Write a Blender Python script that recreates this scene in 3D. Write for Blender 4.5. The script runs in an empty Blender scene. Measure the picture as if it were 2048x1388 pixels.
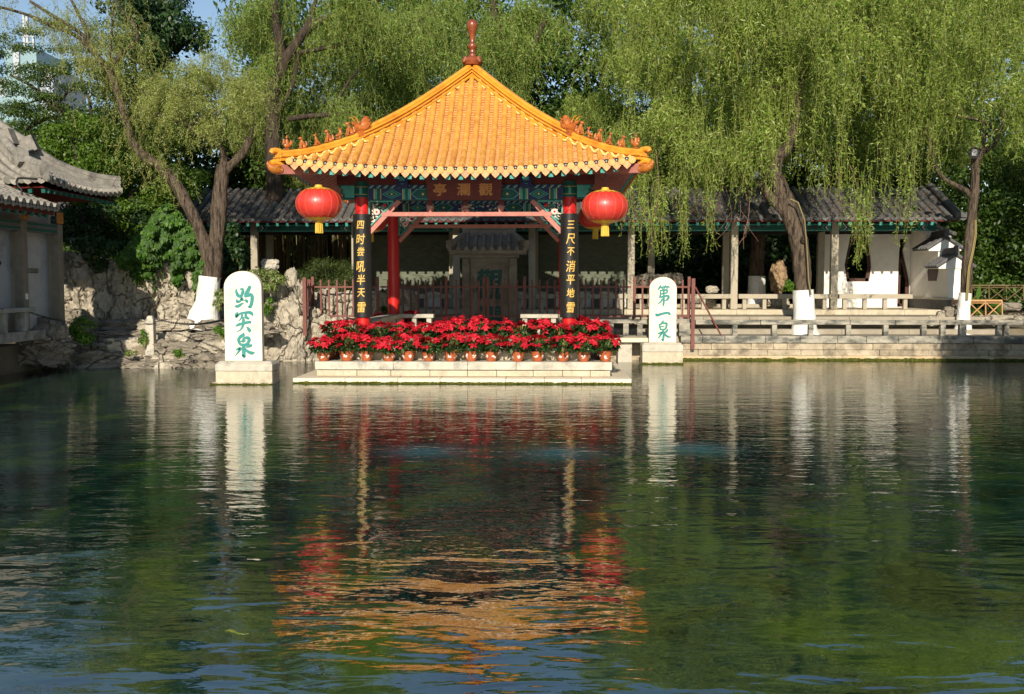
import bpy, bmesh, math, random
import numpy as np
from mathutils import Vector, Matrix, noise
from mathutils.geometry import tessellate_polygon

R = math.radians
PI = math.pi
random.seed(11)
rng = np.random.default_rng(11)
scene = bpy.context.scene
COL = scene.collection

# ------------------------------------------------------------------ camera, sky, sun, exposure
F, CX, CY = 1988.0, 1024.0, 694.0            # focal length and centre in pixels of the 2048 px wide frame
YAW, PITCH = R(1.757), R(3.655)
CAM = Vector((0, 0, 1.93))
cam_d = bpy.data.cameras.new('camera')
cam_d.sensor_width = 36.0
cam_d.lens = F / 2048 * 36
cam_d.clip_end = 3000
cam = bpy.data.objects.new('camera', cam_d)
COL.objects.link(cam)
cam.location = CAM
cam.rotation_euler = (PI / 2 - PITCH, 0, YAW)
scene.camera = cam
ROT = Matrix.Rotation(YAW, 3, 'Z') @ Matrix.Rotation(PI / 2 - PITCH, 3, 'X')

SUN_EL, SUN_AZ = R(24.5), R(4)                  # the light travels towards +Y, 4 degrees towards +X
world = bpy.data.worlds.new('World')
scene.world = world
world.use_nodes = True
wn, wl = world.node_tree.nodes, world.node_tree.links
bg = wn['Background']
sky = wn.new('ShaderNodeTexSky')
sky.sky_type = 'NISHITA'
sky.sun_disc = False
sky.sun_elevation = SUN_EL
sky.sun_rotation = R(180) + SUN_AZ
sky.air_density = 1.0
sky.dust_density = 0.05
wl.new(sky.outputs[0], bg.inputs[0])
bg.inputs[1].default_value = 0.1
sl = bpy.data.lights.new('sun', 'SUN')
sl.energy = 5.0
sl.angle = R(0.53)
sl.color = (1.0, 0.91, 0.76)
so = bpy.data.objects.new('sun', sl)
COL.objects.link(so)
sdir = Vector((math.sin(SUN_AZ) * math.cos(SUN_EL), math.cos(SUN_AZ) * math.cos(SUN_EL), -math.sin(SUN_EL)))
so.rotation_euler = sdir.to_track_quat('-Z', 'Y').to_euler()
so.location = (-3, -20, 20)
scene.view_settings.view_transform = 'Standard'
scene.view_settings.look = 'None'
scene.view_settings.exposure = 0.26
scene.view_settings.gamma = 1.0
scene.cycles.max_bounces = 7
scene.cycles.diffuse_bounces = 3
scene.cycles.glossy_bounces = 3
scene.cycles.transmission_bounces = 4
scene.cycles.transparent_max_bounces = 6
scene.cycles.sample_clamp_indirect = 6


def P(px, py, Y):
    """world point seen at pixel (px, py) of the 2048x1388 photograph, at depth Y"""
    d = ROT @ Vector(((px - CX) / F, (CY - py) / F, -1))
    return CAM + d * (Y / d.y)


def PX(px, Y, py=600):
    return P(px, py, Y).x


def PZ(py, Y, px=1024):
    return P(px, py, Y).z


# ------------------------------------------------------------------ helpers
WORLD = {}


def props(o, label=None, cat=None, group=None, kind=None):
    if label: o['label'] = label
    if cat: o['category'] = cat
    if group: o['group'] = group
    if kind: o['kind'] = kind
    return o


def thing(name, label, cat, loc, group=None, kind=None):
    o = bpy.data.objects.new(name, None)
    o.empty_display_size = 0.2
    COL.objects.link(o)
    o.location = loc
    WORLD[o.name] = Vector(loc)
    return props(o, label, cat, group, kind)


def link_mesh(me, name, parent, origin):
    o = bpy.data.objects.new(name, me)
    COL.objects.link(o)
    if parent is not None:
        o.parent = parent
    else:
        o.location = origin
    WORLD[o.name] = Vector(origin)
    return o


def catmull(pts, n):
    """resample a list of tuples smoothly, n samples per span"""
    A = np.array(pts, float)
    out = []
    m = len(A)
    for i in range(m - 1):
        p0, p1, p2, p3 = A[max(i - 1, 0)], A[i], A[i + 1], A[min(i + 2, m - 1)]
        for k in range(n):
            t = k / n
            out.append(0.5 * ((2 * p1) + (-p0 + p2) * t + (2 * p0 - 5 * p1 + 4 * p2 - p3) * t * t + (-p0 + 3 * p1 - 3 * p2 + p3) * t ** 3))
    out.append(A[-1])
    return np.array(out)


class MB:
    def __init__(self):
        self.v, self.f, self.m, self.cur = [], [], [], 0

    def add(self, vs, fs):
        o = len(self.v)
        self.v += [tuple(p) for p in vs]
        for f in fs:
            self.f.append([i + o for i in f])
            self.m.append(self.cur)
        return self

    def box(self, a, b):
        x0, y0, z0 = min(a[0], b[0]), min(a[1], b[1]), min(a[2], b[2])
        x1, y1, z1 = max(a[0], b[0]), max(a[1], b[1]), max(a[2], b[2])
        return self.add([(x0, y0, z0), (x1, y0, z0), (x1, y1, z0), (x0, y1, z0), (x0, y0, z1), (x1, y0, z1), (x1, y1, z1), (x0, y1, z1)],
                        [(0, 3, 2, 1), (4, 5, 6, 7), (0, 1, 5, 4), (1, 2, 6, 5), (2, 3, 7, 6), (3, 0, 4, 7)])

    def bar(self, p0, p1, w, h, up=(0, 0, 1)):
        """square-section bar from p0 to p1"""
        p0, p1 = Vector(p0), Vector(p1)
        d = (p1 - p0).normalized()
        s = d.cross(Vector(up))
        if s.length < 1e-4: s = d.cross(Vector((0, 1, 0)))
        s.normalize()
        t = s.cross(d).normalized()
        s, t = s * w / 2, t * h / 2
        vs = [p0 - s - t, p0 + s - t, p0 + s + t, p0 - s + t, p1 - s - t, p1 + s - t, p1 + s + t, p1 - s + t]
        return self.add(vs, [(0, 1, 2, 3), (7, 6, 5, 4), (0, 4, 5, 1), (1, 5, 6, 2), (2, 6, 7, 3), (3, 7, 4, 0)])

    def tube(self, pts, rads, n=8, cap=True, rough=0.0, seed=0, flat=1.0):
        pts = [Vector(p) for p in pts]
        if not hasattr(rads, '__len__'): rads = [rads] * len(pts)
        ref = None
        vs, fs = [], []
        for i, p in enumerate(pts):
            d = (pts[min(i + 1, len(pts) - 1)] - pts[max(i - 1, 0)]).normalized()
            if ref is None:
                ref = d.cross(Vector((0, 1, 0)))
                if ref.length < 1e-3: ref = d.cross(Vector((1, 0, 0)))
            ref = (ref - d * ref.dot(d)).normalized()
            b = d.cross(ref)
            for k in range(n):
                a = 2 * PI * k / n
                r = rads[i]
                if rough:
                    r *= 1 + rough * noise.noise(Vector((math.cos(a) * 3.1 + seed, math.sin(a) * 3.1, i * 0.35)))
                    r *= 1 + rough * 0.7 * noise.noise(Vector((math.cos(a) * 9 + seed, math.sin(a) * 9, i * 0.16)))
                vs.append(p + ref * (math.cos(a) * r) + b * (math.sin(a) * r * flat))
        for i in range(len(pts) - 1):
            for k in range(n):
                k2 = (k + 1) % n
                fs.append((i * n + k, i * n + k2, (i + 1) * n + k2, (i + 1) * n + k))
        if cap:
            fs.append(list(range(n))[::-1])
            fs.append([(len(pts) - 1) * n + k for k in range(n)])
        return self.add(vs, fs)

    def cyl(self, p0, p1, r0, r1=None, n=14):
        return self.tube([p0, p1], [r0, r0 if r1 is None else r1], n)

    def lathe(self, c, prof, n=24, sx=1.0, sy=1.0):
        vs, fs = [], []
        for r, z in prof:
            for k in range(n):
                a = 2 * PI * k / n
                vs.append((c[0] + math.cos(a) * r * sx, c[1] + math.sin(a) * r * sy, c[2] + z))
        for i in range(len(prof) - 1):
            for k in range(n):
                k2 = (k + 1) % n
                fs.append((i * n + k, i * n + k2, (i + 1) * n + k2, (i + 1) * n + k))
        fs.append(list(range(n))[::-1])
        fs.append([(len(prof) - 1) * n + k for k in range(n)])
        return self.add(vs, fs)

    def ball(self, c, r, n=10, m=7):
        if not hasattr(r, '__len__'): r = (r, r, r)
        prof = [(math.sin(PI * i / m) if 0 < i < m else 1e-3, -math.cos(PI * i / m)) for i in range(m + 1)]
        vs, fs = [], []
        for rr, z in prof:
            for k in range(n):
                a = 2 * PI * k / n
                vs.append((c[0] + math.cos(a) * rr * r[0], c[1] + math.sin(a) * rr * r[1], c[2] + z * r[2]))
        for i in range(m):
            for k in range(n):
                k2 = (k + 1) % n
                fs.append((i * n + k, i * n + k2, (i + 1) * n + k2, (i + 1) * n + k))
        return self.add(vs, fs)

    def plate(self, poly, o, u, v, t):
        """polygon poly (2D) on the plane o,u,v, thickness t towards u x v"""
        o, u, v = Vector(o), Vector(u), Vector(v)
        w = u.cross(v).normalized() * t
        n = len(poly)
        base = [o + u * a + v * b for a, b in poly]
        area = sum(poly[i][0] * poly[(i + 1) % n][1] - poly[(i + 1) % n][0] * poly[i][1] for i in range(n))
        if area < 0: base = base[::-1]
        vs = base + [p + w for p in base]
        fs = [list(range(n))[::-1], [n + k for k in range(n)]]
        for k in range(n):
            k2 = (k + 1) % n
            fs.append((k, k2, n + k2, n + k))
        return self.add(vs, fs)

    def build(self, name, mat, parent=None, origin=None, smooth=None, bevel=0):
        if parent is not None:
            origin = WORLD[parent.name]
        elif origin is None:
            origin = Vector((0, 0, 0))
        ox, oy, oz = origin
        me = bpy.data.meshes.new(name)
        me.from_pydata([(a - ox, b - oy, c - oz) for a, b, c in self.v], [], self.f)
        mats = mat if isinstance(mat, (list, tuple)) else [mat]
        for m_ in mats: me.materials.append(m_)
        if len(mats) > 1:
            me.polygons.foreach_set('material_index', self.m)
        if smooth:
            me.polygons.foreach_set('use_smooth', [True] * len(me.polygons))
            me.set_sharp_from_angle(angle=R(smooth))
        me.update()
        o = link_mesh(me, name, parent, Vector(origin))
        if bevel:
            b = o.modifiers.new('bevel', 'BEVEL')
            b.width = bevel
            b.segments = 2
            b.limit_method = 'ANGLE'
            b.angle_limit = R(40)
        return o


def copy_tree(o, parent=None):
    c = o.copy()
    COL.objects.link(c)
    if parent is not None: c.parent = parent
    for ch in list(o.children): copy_tree(ch, c)
    return c


# ------------------------------------------------------------------ materials
def srgb(r, g, b):
    f = lambda c: (c / 255 / 12.92) if c <= 10 else ((c / 255 + 0.055) / 1.055) ** 2.4
    return (f(r), f(g), f(b))


def M(name, c1, c2=None, scale=5.0, rough=0.7, bump=0.0, bscale=None, spec=0.3, metal=0.0, stretch=(1, 1, 1), detail=7,
      stain=None, stain_scale=1.5, stain_pos=(0.5, 0.65), cracks=0.0, crack_scale=3.0, coat=0.0, speck=None, island=0.0):
    m = bpy.data.materials.new(name)
    m.use_nodes = True
    nt = m.node_tree
    N, L = nt.nodes, nt.links
    b = N['Principled BSDF']
    b.inputs['Roughness'].default_value = rough
    b.inputs['Specular IOR Level'].default_value = spec
    b.inputs['Metallic'].default_value = metal
    b.inputs['Coat Weight'].default_value = coat
    b.inputs['Coat Roughness'].default_value = 0.12
    b.inputs['Base Color'].default_value = (*c1, 1)
    tc = N.new('ShaderNodeTexCoord')
    mp = N.new('ShaderNodeMapping')
    mp.inputs['Scale'].default_value = stretch
    L.new(tc.outputs['Object'], mp.inputs['Vector'])

    def nz(sc, det=detail, rgh=0.6):
        n = N.new('ShaderNodeTexNoise')
        n.inputs['Scale'].default_value = sc
        n.inputs['Detail'].default_value = det
        n.inputs['Roughness'].default_value = rgh
        L.new(mp.outputs[0], n.inputs['Vector'])
        return n.outputs['Fac']

    def ramp(fac, stops):
        r = N.new('ShaderNodeValToRGB')
        e = r.color_ramp.elements
        while len(e) < len(stops): e.new(0.5)
        for q, (p, c) in enumerate(stops):
            e[q].position = p
            e[q].color = (*c, 1)
        L.new(fac, r.inputs[0])
        return r.outputs[0]

    def mix(fac, a, bb):
        x = N.new('ShaderNodeMix')
        x.data_type = 'RGBA'
        if isinstance(fac, float): x.inputs[0].default_value = fac
        else: L.new(fac, x.inputs[0])
        for s, val in ((6, a), (7, bb)):
            if isinstance(val, tuple): x.inputs[s].default_value = (*val, 1)
            else: L.new(val, x.inputs[s])
        return x.outputs[2]

    out = None
    if c2 is not None:
        out = ramp(nz(scale), [(0.34, c1), (0.66, c2)])
    if stain is not None:
        f = ramp(nz(stain_scale, 8, 0.68), [(stain_pos[0], (0, 0, 0)), (stain_pos[1], (1, 1, 1))])
        out = mix(f, out if out is not None else c1, stain)
    if speck is not None:
        f = ramp(nz(speck[1], 3, 0.5), [(speck[2], (0, 0, 0)), (speck[2] + 0.05, (1, 1, 1))])
        out = mix(f, out if out is not None else c1, speck[0])
    if island:
        gi = N.new('ShaderNodeNewGeometry')
        mr_ = N.new('ShaderNodeMapRange')
        mr_.inputs['To Min'].default_value = 1 - island
        mr_.inputs['To Max'].default_value = 1 + island * 0.6
        L.new(gi.outputs['Random Per Island'], mr_.inputs['Value'])
        hv = N.new('ShaderNodeHueSaturation')
        L.new(mr_.outputs[0], hv.inputs['Value'])
        if out is None: hv.inputs['Color'].default_value = (*c1, 1)
        else: L.new(out, hv.inputs['Color'])
        out = hv.outputs[0]
    h = None
    if cracks:
        vo = N.new('ShaderNodeTexVoronoi')
        vo.feature = 'DISTANCE_TO_EDGE'
        vo.inputs['Scale'].default_value = crack_scale
        wob = N.new('ShaderNodeTexNoise')
        wob.inputs['Scale'].default_value = crack_scale * 0.9
        wob.inputs['Detail'].default_value = 5
        L.new(mp.outputs[0], wob.inputs['Vector'])
        av = N.new('ShaderNodeVectorMath')
        av.operation = 'MULTIPLY_ADD'
        L.new(wob.outputs['Color'], av.inputs[0])
        av.inputs[1].default_value = (0.9, 0.9, 0.9)
        L.new(mp.outputs[0], av.inputs[2])
        L.new(av.outputs[0], vo.inputs['Vector'])
        f = ramp(vo.outputs['Distance'], [(0.0, (0, 0, 0)), (0.028, (1, 1, 1))])
        out = mix(f, tuple(x * (1 - cracks) for x in c1), out if out is not None else c1)
        h = f
    if out is not None: L.new(out, b.inputs['Base Color'])
    if bump:
        bn = N.new('ShaderNodeBump')
        bn.inputs['Strength'].default_value = 1.0
        bn.inputs['Distance'].default_value = bump
        hh = nz(bscale or scale * 3, 9, 0.62)
        if h is not None:
            ad = N.new('ShaderNodeMath')
            ad.operation = 'MULTIPLY_ADD'
            L.new(h, ad.inputs[0])
            ad.inputs[1].default_value = 0.8
            L.new(hh, ad.inputs[2])
            hh = ad.outputs[0]
        L.new(hh, bn.inputs['Height'])
        L.new(bn.outputs[0], b.inputs['Normal'])
    return m


def LEAF(name, cols, trans=0.35, rough=0.45, spec=0.35, tint=0.25):
    """leaf material: every leaf takes its own tint (random per island)"""
    m = bpy.data.materials.new(name)
    m.use_nodes = True
    N, L = m.node_tree.nodes, m.node_tree.links
    b = N['Principled BSDF']
    b.inputs['Roughness'].default_value = rough
    b.inputs['Specular IOR Level'].default_value = spec
    g = N.new('ShaderNodeNewGeometry')
    r = N.new('ShaderNodeValToRGB')
    e = r.color_ramp.elements
    while len(e) < len(cols): e.new(0.5)
    for i, c in enumerate(cols):
        e[i].position = i / max(1, len(cols) - 1)
        e[i].color = (*c, 1)
    L.new(g.outputs['Random Per Island'], r.inputs[0])
    # whole boughs differ a little in tint: younger growth is yellower and paler
    tc = N.new('ShaderNodeTexCoord')
    nz = N.new('ShaderNodeTexNoise')
    nz.inputs['Scale'].default_value = 1.1
    nz.inputs['Detail'].default_value = 3
    L.new(tc.outputs['Object'], nz.inputs['Vector'])
    mr = N.new('ShaderNodeMapRange')
    mr.inputs['From Min'].default_value = 0.3
    mr.inputs['From Max'].default_value = 0.7
    mr.inputs['To Min'].default_value = 1 - tint
    mr.inputs['To Max'].default_value = 1 + tint
    L.new(nz.outputs['Fac'], mr.inputs['Value'])
    h0 = N.new('ShaderNodeHueSaturation')
    L.new(r.outputs[0], h0.inputs['Color'])
    L.new(mr.outputs[0], h0.inputs['Value'])
    r = h0
    L.new(r.outputs[0], b.inputs['Base Color'])
    if trans:
        t = N.new('ShaderNodeBsdfTranslucent')
        hs = N.new('ShaderNodeHueSaturation')
        hs.inputs['Saturation'].default_value = 1.15
        hs.inputs['Value'].default_value = 1.5
        L.new(r.outputs[0], hs.inputs['Color'])
        L.new(hs.outputs[0], t.inputs['Color'])
        x = N.new('ShaderNodeMixShader')
        x.inputs[0].default_value = trans
        L.new(b.outputs[0], x.inputs[1])
        L.new(t.outputs[0], x.inputs[2])
        L.new(x.outputs[0], N['Material Output'].inputs['Surface'])
    return m


m_glaze = M('yellow_glaze', (0.61, 0.27, 0.035), (0.74, 0.375, 0.068), 7, 0.32, 0.003, 60, 0.5, stain=(0.46, 0.15, 0.022), stain_scale=2.2, stain_pos=(0.50, 0.74), coat=0.2, speck=((0.74, 0.50, 0.18), 26, 0.70), island=0.07)
m_pan = M('orange_pan_tile', (0.47, 0.18, 0.022), (0.60, 0.26, 0.038), 9, 0.4, 0.004, 50, 0.45, stain=(0.34, 0.10, 0.012), stain_scale=4, stain_pos=(0.5, 0.7))
m_ridge = M('ridge_glaze', (0.72, 0.29, 0.022), (0.82, 0.37, 0.04), 5, 0.35, 0.003, 50, 0.5, stain=(0.60, 0.20, 0.02), stain_scale=1.8, coat=0.15)
m_orange = M('orange_glaze', (0.40, 0.10, 0.018), (0.54, 0.17, 0.026), 14, 0.35, 0.004, 60, 0.5, stain=(0.22, 0.06, 0.02), stain_scale=9, coat=0.2)
m_finial = M('finial_glaze', (0.30, 0.075, 0.02), (0.20, 0.045, 0.016), 7, 0.3, 0.003, 40, 0.5, stain=(0.10, 0.06, 0.045), stain_scale=9, stain_pos=(0.58, 0.64), coat=0.3)
m_mortar = M('pale_mortar', (0.86, 0.66, 0.30), (0.80, 0.52, 0.16), 12, 0.8)
m_dragon = M('dragon_glaze', (0.52, 0.19, 0.02), (0.36, 0.10, 0.014), 22, 0.35, 0.012, 30, 0.5, coat=0.2)
m_redcol = M('red_lacquer', (0.56, 0.016, 0.012), (0.47, 0.014, 0.012), 3, 0.38, 0.001, 60, 0.4)
m_darkred = M('dark_red_wood', (0.14, 0.022, 0.014), (0.09, 0.016, 0.012), 8, 0.6)
m_pinkwood = M('faded_pink_wood', (0.50, 0.20, 0.155), (0.42, 0.15, 0.12), 9, 0.6, 0.002, 60, stain=(0.6, 0.36, 0.28), stain_scale=14, stain_pos=(0.62, 0.68))
m_teal = M('teal_paint', (0.05, 0.28, 0.23), (0.08, 0.36, 0.30), 9, 0.55, stain=(0.25, 0.5, 0.42), stain_scale=22, stain_pos=(0.6, 0.68))
m_dkteal = M('deep_green_paint', (0.008, 0.085, 0.068), (0.012, 0.11, 0.085), 9, 0.55)
m_blue = M('deep_blue_paint', (0.014, 0.02, 0.085), (0.02, 0.03, 0.115), 9, 0.55)
m_gold = M('gold_paint', (0.74, 0.48, 0.10), (0.62, 0.36, 0.06), 30, 0.35, 0.002, 60, 0.6)
m_dullgold = M('aged_gold_paint', (0.50, 0.21, 0.05), (0.42, 0.16, 0.035), 30, 0.45)
m_black = M('black_lacquer', (0.012, 0.012, 0.012), (0.022, 0.020, 0.018), 4, 0.42, 0.001, 70, 0.35, stain=(0.10, 0.05, 0.03), stain_scale=26, stain_pos=(0.70, 0.73), stretch=(1, 1, 0.3))
m_cream = M('cream_paint', (0.72, 0.62, 0.5))
m_whiteflower = M('pale_pink_paint', (0.72, 0.42, 0.38), (0.78, 0.62, 0.55), 40, 0.6)
m_stone = M('beige_stone', (0.45, 0.385, 0.275), (0.57, 0.495, 0.37), 5, 0.85, 0.008, 26, 0.2, stain=(0.32, 0.28, 0.20), stain_scale=3.0, stain_pos=(0.52, 0.72), speck=((0.25, 0.2, 0.14), 45, 0.66))
m_stone2 = M('grey_stone', (0.44, 0.40, 0.32), (0.56, 0.51, 0.42), 4, 0.85, 0.008, 26, 0.2, stain=(0.26, 0.25, 0.22), stain_scale=3.5, stain_pos=(0.50, 0.68))
m_slab = M('pale_slab', (0.68, 0.57, 0.41), (0.76, 0.66, 0.50), 3, 0.85, 0.004, 30, 0.2, stain=(0.5, 0.40, 0.26), stain_scale=3, stain_pos=(0.56, 0.76))
m_stele = M('carved_pale_stone', (0.76, 0.67, 0.52), (0.80, 0.72, 0.58), 2.5, 0.85, 0.003, 40, 0.2, stain=(0.60, 0.50, 0.37), stain_scale=3.5, stain_pos=(0.52, 0.74), stretch=(1.6, 1, 0.7), speck=((0.55, 0.46, 0.34), 30, 0.72))
m_moss = M('waterline_moss', (0.05, 0.06, 0.008), (0.12, 0.12, 0.02), 18, 0.9, 0.03, 40, 0.1, stain=(0.02, 0.025, 0.006), stain_scale=25)
m_char = M('carved_teal_paint', (0.028, 0.20, 0.19), (0.045, 0.26, 0.24), 20, 0.6)
m_charfaint = M('faded_teal_ink', (0.36, 0.48, 0.40), (0.45, 0.52, 0.42), 60, 0.8)
m_chardark = M('dark_teal_paint', (0.012, 0.075, 0.068), (0.02, 0.10, 0.09), 20, 0.6)
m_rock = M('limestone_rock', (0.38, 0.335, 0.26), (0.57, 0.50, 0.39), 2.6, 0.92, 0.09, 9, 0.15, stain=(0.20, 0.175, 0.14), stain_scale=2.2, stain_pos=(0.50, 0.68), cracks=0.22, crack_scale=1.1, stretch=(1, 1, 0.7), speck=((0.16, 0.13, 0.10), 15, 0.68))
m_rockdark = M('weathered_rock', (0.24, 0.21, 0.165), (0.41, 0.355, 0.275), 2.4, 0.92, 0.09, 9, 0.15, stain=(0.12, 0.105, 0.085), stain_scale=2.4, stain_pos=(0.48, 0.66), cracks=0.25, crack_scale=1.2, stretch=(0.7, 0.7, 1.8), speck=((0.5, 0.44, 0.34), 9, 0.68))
m_conc = M('concrete_post', (0.36, 0.315, 0.235), (0.45, 0.395, 0.30), 4, 0.85, 0.004, 40, 0.2, stain=(0.33, 0.29, 0.22), stain_scale=4, stain_pos=(0.52, 0.75))
m_concold = M('mossy_concrete', (0.31, 0.285, 0.225), (0.42, 0.38, 0.31), 5, 0.88, 0.006, 40, 0.2, stain=(0.10, 0.098, 0.085), stain_scale=3.5, stain_pos=(0.44, 0.60), stretch=(0.5, 1, 1.4))
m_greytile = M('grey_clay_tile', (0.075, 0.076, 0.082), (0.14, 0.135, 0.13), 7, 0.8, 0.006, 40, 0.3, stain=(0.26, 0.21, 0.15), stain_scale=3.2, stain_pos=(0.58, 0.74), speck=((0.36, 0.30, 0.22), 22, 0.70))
m_greytile_lit = M('sunlit_clay_tile', (0.22, 0.20, 0.17), (0.35, 0.32, 0.265), 6, 0.85, 0.006, 40, 0.25, stain=(0.16, 0.15, 0.13), stain_scale=3.2, stain_pos=(0.54, 0.72))  # paler copy of the clay tile with sunlight put into its colour
m_ridgegrey = M('grey_ridge_tile', (0.20, 0.185, 0.16), (0.33, 0.30, 0.255), 7, 0.85, 0.008, 30, 0.25, stain=(0.11, 0.10, 0.09), stain_scale=4, stain_pos=(0.5, 0.68))
m_litter = M('leaf_litter', (0.085, 0.075, 0.065), (0.15, 0.125, 0.10), 9, 0.95, 0.02, 60, 0.1, stain=(0.25, 0.12, 0.05), stain_scale=1.3, stain_pos=(0.52, 0.75))
m_white = M('white_plaster', (0.76, 0.73, 0.67), (0.82, 0.80, 0.75), 2.5, 0.9, 0.002, 40, 0.15, stain=(0.62, 0.58, 0.50), stain_scale=2.2, stain_pos=(0.55, 0.8))
m_plinth = M('grey_plinth', (0.12, 0.12, 0.115), (0.17, 0.165, 0.155), 6, 0.85, 0.003, 40, 0.2)
m_gate = M('shaded_gate_stone', (0.20, 0.185, 0.155), (0.28, 0.26, 0.22), 4, 0.85, 0.008, 26, 0.2, stain=(0.13, 0.12, 0.105), stain_scale=3.5, stain_pos=(0.50, 0.68))  # darker copy of the grey stone, pavilion shade put into its colour
m_relief = M('grey_green_relief', (0.085, 0.097, 0.062), (0.125, 0.14, 0.09), 5, 0.6, 0.05, 3.0, 0.4, stretch=(1, 1, 2.2))
m_dark = M('interior_shade', (0.02, 0.018, 0.016), (0.03, 0.027, 0.022), 5, 0.9)  # near-black that puts the shade of interiors into the colour
m_brown = M('dark_brown_frame', (0.075, 0.03, 0.02), (0.055, 0.022, 0.016), 9, 0.6)
m_fence = M('red_brown_metal', (0.15, 0.045, 0.034), (0.19, 0.062, 0.047), 14, 0.55, 0.001, 60, 0.35, stain=(0.13, 0.045, 0.035), stain_scale=8)
m_lantern = M('red_satin', (0.66, 0.045, 0.03), (0.58, 0.03, 0.02), 8, 0.42, 0.0015, 18, 0.7, stretch=(1, 1, 4), coat=0.25)
m_lgold = M('gold_trim', (0.80, 0.52, 0.06), (0.70, 0.36, 0.04), 25, 0.4, 0.003, 60, 0.5)
m_tassel = M('yellow_tassel', (0.80, 0.55, 0.08), (0.62, 0.40, 0.05), 30, 0.8, 0.006, 30, stretch=(6, 6, 0.3))
m_pot = M('terracotta_pot', (0.36, 0.085, 0.028), (0.43, 0.11, 0.038), 9, 0.42, 0.001, 40, 0.4)
m_potwhite = M('pot_pattern_white', (0.76, 0.72, 0.66))
m_soil = M('potting_soil', (0.05, 0.035, 0.025), (0.08, 0.055, 0.04), 30, 0.95)
m_bark = M('willow_bark', (0.075, 0.055, 0.038), (0.20, 0.15, 0.108), 13, 0.92, 0.08, 20, 0.15, stretch=(1.8, 1.8, 0.22), stain=(0.035, 0.026, 0.02), stain_scale=7, stain_pos=(0.48, 0.62))
m_barkdark = M('dark_bark', (0.035, 0.027, 0.02), (0.085, 0.062, 0.046), 9, 0.92, 0.04, 16, 0.15, stretch=(1.6, 1.6, 0.3))
m_wash = M('white_tree_paint', (0.78, 0.76, 0.71), (0.84, 0.83, 0.80), 8, 0.9, 0.02, 14, 0.15, stretch=(1.4, 1.4, 0.5), stain=(0.50, 0.45, 0.37), stain_scale=4, stain_pos=(0.54, 0.72), speck=((0.35, 0.29, 0.22), 22, 0.70))
m_iron = M('black_iron', (0.02, 0.02, 0.022), (0.035, 0.032, 0.03), 20, 0.5, metal=0.5)
m_bamboo = M('split_bamboo', (0.46, 0.25, 0.10), (0.56, 0.33, 0.15), 12, 0.55, 0.002, 60, stretch=(1, 1, 1))
m_bamboodark = M('shaded_bamboo', (0.11, 0.08, 0.035), (0.18, 0.13, 0.06), 12, 0.7)  # dark copy of the bamboo with the shade put into its colour
m_ground = M('earth', (0.16, 0.13, 0.09), (0.24, 0.20, 0.14), 1.5, 0.95, 0.03, 12, 0.1, stain=(0.09, 0.085, 0.05), stain_scale=0.8)
m_paving = M('paving', (0.30, 0.26, 0.20), (0.40, 0.35, 0.27), 2.0, 0.9, 0.006, 30, 0.15, stain=(0.25, 0.21, 0.15), stain_scale=1.7, stain_pos=(0.5, 0.75))
m_towerwhite = M('hazy_cladding', (0.42, 0.45, 0.48), (0.46, 0.49, 0.52), 0.3, 0.7)  # tower colours are paled: the haze of distance is put into them
m_towerglass = M('hazy_glass', (0.22, 0.33, 0.36), (0.27, 0.38, 0.41), 0.2, 0.3)
m_towerdark = M('hazy_window', (0.30, 0.35, 0.40), (0.36, 0.41, 0.46), 0.3, 0.4)
m_lamp = M('lamp_metal', (0.30, 0.31, 0.31), (0.38, 0.38, 0.38), 9, 0.35, metal=0.3)

l_willow = LEAF('willow_leaf', [(0.085, 0.15, 0.018), (0.19, 0.285, 0.036), (0.32, 0.40, 0.075), (0.13, 0.22, 0.028), (0.46, 0.50, 0.18)], 0.36, 0.45, 0.35, 0.32)
l_willowback = LEAF('willow_leaf_deep', [(0.08, 0.15, 0.024), (0.16, 0.255, 0.042), (0.26, 0.35, 0.075), (0.12, 0.20, 0.032)], 0.34)
l_olive = LEAF('olive_willow_leaf', [(0.19, 0.23, 0.05), (0.28, 0.32, 0.085), (0.37, 0.39, 0.14)], 0.35)
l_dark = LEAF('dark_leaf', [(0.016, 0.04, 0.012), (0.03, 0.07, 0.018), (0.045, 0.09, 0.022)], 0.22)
l_mid = LEAF('broad_leaf', [(0.06, 0.125, 0.014), (0.10, 0.18, 0.02), (0.15, 0.22, 0.028)], 0.36)
l_locust = LEAF('locust_leaf', [(0.04, 0.08, 0.014), (0.075, 0.125, 0.02), (0.11, 0.16, 0.03)], 0.34)
l_ivy = LEAF('ivy_leaf', [(0.018, 0.055, 0.006), (0.04, 0.105, 0.010), (0.085, 0.17, 0.018)], 0.25, 0.5, 0.22)
l_shrub = LEAF('shrub_leaf', [(0.05, 0.14, 0.015), (0.10, 0.22, 0.02), (0.17, 0.29, 0.03)], 0.4)
l_pale = LEAF('pale_shrub_leaf', [(0.09, 0.16, 0.02), (0.20, 0.26, 0.06), (0.40, 0.42, 0.22)], 0.35)
l_needle = LEAF('needle_leaf', [(0.03, 0.05, 0.010), (0.055, 0.085, 0.018), (0.09, 0.12, 0.025)], 0.2)
l_bract = LEAF('red_bract', [(0.42, 0.010, 0.022), (0.62, 0.020, 0.038), (0.74, 0.048, 0.072)], 0.22, 0.55, 0.2)
l_potleaf = LEAF('poinsettia_leaf', [(0.012, 0.035, 0.010), (0.022, 0.06, 0.014), (0.05, 0.11, 0.02)], 0.18, 0.5)
m_twig = M('yellow_twig', (0.19, 0.20, 0.05), (0.26, 0.25, 0.07), 20, 0.8)


# ------------------------------------------------------------------ lettering
_GL = {}


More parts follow.
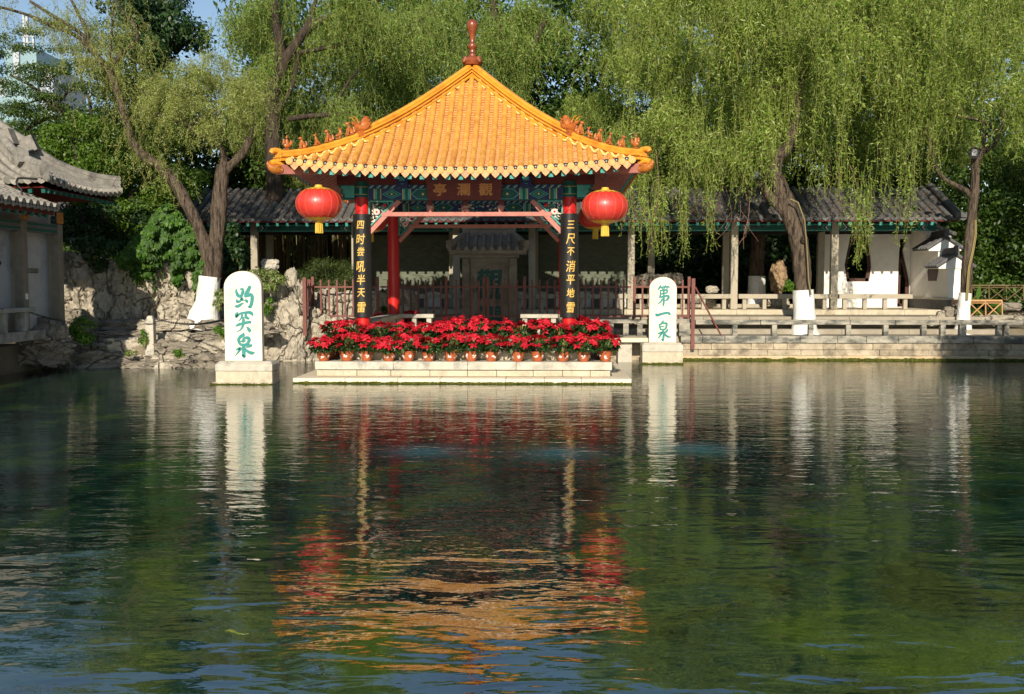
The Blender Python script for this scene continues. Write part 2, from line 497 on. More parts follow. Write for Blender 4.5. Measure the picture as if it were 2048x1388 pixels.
def glyph(ch):
    if ch not in _GL:
        c = bpy.data.curves.new('glyph', 'FONT')
        c.body = ch
        c.resolution_u = 3
        o = bpy.data.objects.new('glyph', c)
        COL.objects.link(o)
        bpy.context.view_layer.update()
        me = bpy.data.meshes.new_from_object(o.evaluated_get(bpy.context.evaluated_depsgraph_get()))
        bm = bmesh.new()
        bm.from_mesh(me)
        for x in np.arange(0.04, 1.0, 0.07):               # cut into narrow strips so that a character can lie on a round board
            bmesh.ops.bisect_plane(bm, geom=bm.verts[:] + bm.edges[:] + bm.faces[:], plane_co=(x, 0, 0), plane_no=(1, 0, 0))
        bm.verts.index_update()
        vs = np.array([v.co[:2] for v in bm.verts], float)
        fs = [[v.index for v in f.verts] for f in bm.faces]
        bm.free()
        lo, hi = vs.min(0), vs.max(0)
        asp = (hi - lo)
        vs = (vs - (lo + hi) / 2)
        _GL[ch] = (vs, fs, asp)
        bpy.data.objects.remove(o)
        bpy.data.curves.remove(c)
        bpy.data.meshes.remove(me)
    return _GL[ch]


def write(mb, ch, mapf, w, h, bold=0.0, slant=0.0):
    """one character in a w x h cell through mapf(x, y, lift); bold repeats it a little shifted, each layer a hair proud"""
    vs, fs, asp = glyph(ch)
    s = np.array((w / 0.95, h / 0.95))
    offs = [(0, 0)] if not bold else [(0, 0), (bold, 0.4 * bold), (-bold, -0.4 * bold), (0.3 * bold, -bold)]
    for q, (dx, dy) in enumerate(offs):
        pts = []
        for x, y in vs:
            xx = x * s[0] + dx + slant * y * s[1]
            yy = y * s[1] + dy + 0.12 * slant * x * s[0]
            xx += 0.012 * w * math.sin(9 * y + 3 * x)
            pts.append(mapf(xx, yy, 0.0006 * q))
        mb.add(pts, fs)


def brush(mb, strokes, mapf):
    """brush strokes (x, y, half width) as smooth ribbons with round ends"""
    for q, st in enumerate(strokes):
        A = catmull(st, 6)
        xy, w = A[:, :2], np.maximum(A[:, 2] * 1.34, 1.0)
        d = np.gradient(xy, axis=0)
        d /= np.linalg.norm(d, axis=1)[:, None] + 1e-9
        nrm = np.stack([-d[:, 1], d[:, 0]], 1)
        Lp, Rp = xy + nrm * w[:, None], xy - nrm * w[:, None]
        cap0 = [xy[0] - d[0] * w[0] * math.cos(a) + nrm[0] * w[0] * math.sin(a) for a in np.linspace(-PI / 2, PI / 2, 7)[1:-1]]
        cap1 = [xy[-1] + d[-1] * w[-1] * math.cos(a) - nrm[-1] * w[-1] * math.sin(a) for a in np.linspace(-PI / 2, PI / 2, 7)[1:-1]]
        n = len(xy)
        pts = [mapf(*p, 0.0007 * q) for p in list(Lp) + list(Rp)]
        fs = [(i, n + i, n + i + 1, i + 1) for i in range(n - 1)]
        mb.add(pts, fs)
        for cap, a, b in ((cap0, Rp[0], Lp[0]), (cap1, Lp[-1], Rp[-1])):
            loop = [a] + list(cap) + [b]
            mb.add([mapf(*p, 0.0007 * q) for p in loop], [list(range(len(loop)))])


# ------------------------------------------------------------------ foliage
class FB:
    """leaves as diamond quads (material 0) and thin twigs (material 1), built with numpy"""
    def __init__(self):
        self.V, self.n, self.mi = [], 0, []

    def leaves(self, pos, d, L, W, nrm=None, fold=0.12):
        pos, d = np.asarray(pos, float), np.asarray(d, float)
        n = len(pos)
        if n == 0: return
        d = d / (np.linalg.norm(d, axis=1)[:, None] + 1e-9)
        if nrm is None: nrm = rng.normal(size=(n, 3))
        s = np.cross(d, nrm)
        s /= np.linalg.norm(s, axis=1)[:, None] + 1e-9
        up = np.cross(s, d)
        L = np.broadcast_to(np.asarray(L, float), (n,))[:, None]
        W = np.broadcast_to(np.asarray(W, float), (n,))[:, None]
        mid = pos + d * L * 0.42 + up * L * fold
        q = np.stack([pos, mid - s * W / 2, pos + d * L, mid + s * W / 2], 1)
        self.V.append(q.reshape(-1, 3))
        self.mi.append(np.zeros(n, np.int32))
        self.n += n

    def twig(self, pts, w):
        """flat ribbon along pts, alternately turned so that it is seen from every side"""
        p = np.asarray(pts, float)
        for ax in ((1, 0, 0), (0, 1, 0)):
            a = np.array(ax) * w / 2
            q = np.stack([p[:-1] - a, p[:-1] + a, p[1:] + a, p[1:] - a], 1)
            self.V.append(q.reshape(-1, 3))
            self.mi.append(np.ones(len(q), np.int32))
            self.n += len(q)

    def build(self, name, mats, parent=None, origin=(0, 0, 0)):
        if parent is not None: origin = WORLD[parent.name]
        V = np.concatenate(self.V) - np.array(origin)
        mi = np.concatenate(self.mi)
        nf = len(V) // 4
        me = bpy.data.meshes.new(name)
        me.vertices.add(len(V))
        me.vertices.foreach_set('co', V.astype(np.float32).ravel())
        me.loops.add(nf * 4)
        me.loops.foreach_set('vertex_index', np.arange(nf * 4, dtype=np.int32))
        me.polygons.add(nf)
        me.polygons.foreach_set('loop_start', np.arange(0, nf * 4, 4, dtype=np.int32))
        me.polygons.foreach_set('loop_total', np.full(nf, 4, np.int32))
        for m_ in mats: me.materials.append(m_)
        me.polygons.foreach_set('material_index', mi)
        me.update(calc_edges=True)
        return link_mesh(me, name, parent, Vector(origin))


def strand(fb, p0, length, leaf=0.10, lw=0.019, gap=0.040, out=(0, 0), sway=0.10, twig_w=0.006, up=0.0, spray=0.05):
    """one hanging willow strand; its leaves sit on short side sprays"""
    n = max(4, int(length / gap))
    t = (np.arange(n) + rng.random(n) * 0.6) / n
    ph = rng.random(3) * 6.28
    o = np.array([out[0], out[1], 0.0])
    ex = 1 - np.exp(-t * length * 1.6)
    X = p0[0] + o[0] * ex + sway * np.sin(t * 3.2 + ph[0]) * t + 0.03 * np.sin(t * 11 + ph[2])
    Y = p0[1] + o[1] * ex + sway * np.sin(t * 2.7 + ph[1]) * t
    Z = p0[2] - length * t + up * ex
    line = np.stack([X, Y, Z], 1)
    # sprays: neighbouring leaves lean out the same way
    g = (np.arange(n) // 5)
    ga = rng.random(g.max() + 1) * 6.28
    gl = rng.random(g.max() + 1) * spray * 2.2
    off = np.stack([np.cos(ga[g]) * gl[g], np.sin(ga[g]) * gl[g], -0.5 * gl[g]], 1)
    pos = line + off * rng.random(n)[:, None] + rng.normal(size=(n, 3)) * 0.008
    d = rng.normal(size=(n, 3)) * 0.5
    d[:, 0] += np.cos(ga[g]) * 0.5
    d[:, 1] += np.sin(ga[g]) * 0.5
    d[:, 2] -= 0.55
    d[:, 2] *= np.where(rng.random(n) < 0.15, -0.4, 1)
    sc = (0.75 + 0.5 * rng.random(n)) * np.clip(1.15 - 0.45 * t, 0.5, 1)
    fb.leaves(pos, d, leaf * sc, lw * sc)
    if twig_w: fb.twig(line[::max(1, n // 10)], twig_w)


def clump(fb, c, r, n, leaf, lw, flat=0.3, shell=0.55):
    """leaves through an ellipsoid, thicker towards its surface, facing outward and up"""
    u = rng.normal(size=(n, 3))
    u /= np.linalg.norm(u, axis=1)[:, None]
    rad = (shell + (1 - shell) * rng.random(n)) ** 0.8
    lump = 1 + 0.18 * np.sin(u[:, 0] * 5 + c[0] * 7) * np.sin(u[:, 2] * 6 + c[1] * 3) + 0.1 * rng.normal(size=n)
    pos = np.array(c) + u * np.array(r) * (rad * lump)[:, None]
    nr = u + np.array([0, -0.2, 0.5]) + rng.normal(size=(n, 3)) * 0.5
    d = np.cross(nr, rng.normal(size=(n, 3))) + np.array([0, 0, -0.35])
    fb.leaves(pos, d, leaf * (0.7 + 0.6 * rng.random(n)), lw * (0.7 + 0.6 * rng.random(n)), nr)


# ------------------------------------------------------------------ rocks
def _ico(sub):
    bm = bmesh.new()
    bmesh.ops.create_icosphere(bm, subdivisions=sub, radius=1)
    v = np.array([p.co[:] for p in bm.verts])
    f = [[q.index for q in p.verts] for p in bm.faces]
    bm.free()
    return v, f


ICO = {3: _ico(3), 4: _ico(4), 5: _ico(5)}


def rock(mb, c, size, seed, sub=4, p=3.2, amp=0.16, freq=1.5, strata=0.0, rotz=None, vert=1.0):
    """angular limestone block: super-ellipsoid broken up by ridged noise and crevices"""
    v, f = ICO[sub]
    k = (np.abs(v) ** p).sum(1) ** (-1 / p)
    w = v * k[:, None]
    so_ = Vector((seed * 7.31, seed * 3.17, seed * 1.93))
    out = []
    S = Vector(size)
    a = rotz if rotz is not None else (random.random() - 0.5) * 0.7
    ca, sa = math.cos(a), math.sin(a)
    m = max(size)
    for q in w:
        x = Vector((q[0] * S.x, q[1] * S.y, q[2] * S.z)) / m
        xx = Vector((x.x, x.y, x.z * vert))
        h = noise.fractal(xx * freq * 1.6 + so_, 0.9, 2.1, 5)
        dst, _ = noise.voronoi(xx * freq * 1.9 + so_ * 2)
        cre = min(dst[1] - dst[0], 0.28) / 0.28
        rdg = 1 - abs(noise.noise(xx * freq * 2.6 + so_ * 3)) * 2.2
        s_ = 1 + amp * h - amp * 1.1 * (1 - cre) ** 2 + amp * 0.45 * rdg + amp * 0.25 * noise.noise(xx * freq * 7 + so_)
        y = x * m * s_
        if strata:
            y.x += strata * m * 0.12 * math.sin(x.z * 26 + 3 * h + seed)
            y.y += strata * m * 0.12 * math.sin(x.z * 26 + 3 * h + seed)
        out.append((c[0] + y.x * ca - y.y * sa, c[1] + y.x * sa + y.y * ca, c[2] + y.z))
    mb.add(out, f)

# ------------------------------------------------------------------ ground, water
def make_water():
    m = bpy.data.materials.new('spring_water')
    m.use_nodes = True
    N, L = m.node_tree.nodes, m.node_tree.links
    N.remove(N['Principled BSDF'])
    tc = N.new('ShaderNodeTexCoord')

    def math_(op, a, b=None, c=None):
        x = N.new('ShaderNodeMath')
        x.operation = op
        for i, val in enumerate((a, b, c)):
            if val is None: continue
            if isinstance(val, (int, float)): x.inputs[i].default_value = val
            else: L.new(val, x.inputs[i])
        return x.outputs[0]

    def nz(scale, det=2, rg=0.5, st=(1, 1, 1), dist=0.0):
        mp = N.new('ShaderNodeMapping')
        mp.inputs['Scale'].default_value = st
        L.new(tc.outputs['Object'], mp.inputs['Vector'])
        n = N.new('ShaderNodeTexNoise')
        n.inputs['Scale'].default_value = scale
        n.inputs['Detail'].default_value = det
        n.inputs['Roughness'].default_value = rg
        n.inputs['Distortion'].default_value = dist
        L.new(mp.outputs[0], n.inputs['Vector'])
        return n.outputs['Fac']

    springs = [P(848, 915, 11.3), P(1118, 916, 11.25), P(1392, 906, 11.6)]
    boil = None
    rings = None
    for s in springs:
        v = N.new('ShaderNodeVectorMath')
        v.operation = 'DISTANCE'
        L.new(tc.outputs['Object'], v.inputs[0])
        v.inputs[1].default_value = (s.x, s.y, 0)
        d = v.outputs['Value']
        fall = math_('POWER', 2.718, math_('MULTIPLY', math_('MULTIPLY', d, d), -4.5))
        boil = fall if boil is None else math_('ADD', boil, fall)
        # rings run outwards from the boiling spring, dying away with distance
        wv = math_('SINE', math_('ADD', math_('MULTIPLY', d, 21.0), math_('MULTIPLY', nz(1.3, 2), 9.0)))
        r = math_('MULTIPLY', wv, math_('POWER', 2.718, math_('MULTIPLY', d, -0.42)))
        rings = r if rings is None else math_('ADD', rings, r)
    sep = N.new('ShaderNodeSeparateXYZ')
    L.new(tc.outputs['Object'], sep.inputs[0])
    mr = N.new('ShaderNodeMapRange')                       # long waves at the near bank, fine ripples towards the springs
    mr.interpolation_type = 'SMOOTHSTEP'
    mr.inputs['From Min'].default_value = 4.5
    mr.inputs['From Max'].default_value = 12.0
    L.new(sep.outputs['Y'], mr.inputs['Value'])
    far = mr.outputs[0]
    near = math_('SUBTRACT', 1.0, far)
    swell = math_('MULTIPLY', nz(1.25, 2, 0.42, (0.6, 1, 1), 0.5), math_('MULTIPLY_ADD', near, 0.008, 0.008))
    chop0 = math_('MULTIPLY', nz(2.9, 1.5, 0.42, (0.40, 1, 1), 0.9), math_('MULTIPLY_ADD', near, 0.0065, 0.0050))
    chop = math_('ADD', chop0, math_('MULTIPLY', nz(7.5, 2, 0.5, (0.42, 1, 1), 0.6), math_('MULTIPLY_ADD', far, 0.0016, 0.0030)))
    fine0 = math_('MULTIPLY', nz(16, 2, 0.5, (0.42, 1, 1), 0.3), math_('MULTIPLY_ADD', far, 0.0018, 0.0005))
    fine = math_('ADD', fine0, math_('MULTIPLY', nz(36, 2, 0.5, (0.45, 1, 1)), math_('MULTIPLY_ADD', far, 0.0007, 0.0001)))
    boilf = math_('MULTIPLY', math_('MULTIPLY', nz(13, 4, 0.6), boil), 0.0035)
    ringh = math_('MULTIPLY', rings, 0.00012)
    h = math_('ADD', math_('ADD', swell, chop), math_('ADD', math_('ADD', fine, boilf), ringh))
    bump = N.new('ShaderNodeBump')
    bump.inputs['Strength'].default_value = 1.0
    bump.inputs['Distance'].default_value = 1.0
    L.new(h, bump.inputs['Height'])
    # body: the green weed and pale sand of the bed seen through clear water
    r = N.new('ShaderNodeValToRGB')
    e = r.color_ramp.elements
    e[0].position, e[0].color = 0.38, (0.0025, 0.010, 0.008, 1)
    e[1].position, e[1].color = 0.68, (0.032, 0.066, 0.010, 1)
    e2 = e.new(0.52)
    e2.color = (0.006, 0.028, 0.020, 1)
    L.new(nz(0.75, 5, 0.6, (1, 0.8, 1), 1.2), r.inputs[0])
    mix = N.new('ShaderNodeMix')
    mix.data_type = 'RGBA'
    L.new(math_('MINIMUM', math_('MULTIPLY', boil, 0.75), 0.8), mix.inputs[0])
    L.new(r.outputs[0], mix.inputs[6])
    mix.inputs[7].default_value = (0.020, 0.105, 0.125, 1)
    df = N.new('ShaderNodeBsdfDiffuse')
    L.new(mix.outputs[2], df.inputs['Color'])
    gl = N.new('ShaderNodeBsdfGlossy')
    gl.inputs['Roughness'].default_value = 0.012
    gl.inputs['Color'].default_value = (0.97, 0.98, 0.97, 1)
    L.new(bump.outputs[0], gl.inputs['Normal'])
    fr = N.new('ShaderNodeFresnel')
    fr.inputs['IOR'].default_value = 2.9
    L.new(bump.outputs[0], fr.inputs['Normal'])
    ms = N.new('ShaderNodeMixShader')
    L.new(math_('MULTIPLY', fr.outputs[0], math_('SUBTRACT', 1.0, math_('MINIMUM', math_('MULTIPLY', math_('MULTIPLY', boil, 1.2), nz(6, 3, 0.6)), 0.6))), ms.inputs[0])
    L.new(df.outputs[0], ms.inputs[1])
    L.new(gl.outputs[0], ms.inputs[2])
    L.new(ms.outputs[0], N['Material Output'].inputs['Surface'])
    return m


m_water = make_water()
mb = MB()
mb.add([(-60, -8, 0), (40, -8, 0), (40, 25.6, 0), (-60, 25.6, 0)], [(0, 1, 2, 3)])
props(mb.build('pond_water', m_water), kind='structure')
mb = MB()
mb.add([(-1500, -900, -0.6), (1500, -900, -0.6), (1500, 1500, -0.6), (-1500, 1500, -0.6)], [(0, 1, 2, 3)])
mb.box((-60, 31.9, -0.5), (60, 120, 1.0))
mb.box((-90, 43.0, 0.5), (90, 120, 4.6))  # raised bank, added to block bright sky behind the gallery openings
mb.box((-60, 24.9, -0.5), (-6.2, 31.9, 0.98))
mb.box((-60, -10, -0.5), (-11.4, 24.9, 0.6))
mb.box((11.9, 26.9, -0.5), (60, 31.9, 0.72))
mb.box((-60, -60, -0.5), (60, -1.2, 0.35))
props(mb.build('ground', m_ground), kind='structure')
mb = MB()
mb.box((-6.2, 25.45, -0.5), (60, 26.9, 0.58))
props(mb.build('path', m_paving), kind='structure')

# ------------------------------------------------------------------ the pavilion on its platform
XC, YC, HC = -1.56, 22.3, 2.1
YF, YB = YC - HC, YC + HC
ZS, ZF = 0.40, 0.68
pav = thing('pavilion', 'open square pavilion with a yellow tile roof on four red columns in the pond', 'pavilion', (XC, YC, 0))
m_joint = M('joint_shadow_mortar', (0.13, 0.10, 0.07))


def course(mb, x0, x1, y0, y1, z0, z1, step, jit=0.3, gap=0.006, proud=0.008):
    """a row of separate stone blocks along x"""
    x = x0
    while x < x1 - 1e-3:
        w = step * (1 + jit * (random.random() - 0.5) * 2)
        if x1 - (x + w) < step * 0.45: w = x1 - x
        mb.box((x + gap / 2, y0 - proud * random.random(), z0), (x + w - gap / 2, y1, z1 - 0.003 * random.random()))
        x += w


HS, HT = 3.27, 2.92
mb = MB()
course(mb, XC - HS, XC + HS, YC - HS, YC - HT + 0.1, -0.4, 0.105, 1.05, 0.35)
mb.box((XC - HS, YC - HT + 0.1, -0.4), (XC + HS, YC + HS - 0.3, 0.1))
mb.build('lower_slab', m_slab, pav, bevel=0.012)
mb = MB()
for s in (0,):
    x0, n = XC - HS, 220
    for i in range(n):
        xa = x0 + 2 * HS * i / n
        h = 0.028 + 0.02 * noise.noise(Vector((xa * 6, 1, 0))) + 0.012 * random.random()
        mb.box((xa, YC - HS - 0.022 - 0.012 * random.random(), -0.1), (xa + 2 * HS / n * 1.3, YC - HS - 0.009, h))
mb.build('waterline_moss', m_moss, pav)
mb = MB()
course(mb, XC - HT, XC + HT, YC - HT, YC - HT + 0.45, 0.24, ZS, 1.25, 0.35, 0.005)
mb.box((XC - HT, YC - HT + 0.45, 0.24), (XC + HT, YC + HT, ZS - 0.004))
mb.build('platform_top', m_stone2, pav, bevel=0.010)
mb = MB()
course(mb, XC - HT + 0.03, XC + HT - 0.03, YC - HT + 0.03, YC - HT + 0.4, 0.11, 0.228, 0.62, 0.4, 0.008, 0.02)
mb.box((XC - HT + 0.03, YC - HT + 0.4, 0.102), (XC + HT - 0.03, YC + HT - 0.03, 0.23))
mb.build('platform_base', m_stone, pav, bevel=0.008)
mb = MB()
course(mb, XC - 2.5, XC + 2.5, YC - 2.48, YC - 2.1, ZS, ZF, 1.1, 0.3)
mb.box((XC - 2.5, YC - 2.1, ZS - 0.003), (XC + 2.5, YC + 2.5, ZF - 0.003))
mb.build('floor', m_stone, pav, bevel=0.01)

Z427, Z635, Z395 = PZ(427, YF - 0.19), PZ(635, YF - 0.19), PZ(395, YF)
COLTOP = 3.98
cols = {}
for ix in (-1, 1):
    for iy in (-1, 1):
        x, y = XC + ix * HC, YC + iy * HC
        mb = MB()
        mb.lathe((x, y, 0), [(0.20, ZF), (0.20, ZF + 0.05), (0.17, ZF + 0.09), (0.14, ZF + 0.10), (0.14, Z395)], 28)
        c = mb.build('column', m_redcol, pav, smooth=40)
        cols[ix, iy] = c
        mb = MB()
        z0 = Z395 + 0.001
        mb.lathe((x, y, 0), [(0.142, z0), (0.142, z0 + 0.05), (0.150, z0 + 0.055), (0.150, z0 + 0.20), (0.143, z0 + 0.21), (0.143, COLTOP)], 20)
        mb.cur = 1
        for a in range(4):
            u = Vector((math.cos(a * PI / 2), math.sin(a * PI / 2), 0))
            mb.bar(Vector((x, y, z0 + 0.06)) + u * 0.152, Vector((x, y, z0 + 0.19)) + u * 0.152, 0.05, 0.012, up=u)
        mb.cur = 2
        for zz in (z0 + 0.055, z0 + 0.205):
            mb.lathe((x, y, zz), [(0.153, 0), (0.153, 0.008)], 20)
        mb.build('column_head', [m_dkteal, m_teal, m_gold], c, smooth=40)

# couplet boards: half-round black boards with gold characters
for ix, text in ((-1, '四时尝吼半天雷'), (1, '三尺不消平地雪')):
    x, y, r = XC + ix * HC, YF, 0.188
    A0 = 1.45
    mb = MB()
    n = 22
    ang = [-A0 + 2 * A0 * i / n for i in range(n + 1)]
    outer = [(x + r * math.sin(a), y - r * math.cos(a)) for a in ang]
    inner = [(x + (r - 0.025) * math.sin(a), y - (r - 0.025) * math.cos(a)) for a in ang]
    loop = outer + inner[::-1]
    k = len(loop)
    vs = [(a, b, Z635) for a, b in loop] + [(a, b, Z427) for a, b in loop]
    fs = [(i, (i + 1) % k, k + (i + 1) % k, k + i) for i in range(k)]
    for i in range(n):
        fs.append((i, k - 1 - i, k - 2 - i, i + 1))
        fs.append((k + i, k + i + 1, k + k - 2 - i, k + k - 1 - i))
    mb.add(vs, fs)
    board = mb.build('couplet_board', m_black, cols[ix, -1], smooth=40)
    H = Z427 - Z635
    tx = MB()
    for q, ch in enumerate(text):
        zc = Z427 - H * (0.105 + 0.132 * q + 0.006 * math.sin(q * 2.3))
        off = 0.025 if ix > 0 else -0.005
        sc = (0.95, 1.1, 0.9, 1.15, 1.05, 0.95, 1.1)[q]
        def mp(a, b, lift, zc=zc, off=off):
            th = (a + off) / r
            return (x + (r + 0.004 + lift) * math.sin(th), y - (r + 0.004 + lift) * math.cos(th), zc + b)
        write(tx, ch, mp, 0.165 * sc, 0.20 * sc, 0.0030, 0.10)
    tx.build('gold_lettering', m_gold, cols[ix, -1])
    w = MB()
    w.tube([(x + 0.11, y - 0.135, Z427 - 0.01), (x + 0.05, y - 0.142, Z427 + 0.05), (x - 0.01, y - 0.144, Z427 + 0.085), (x - 0.06, y - 0.142, Z427 + 0.05), (x - 0.11, y - 0.135, Z427 - 0.01)], 0.004, 5)
    w.build('hanging_wire', m_iron, cols[ix, -1])

# painted beams -------------------------------------------------------------
ZB0, ZB1 = PZ(400, YF), PZ(370, YF)


def painted_beam(name, y, z0, z1, depth, face=-1, seedx=0):
    """beam along x with hexagon-and-lozenge painting in blue, green and gold on its front face"""
    x0, x1 = XC - HC + 0.13, XC + HC - 0.13
    mb = MB()
    mb.cur = 0
    mb.box((x0, y - depth / 2, z0), (x1, y + depth / 2, z1))
    yf = y - depth / 2
    Hh = z1 - z0
    L_ = x1 - x0
    U, V = (1, 0, 0), (0, 0, 1)

    def pl(poly, c, t):
        mb.cur = c
        mb.plate(poly, (x0, yf, z0), U, V, t)

    def rect(a, b, c, d, col, t): pl([(a, b), (c, b), (c, d), (a, d)], col, t)
    # top cloud band
    rect(0, Hh * 0.76, L_, Hh * 0.985, 1, 0.004)
    q = 0.02
    while q < L_ - 0.1:
        pl([(q, Hh * 0.77), (q + 0.03, Hh * 0.77), (q + 0.10, Hh * 0.97), (q + 0.06, Hh * 0.97)], 2, 0.007)
        pl([(q + 0.035, Hh * 0.77), (q + 0.045, Hh * 0.77), (q + 0.115, Hh * 0.97), (q + 0.105, Hh * 0.97)], 4, 0.008)
        q += 0.145
    h0, h1 = Hh * 0.03, Hh * 0.73
    hm, hh = (h0 + h1) / 2, (h1 - h0) / 2

    def half(mir):
        def X(a): return L_ - a if mir else a
        def rc(a, b, col, t): rect(min(X(a), X(b)), h0, max(X(a), X(b)), h1, col, t)
        for a, b, col, t in ((0.02, 0.12, 1, .004), (0.125, 0.14, 3, .006), (0.145, 0.19, 2, .004), (0.195, 0.26, 0, .004), (0.262, 0.274, 3, .006)):
            rc(a, b, col, t)
        rc(0.28, 0.70, 1, 0.003)
        cx = 0.49
        for k, col, t in ((1.0, 2, .005), (0.88, 0, .007), (0.62, 2, .009), (0.5, 0, .011)):
            pl([(X(cx - 0.20 * k), hm), (X(cx), hm - hh * k * .97), (X(cx + 0.20 * k), hm), (X(cx), hm + hh * k * .97)], col, t)
        pl([(X(cx + 0.02 * math.cos(a)), hm + 0.02 * math.sin(a)) for a in np.linspace(0, 6.28, 9)[:-1]], 3, 0.014)
        for a, b, col, t in ((0.705, 0.717, 3, .006), (0.72, 0.76, 2, .004), (0.765, 0.81, 0, .004), (0.815, 0.86, 2, .004), (0.865, 0.877, 3, .006)):
            rc(a, b, col, t)
        rc(0.88, L_ / 2, 1, 0.003)
        cx = 1.12
        for k, col, t in ((1.0, 2, .005), (0.9, 0, .007), (0.7, 1, .009), (0.62, 0, .011)):
            pl([(X(cx - 0.25 * k), hm), (X(cx - 0.12 * k), hm - hh * k * .97), (X(cx + 0.12 * k), hm - hh * k * .97),
                (X(cx + 0.25 * k), hm), (X(cx + 0.12 * k), hm + hh * k * .97), (X(cx - 0.12 * k), hm + hh * k * .97)], col, t)
        pl([(X(cx + 0.022 * math.cos(a)), hm + 0.022 * math.sin(a)) for a in np.linspace(0, 6.28, 9)[:-1]], 3, 0.014)
        for k in range(26):
            px_, pz_ = 1.40 + random.random() * (L_ / 2 - 1.42), h0 + 0.02 + random.random() * (h1 - h0 - 0.04)
            s_ = 0.012 + 0.012 * random.random()
            pl([(X(px_ + s_ * 1.6 * math.cos(a)), pz_ + s_ * math.sin(a)) for a in np.linspace(0, 6.28, 7)[:-1]], random.choice((2, 0, 4, 0)), 0.004 + 0.0007 * k)
        for k in range(4):
            pl([(X(1.42 + k * 0.14 + 0.012 * math.cos(a)), h1 - 0.02 + 0.012 * math.sin(a)) for a in np.linspace(0, 6.28, 7)[:-1]], 3, 0.024)
    half(False)
    half(True)
    return mb.build(name, [m_dkteal, m_blue, m_teal, m_gold, m_cream], pav)


painted_beam('painted_beam', YF, ZB0, ZB1, 0.20)
painted_beam('painted_beam', YB, PZ(424, YB), PZ(402, YB), 0.20)
for ix in (-1, 1):
    mb = MB()
    mb.box((XC + ix * HC - 0.1, YF + 0.13, ZB0), (XC + ix * HC + 0.1, YB - 0.13, ZB1))
    mb.build('side_beam', m_dkteal, pav)
mb = MB()                                      # purlins and boards between beam and roof
for iy in (-1, 1):
    mb.box((XC - 2.6, YC + iy * HC - 0.07, ZB1 + 0.004), (XC + 2.6, YC + iy * HC + 0.07, 4.16))
for ix in (-1, 1):
    mb.box((XC + ix * HC - 0.07, YF + 0.075, ZB1 + 0.004), (XC + ix * HC + 0.07, YB - 0.075, 4.155))
mb.build('purlin', m_darkred, pav)
# bracket blocks beside the columns (green cloud-shaped beam ends) and the blue beam heads under the eave
for ix in (-1, 1):
    x = XC + ix * HC
    prof = [(0, 0), (0.22, 0), (0.26, 0.05), (0.22, 0.09), (0.30, 0.13), (0.27, 0.20), (0.34, 0.25), (0.32, 0.30), (0, 0.30)]
    mb = MB()
    mb.plate([(p[0] * ix, p[1]) for p in prof], (x + ix * 0.14, YF + 0.05, ZB0 + 0.02), (1, 0, 0), (0, 0, 1), 0.1)
    mb.cur = 1
    mb.plate([(p[0] * ix * 0.8 + ix * 0.01, p[1] * 0.8 + 0.03) for p in prof], (x + ix * 0.14, YF - 0.052, ZB0 + 0.02), (1, 0, 0), (0, 0, 1), 0.006)
    mb.build('cloud_bracket', [m_dkteal, m_teal], pav)
for px in (806, 1052):
    x = PX(px, YF - 0.25)
    zt, zb = PZ(352, YF - 0.25), PZ(373, YF - 0.25)
    mb = MB()
    mb.plate([(-0.11, 0), (-0.09, -0.01), (0.09, -0.01), (0.11, 0.0), (0.115, zt - zb), (-0.115, zt - zb)], (x, YF - 0.08, zb), (1, 0, 0), (0, 0, 1), 0.20)
    mb.cur = 1
    mb.plate([(-0.035, 0.05), (0.035, 0.05), (0.035, 0.06), (-0.035, 0.06)], (x, YF - 0.281, zb), (1, 0, 0), (0, 0, 1), 0.004)
    mb.plate([(-0.06, 0.12), (0.06, 0.12), (0.05, 0.2), (-0.05, 0.2)], (x, YF - 0.281, zb), (1, 0, 0), (0, 0, 1), 0.004)
    mb.build('beam_head', [m_blue, m_teal], pav)

# name board
xa, xb = PX(855, YF - 0.2), PX(1004, YF - 0.2)
za, zb = PZ(399, YF - 0.2), PZ(349, YF - 0.3)
O = Vector((xa, YF - 0.17, za))
U, V = Vector((1, 0, 0)), Vector((0, -0.30, 1)).normalized()
Wb, Hb = xb - xa, (zb - za) * 1.04
mb = MB()
mb.plate([(0.02, 0), (Wb - 0.02, 0), (Wb + 0.02, Hb), (-0.02, Hb)], O, U, V, 0.05)
nb = mb.build('name_board', m_darkred, pav, bevel=0.008)
tx = MB()
NV = U.cross(V).normalized()
for q, ch in enumerate('亭瀾觀'):
    cx = (PX((881, 928, 972)[q], YF - 0.25) - xa)
    cz = Hb * 0.44
    write(tx, ch, lambda a, b, l, cx=cx, cz=cz: tuple(O + U * (cx + a) + V * (cz + b) + NV * (0.054 + l)), 0.27, 0.25, 0.008, 0.03)
tx.build('gold_lettering', m_dullgold, nb)

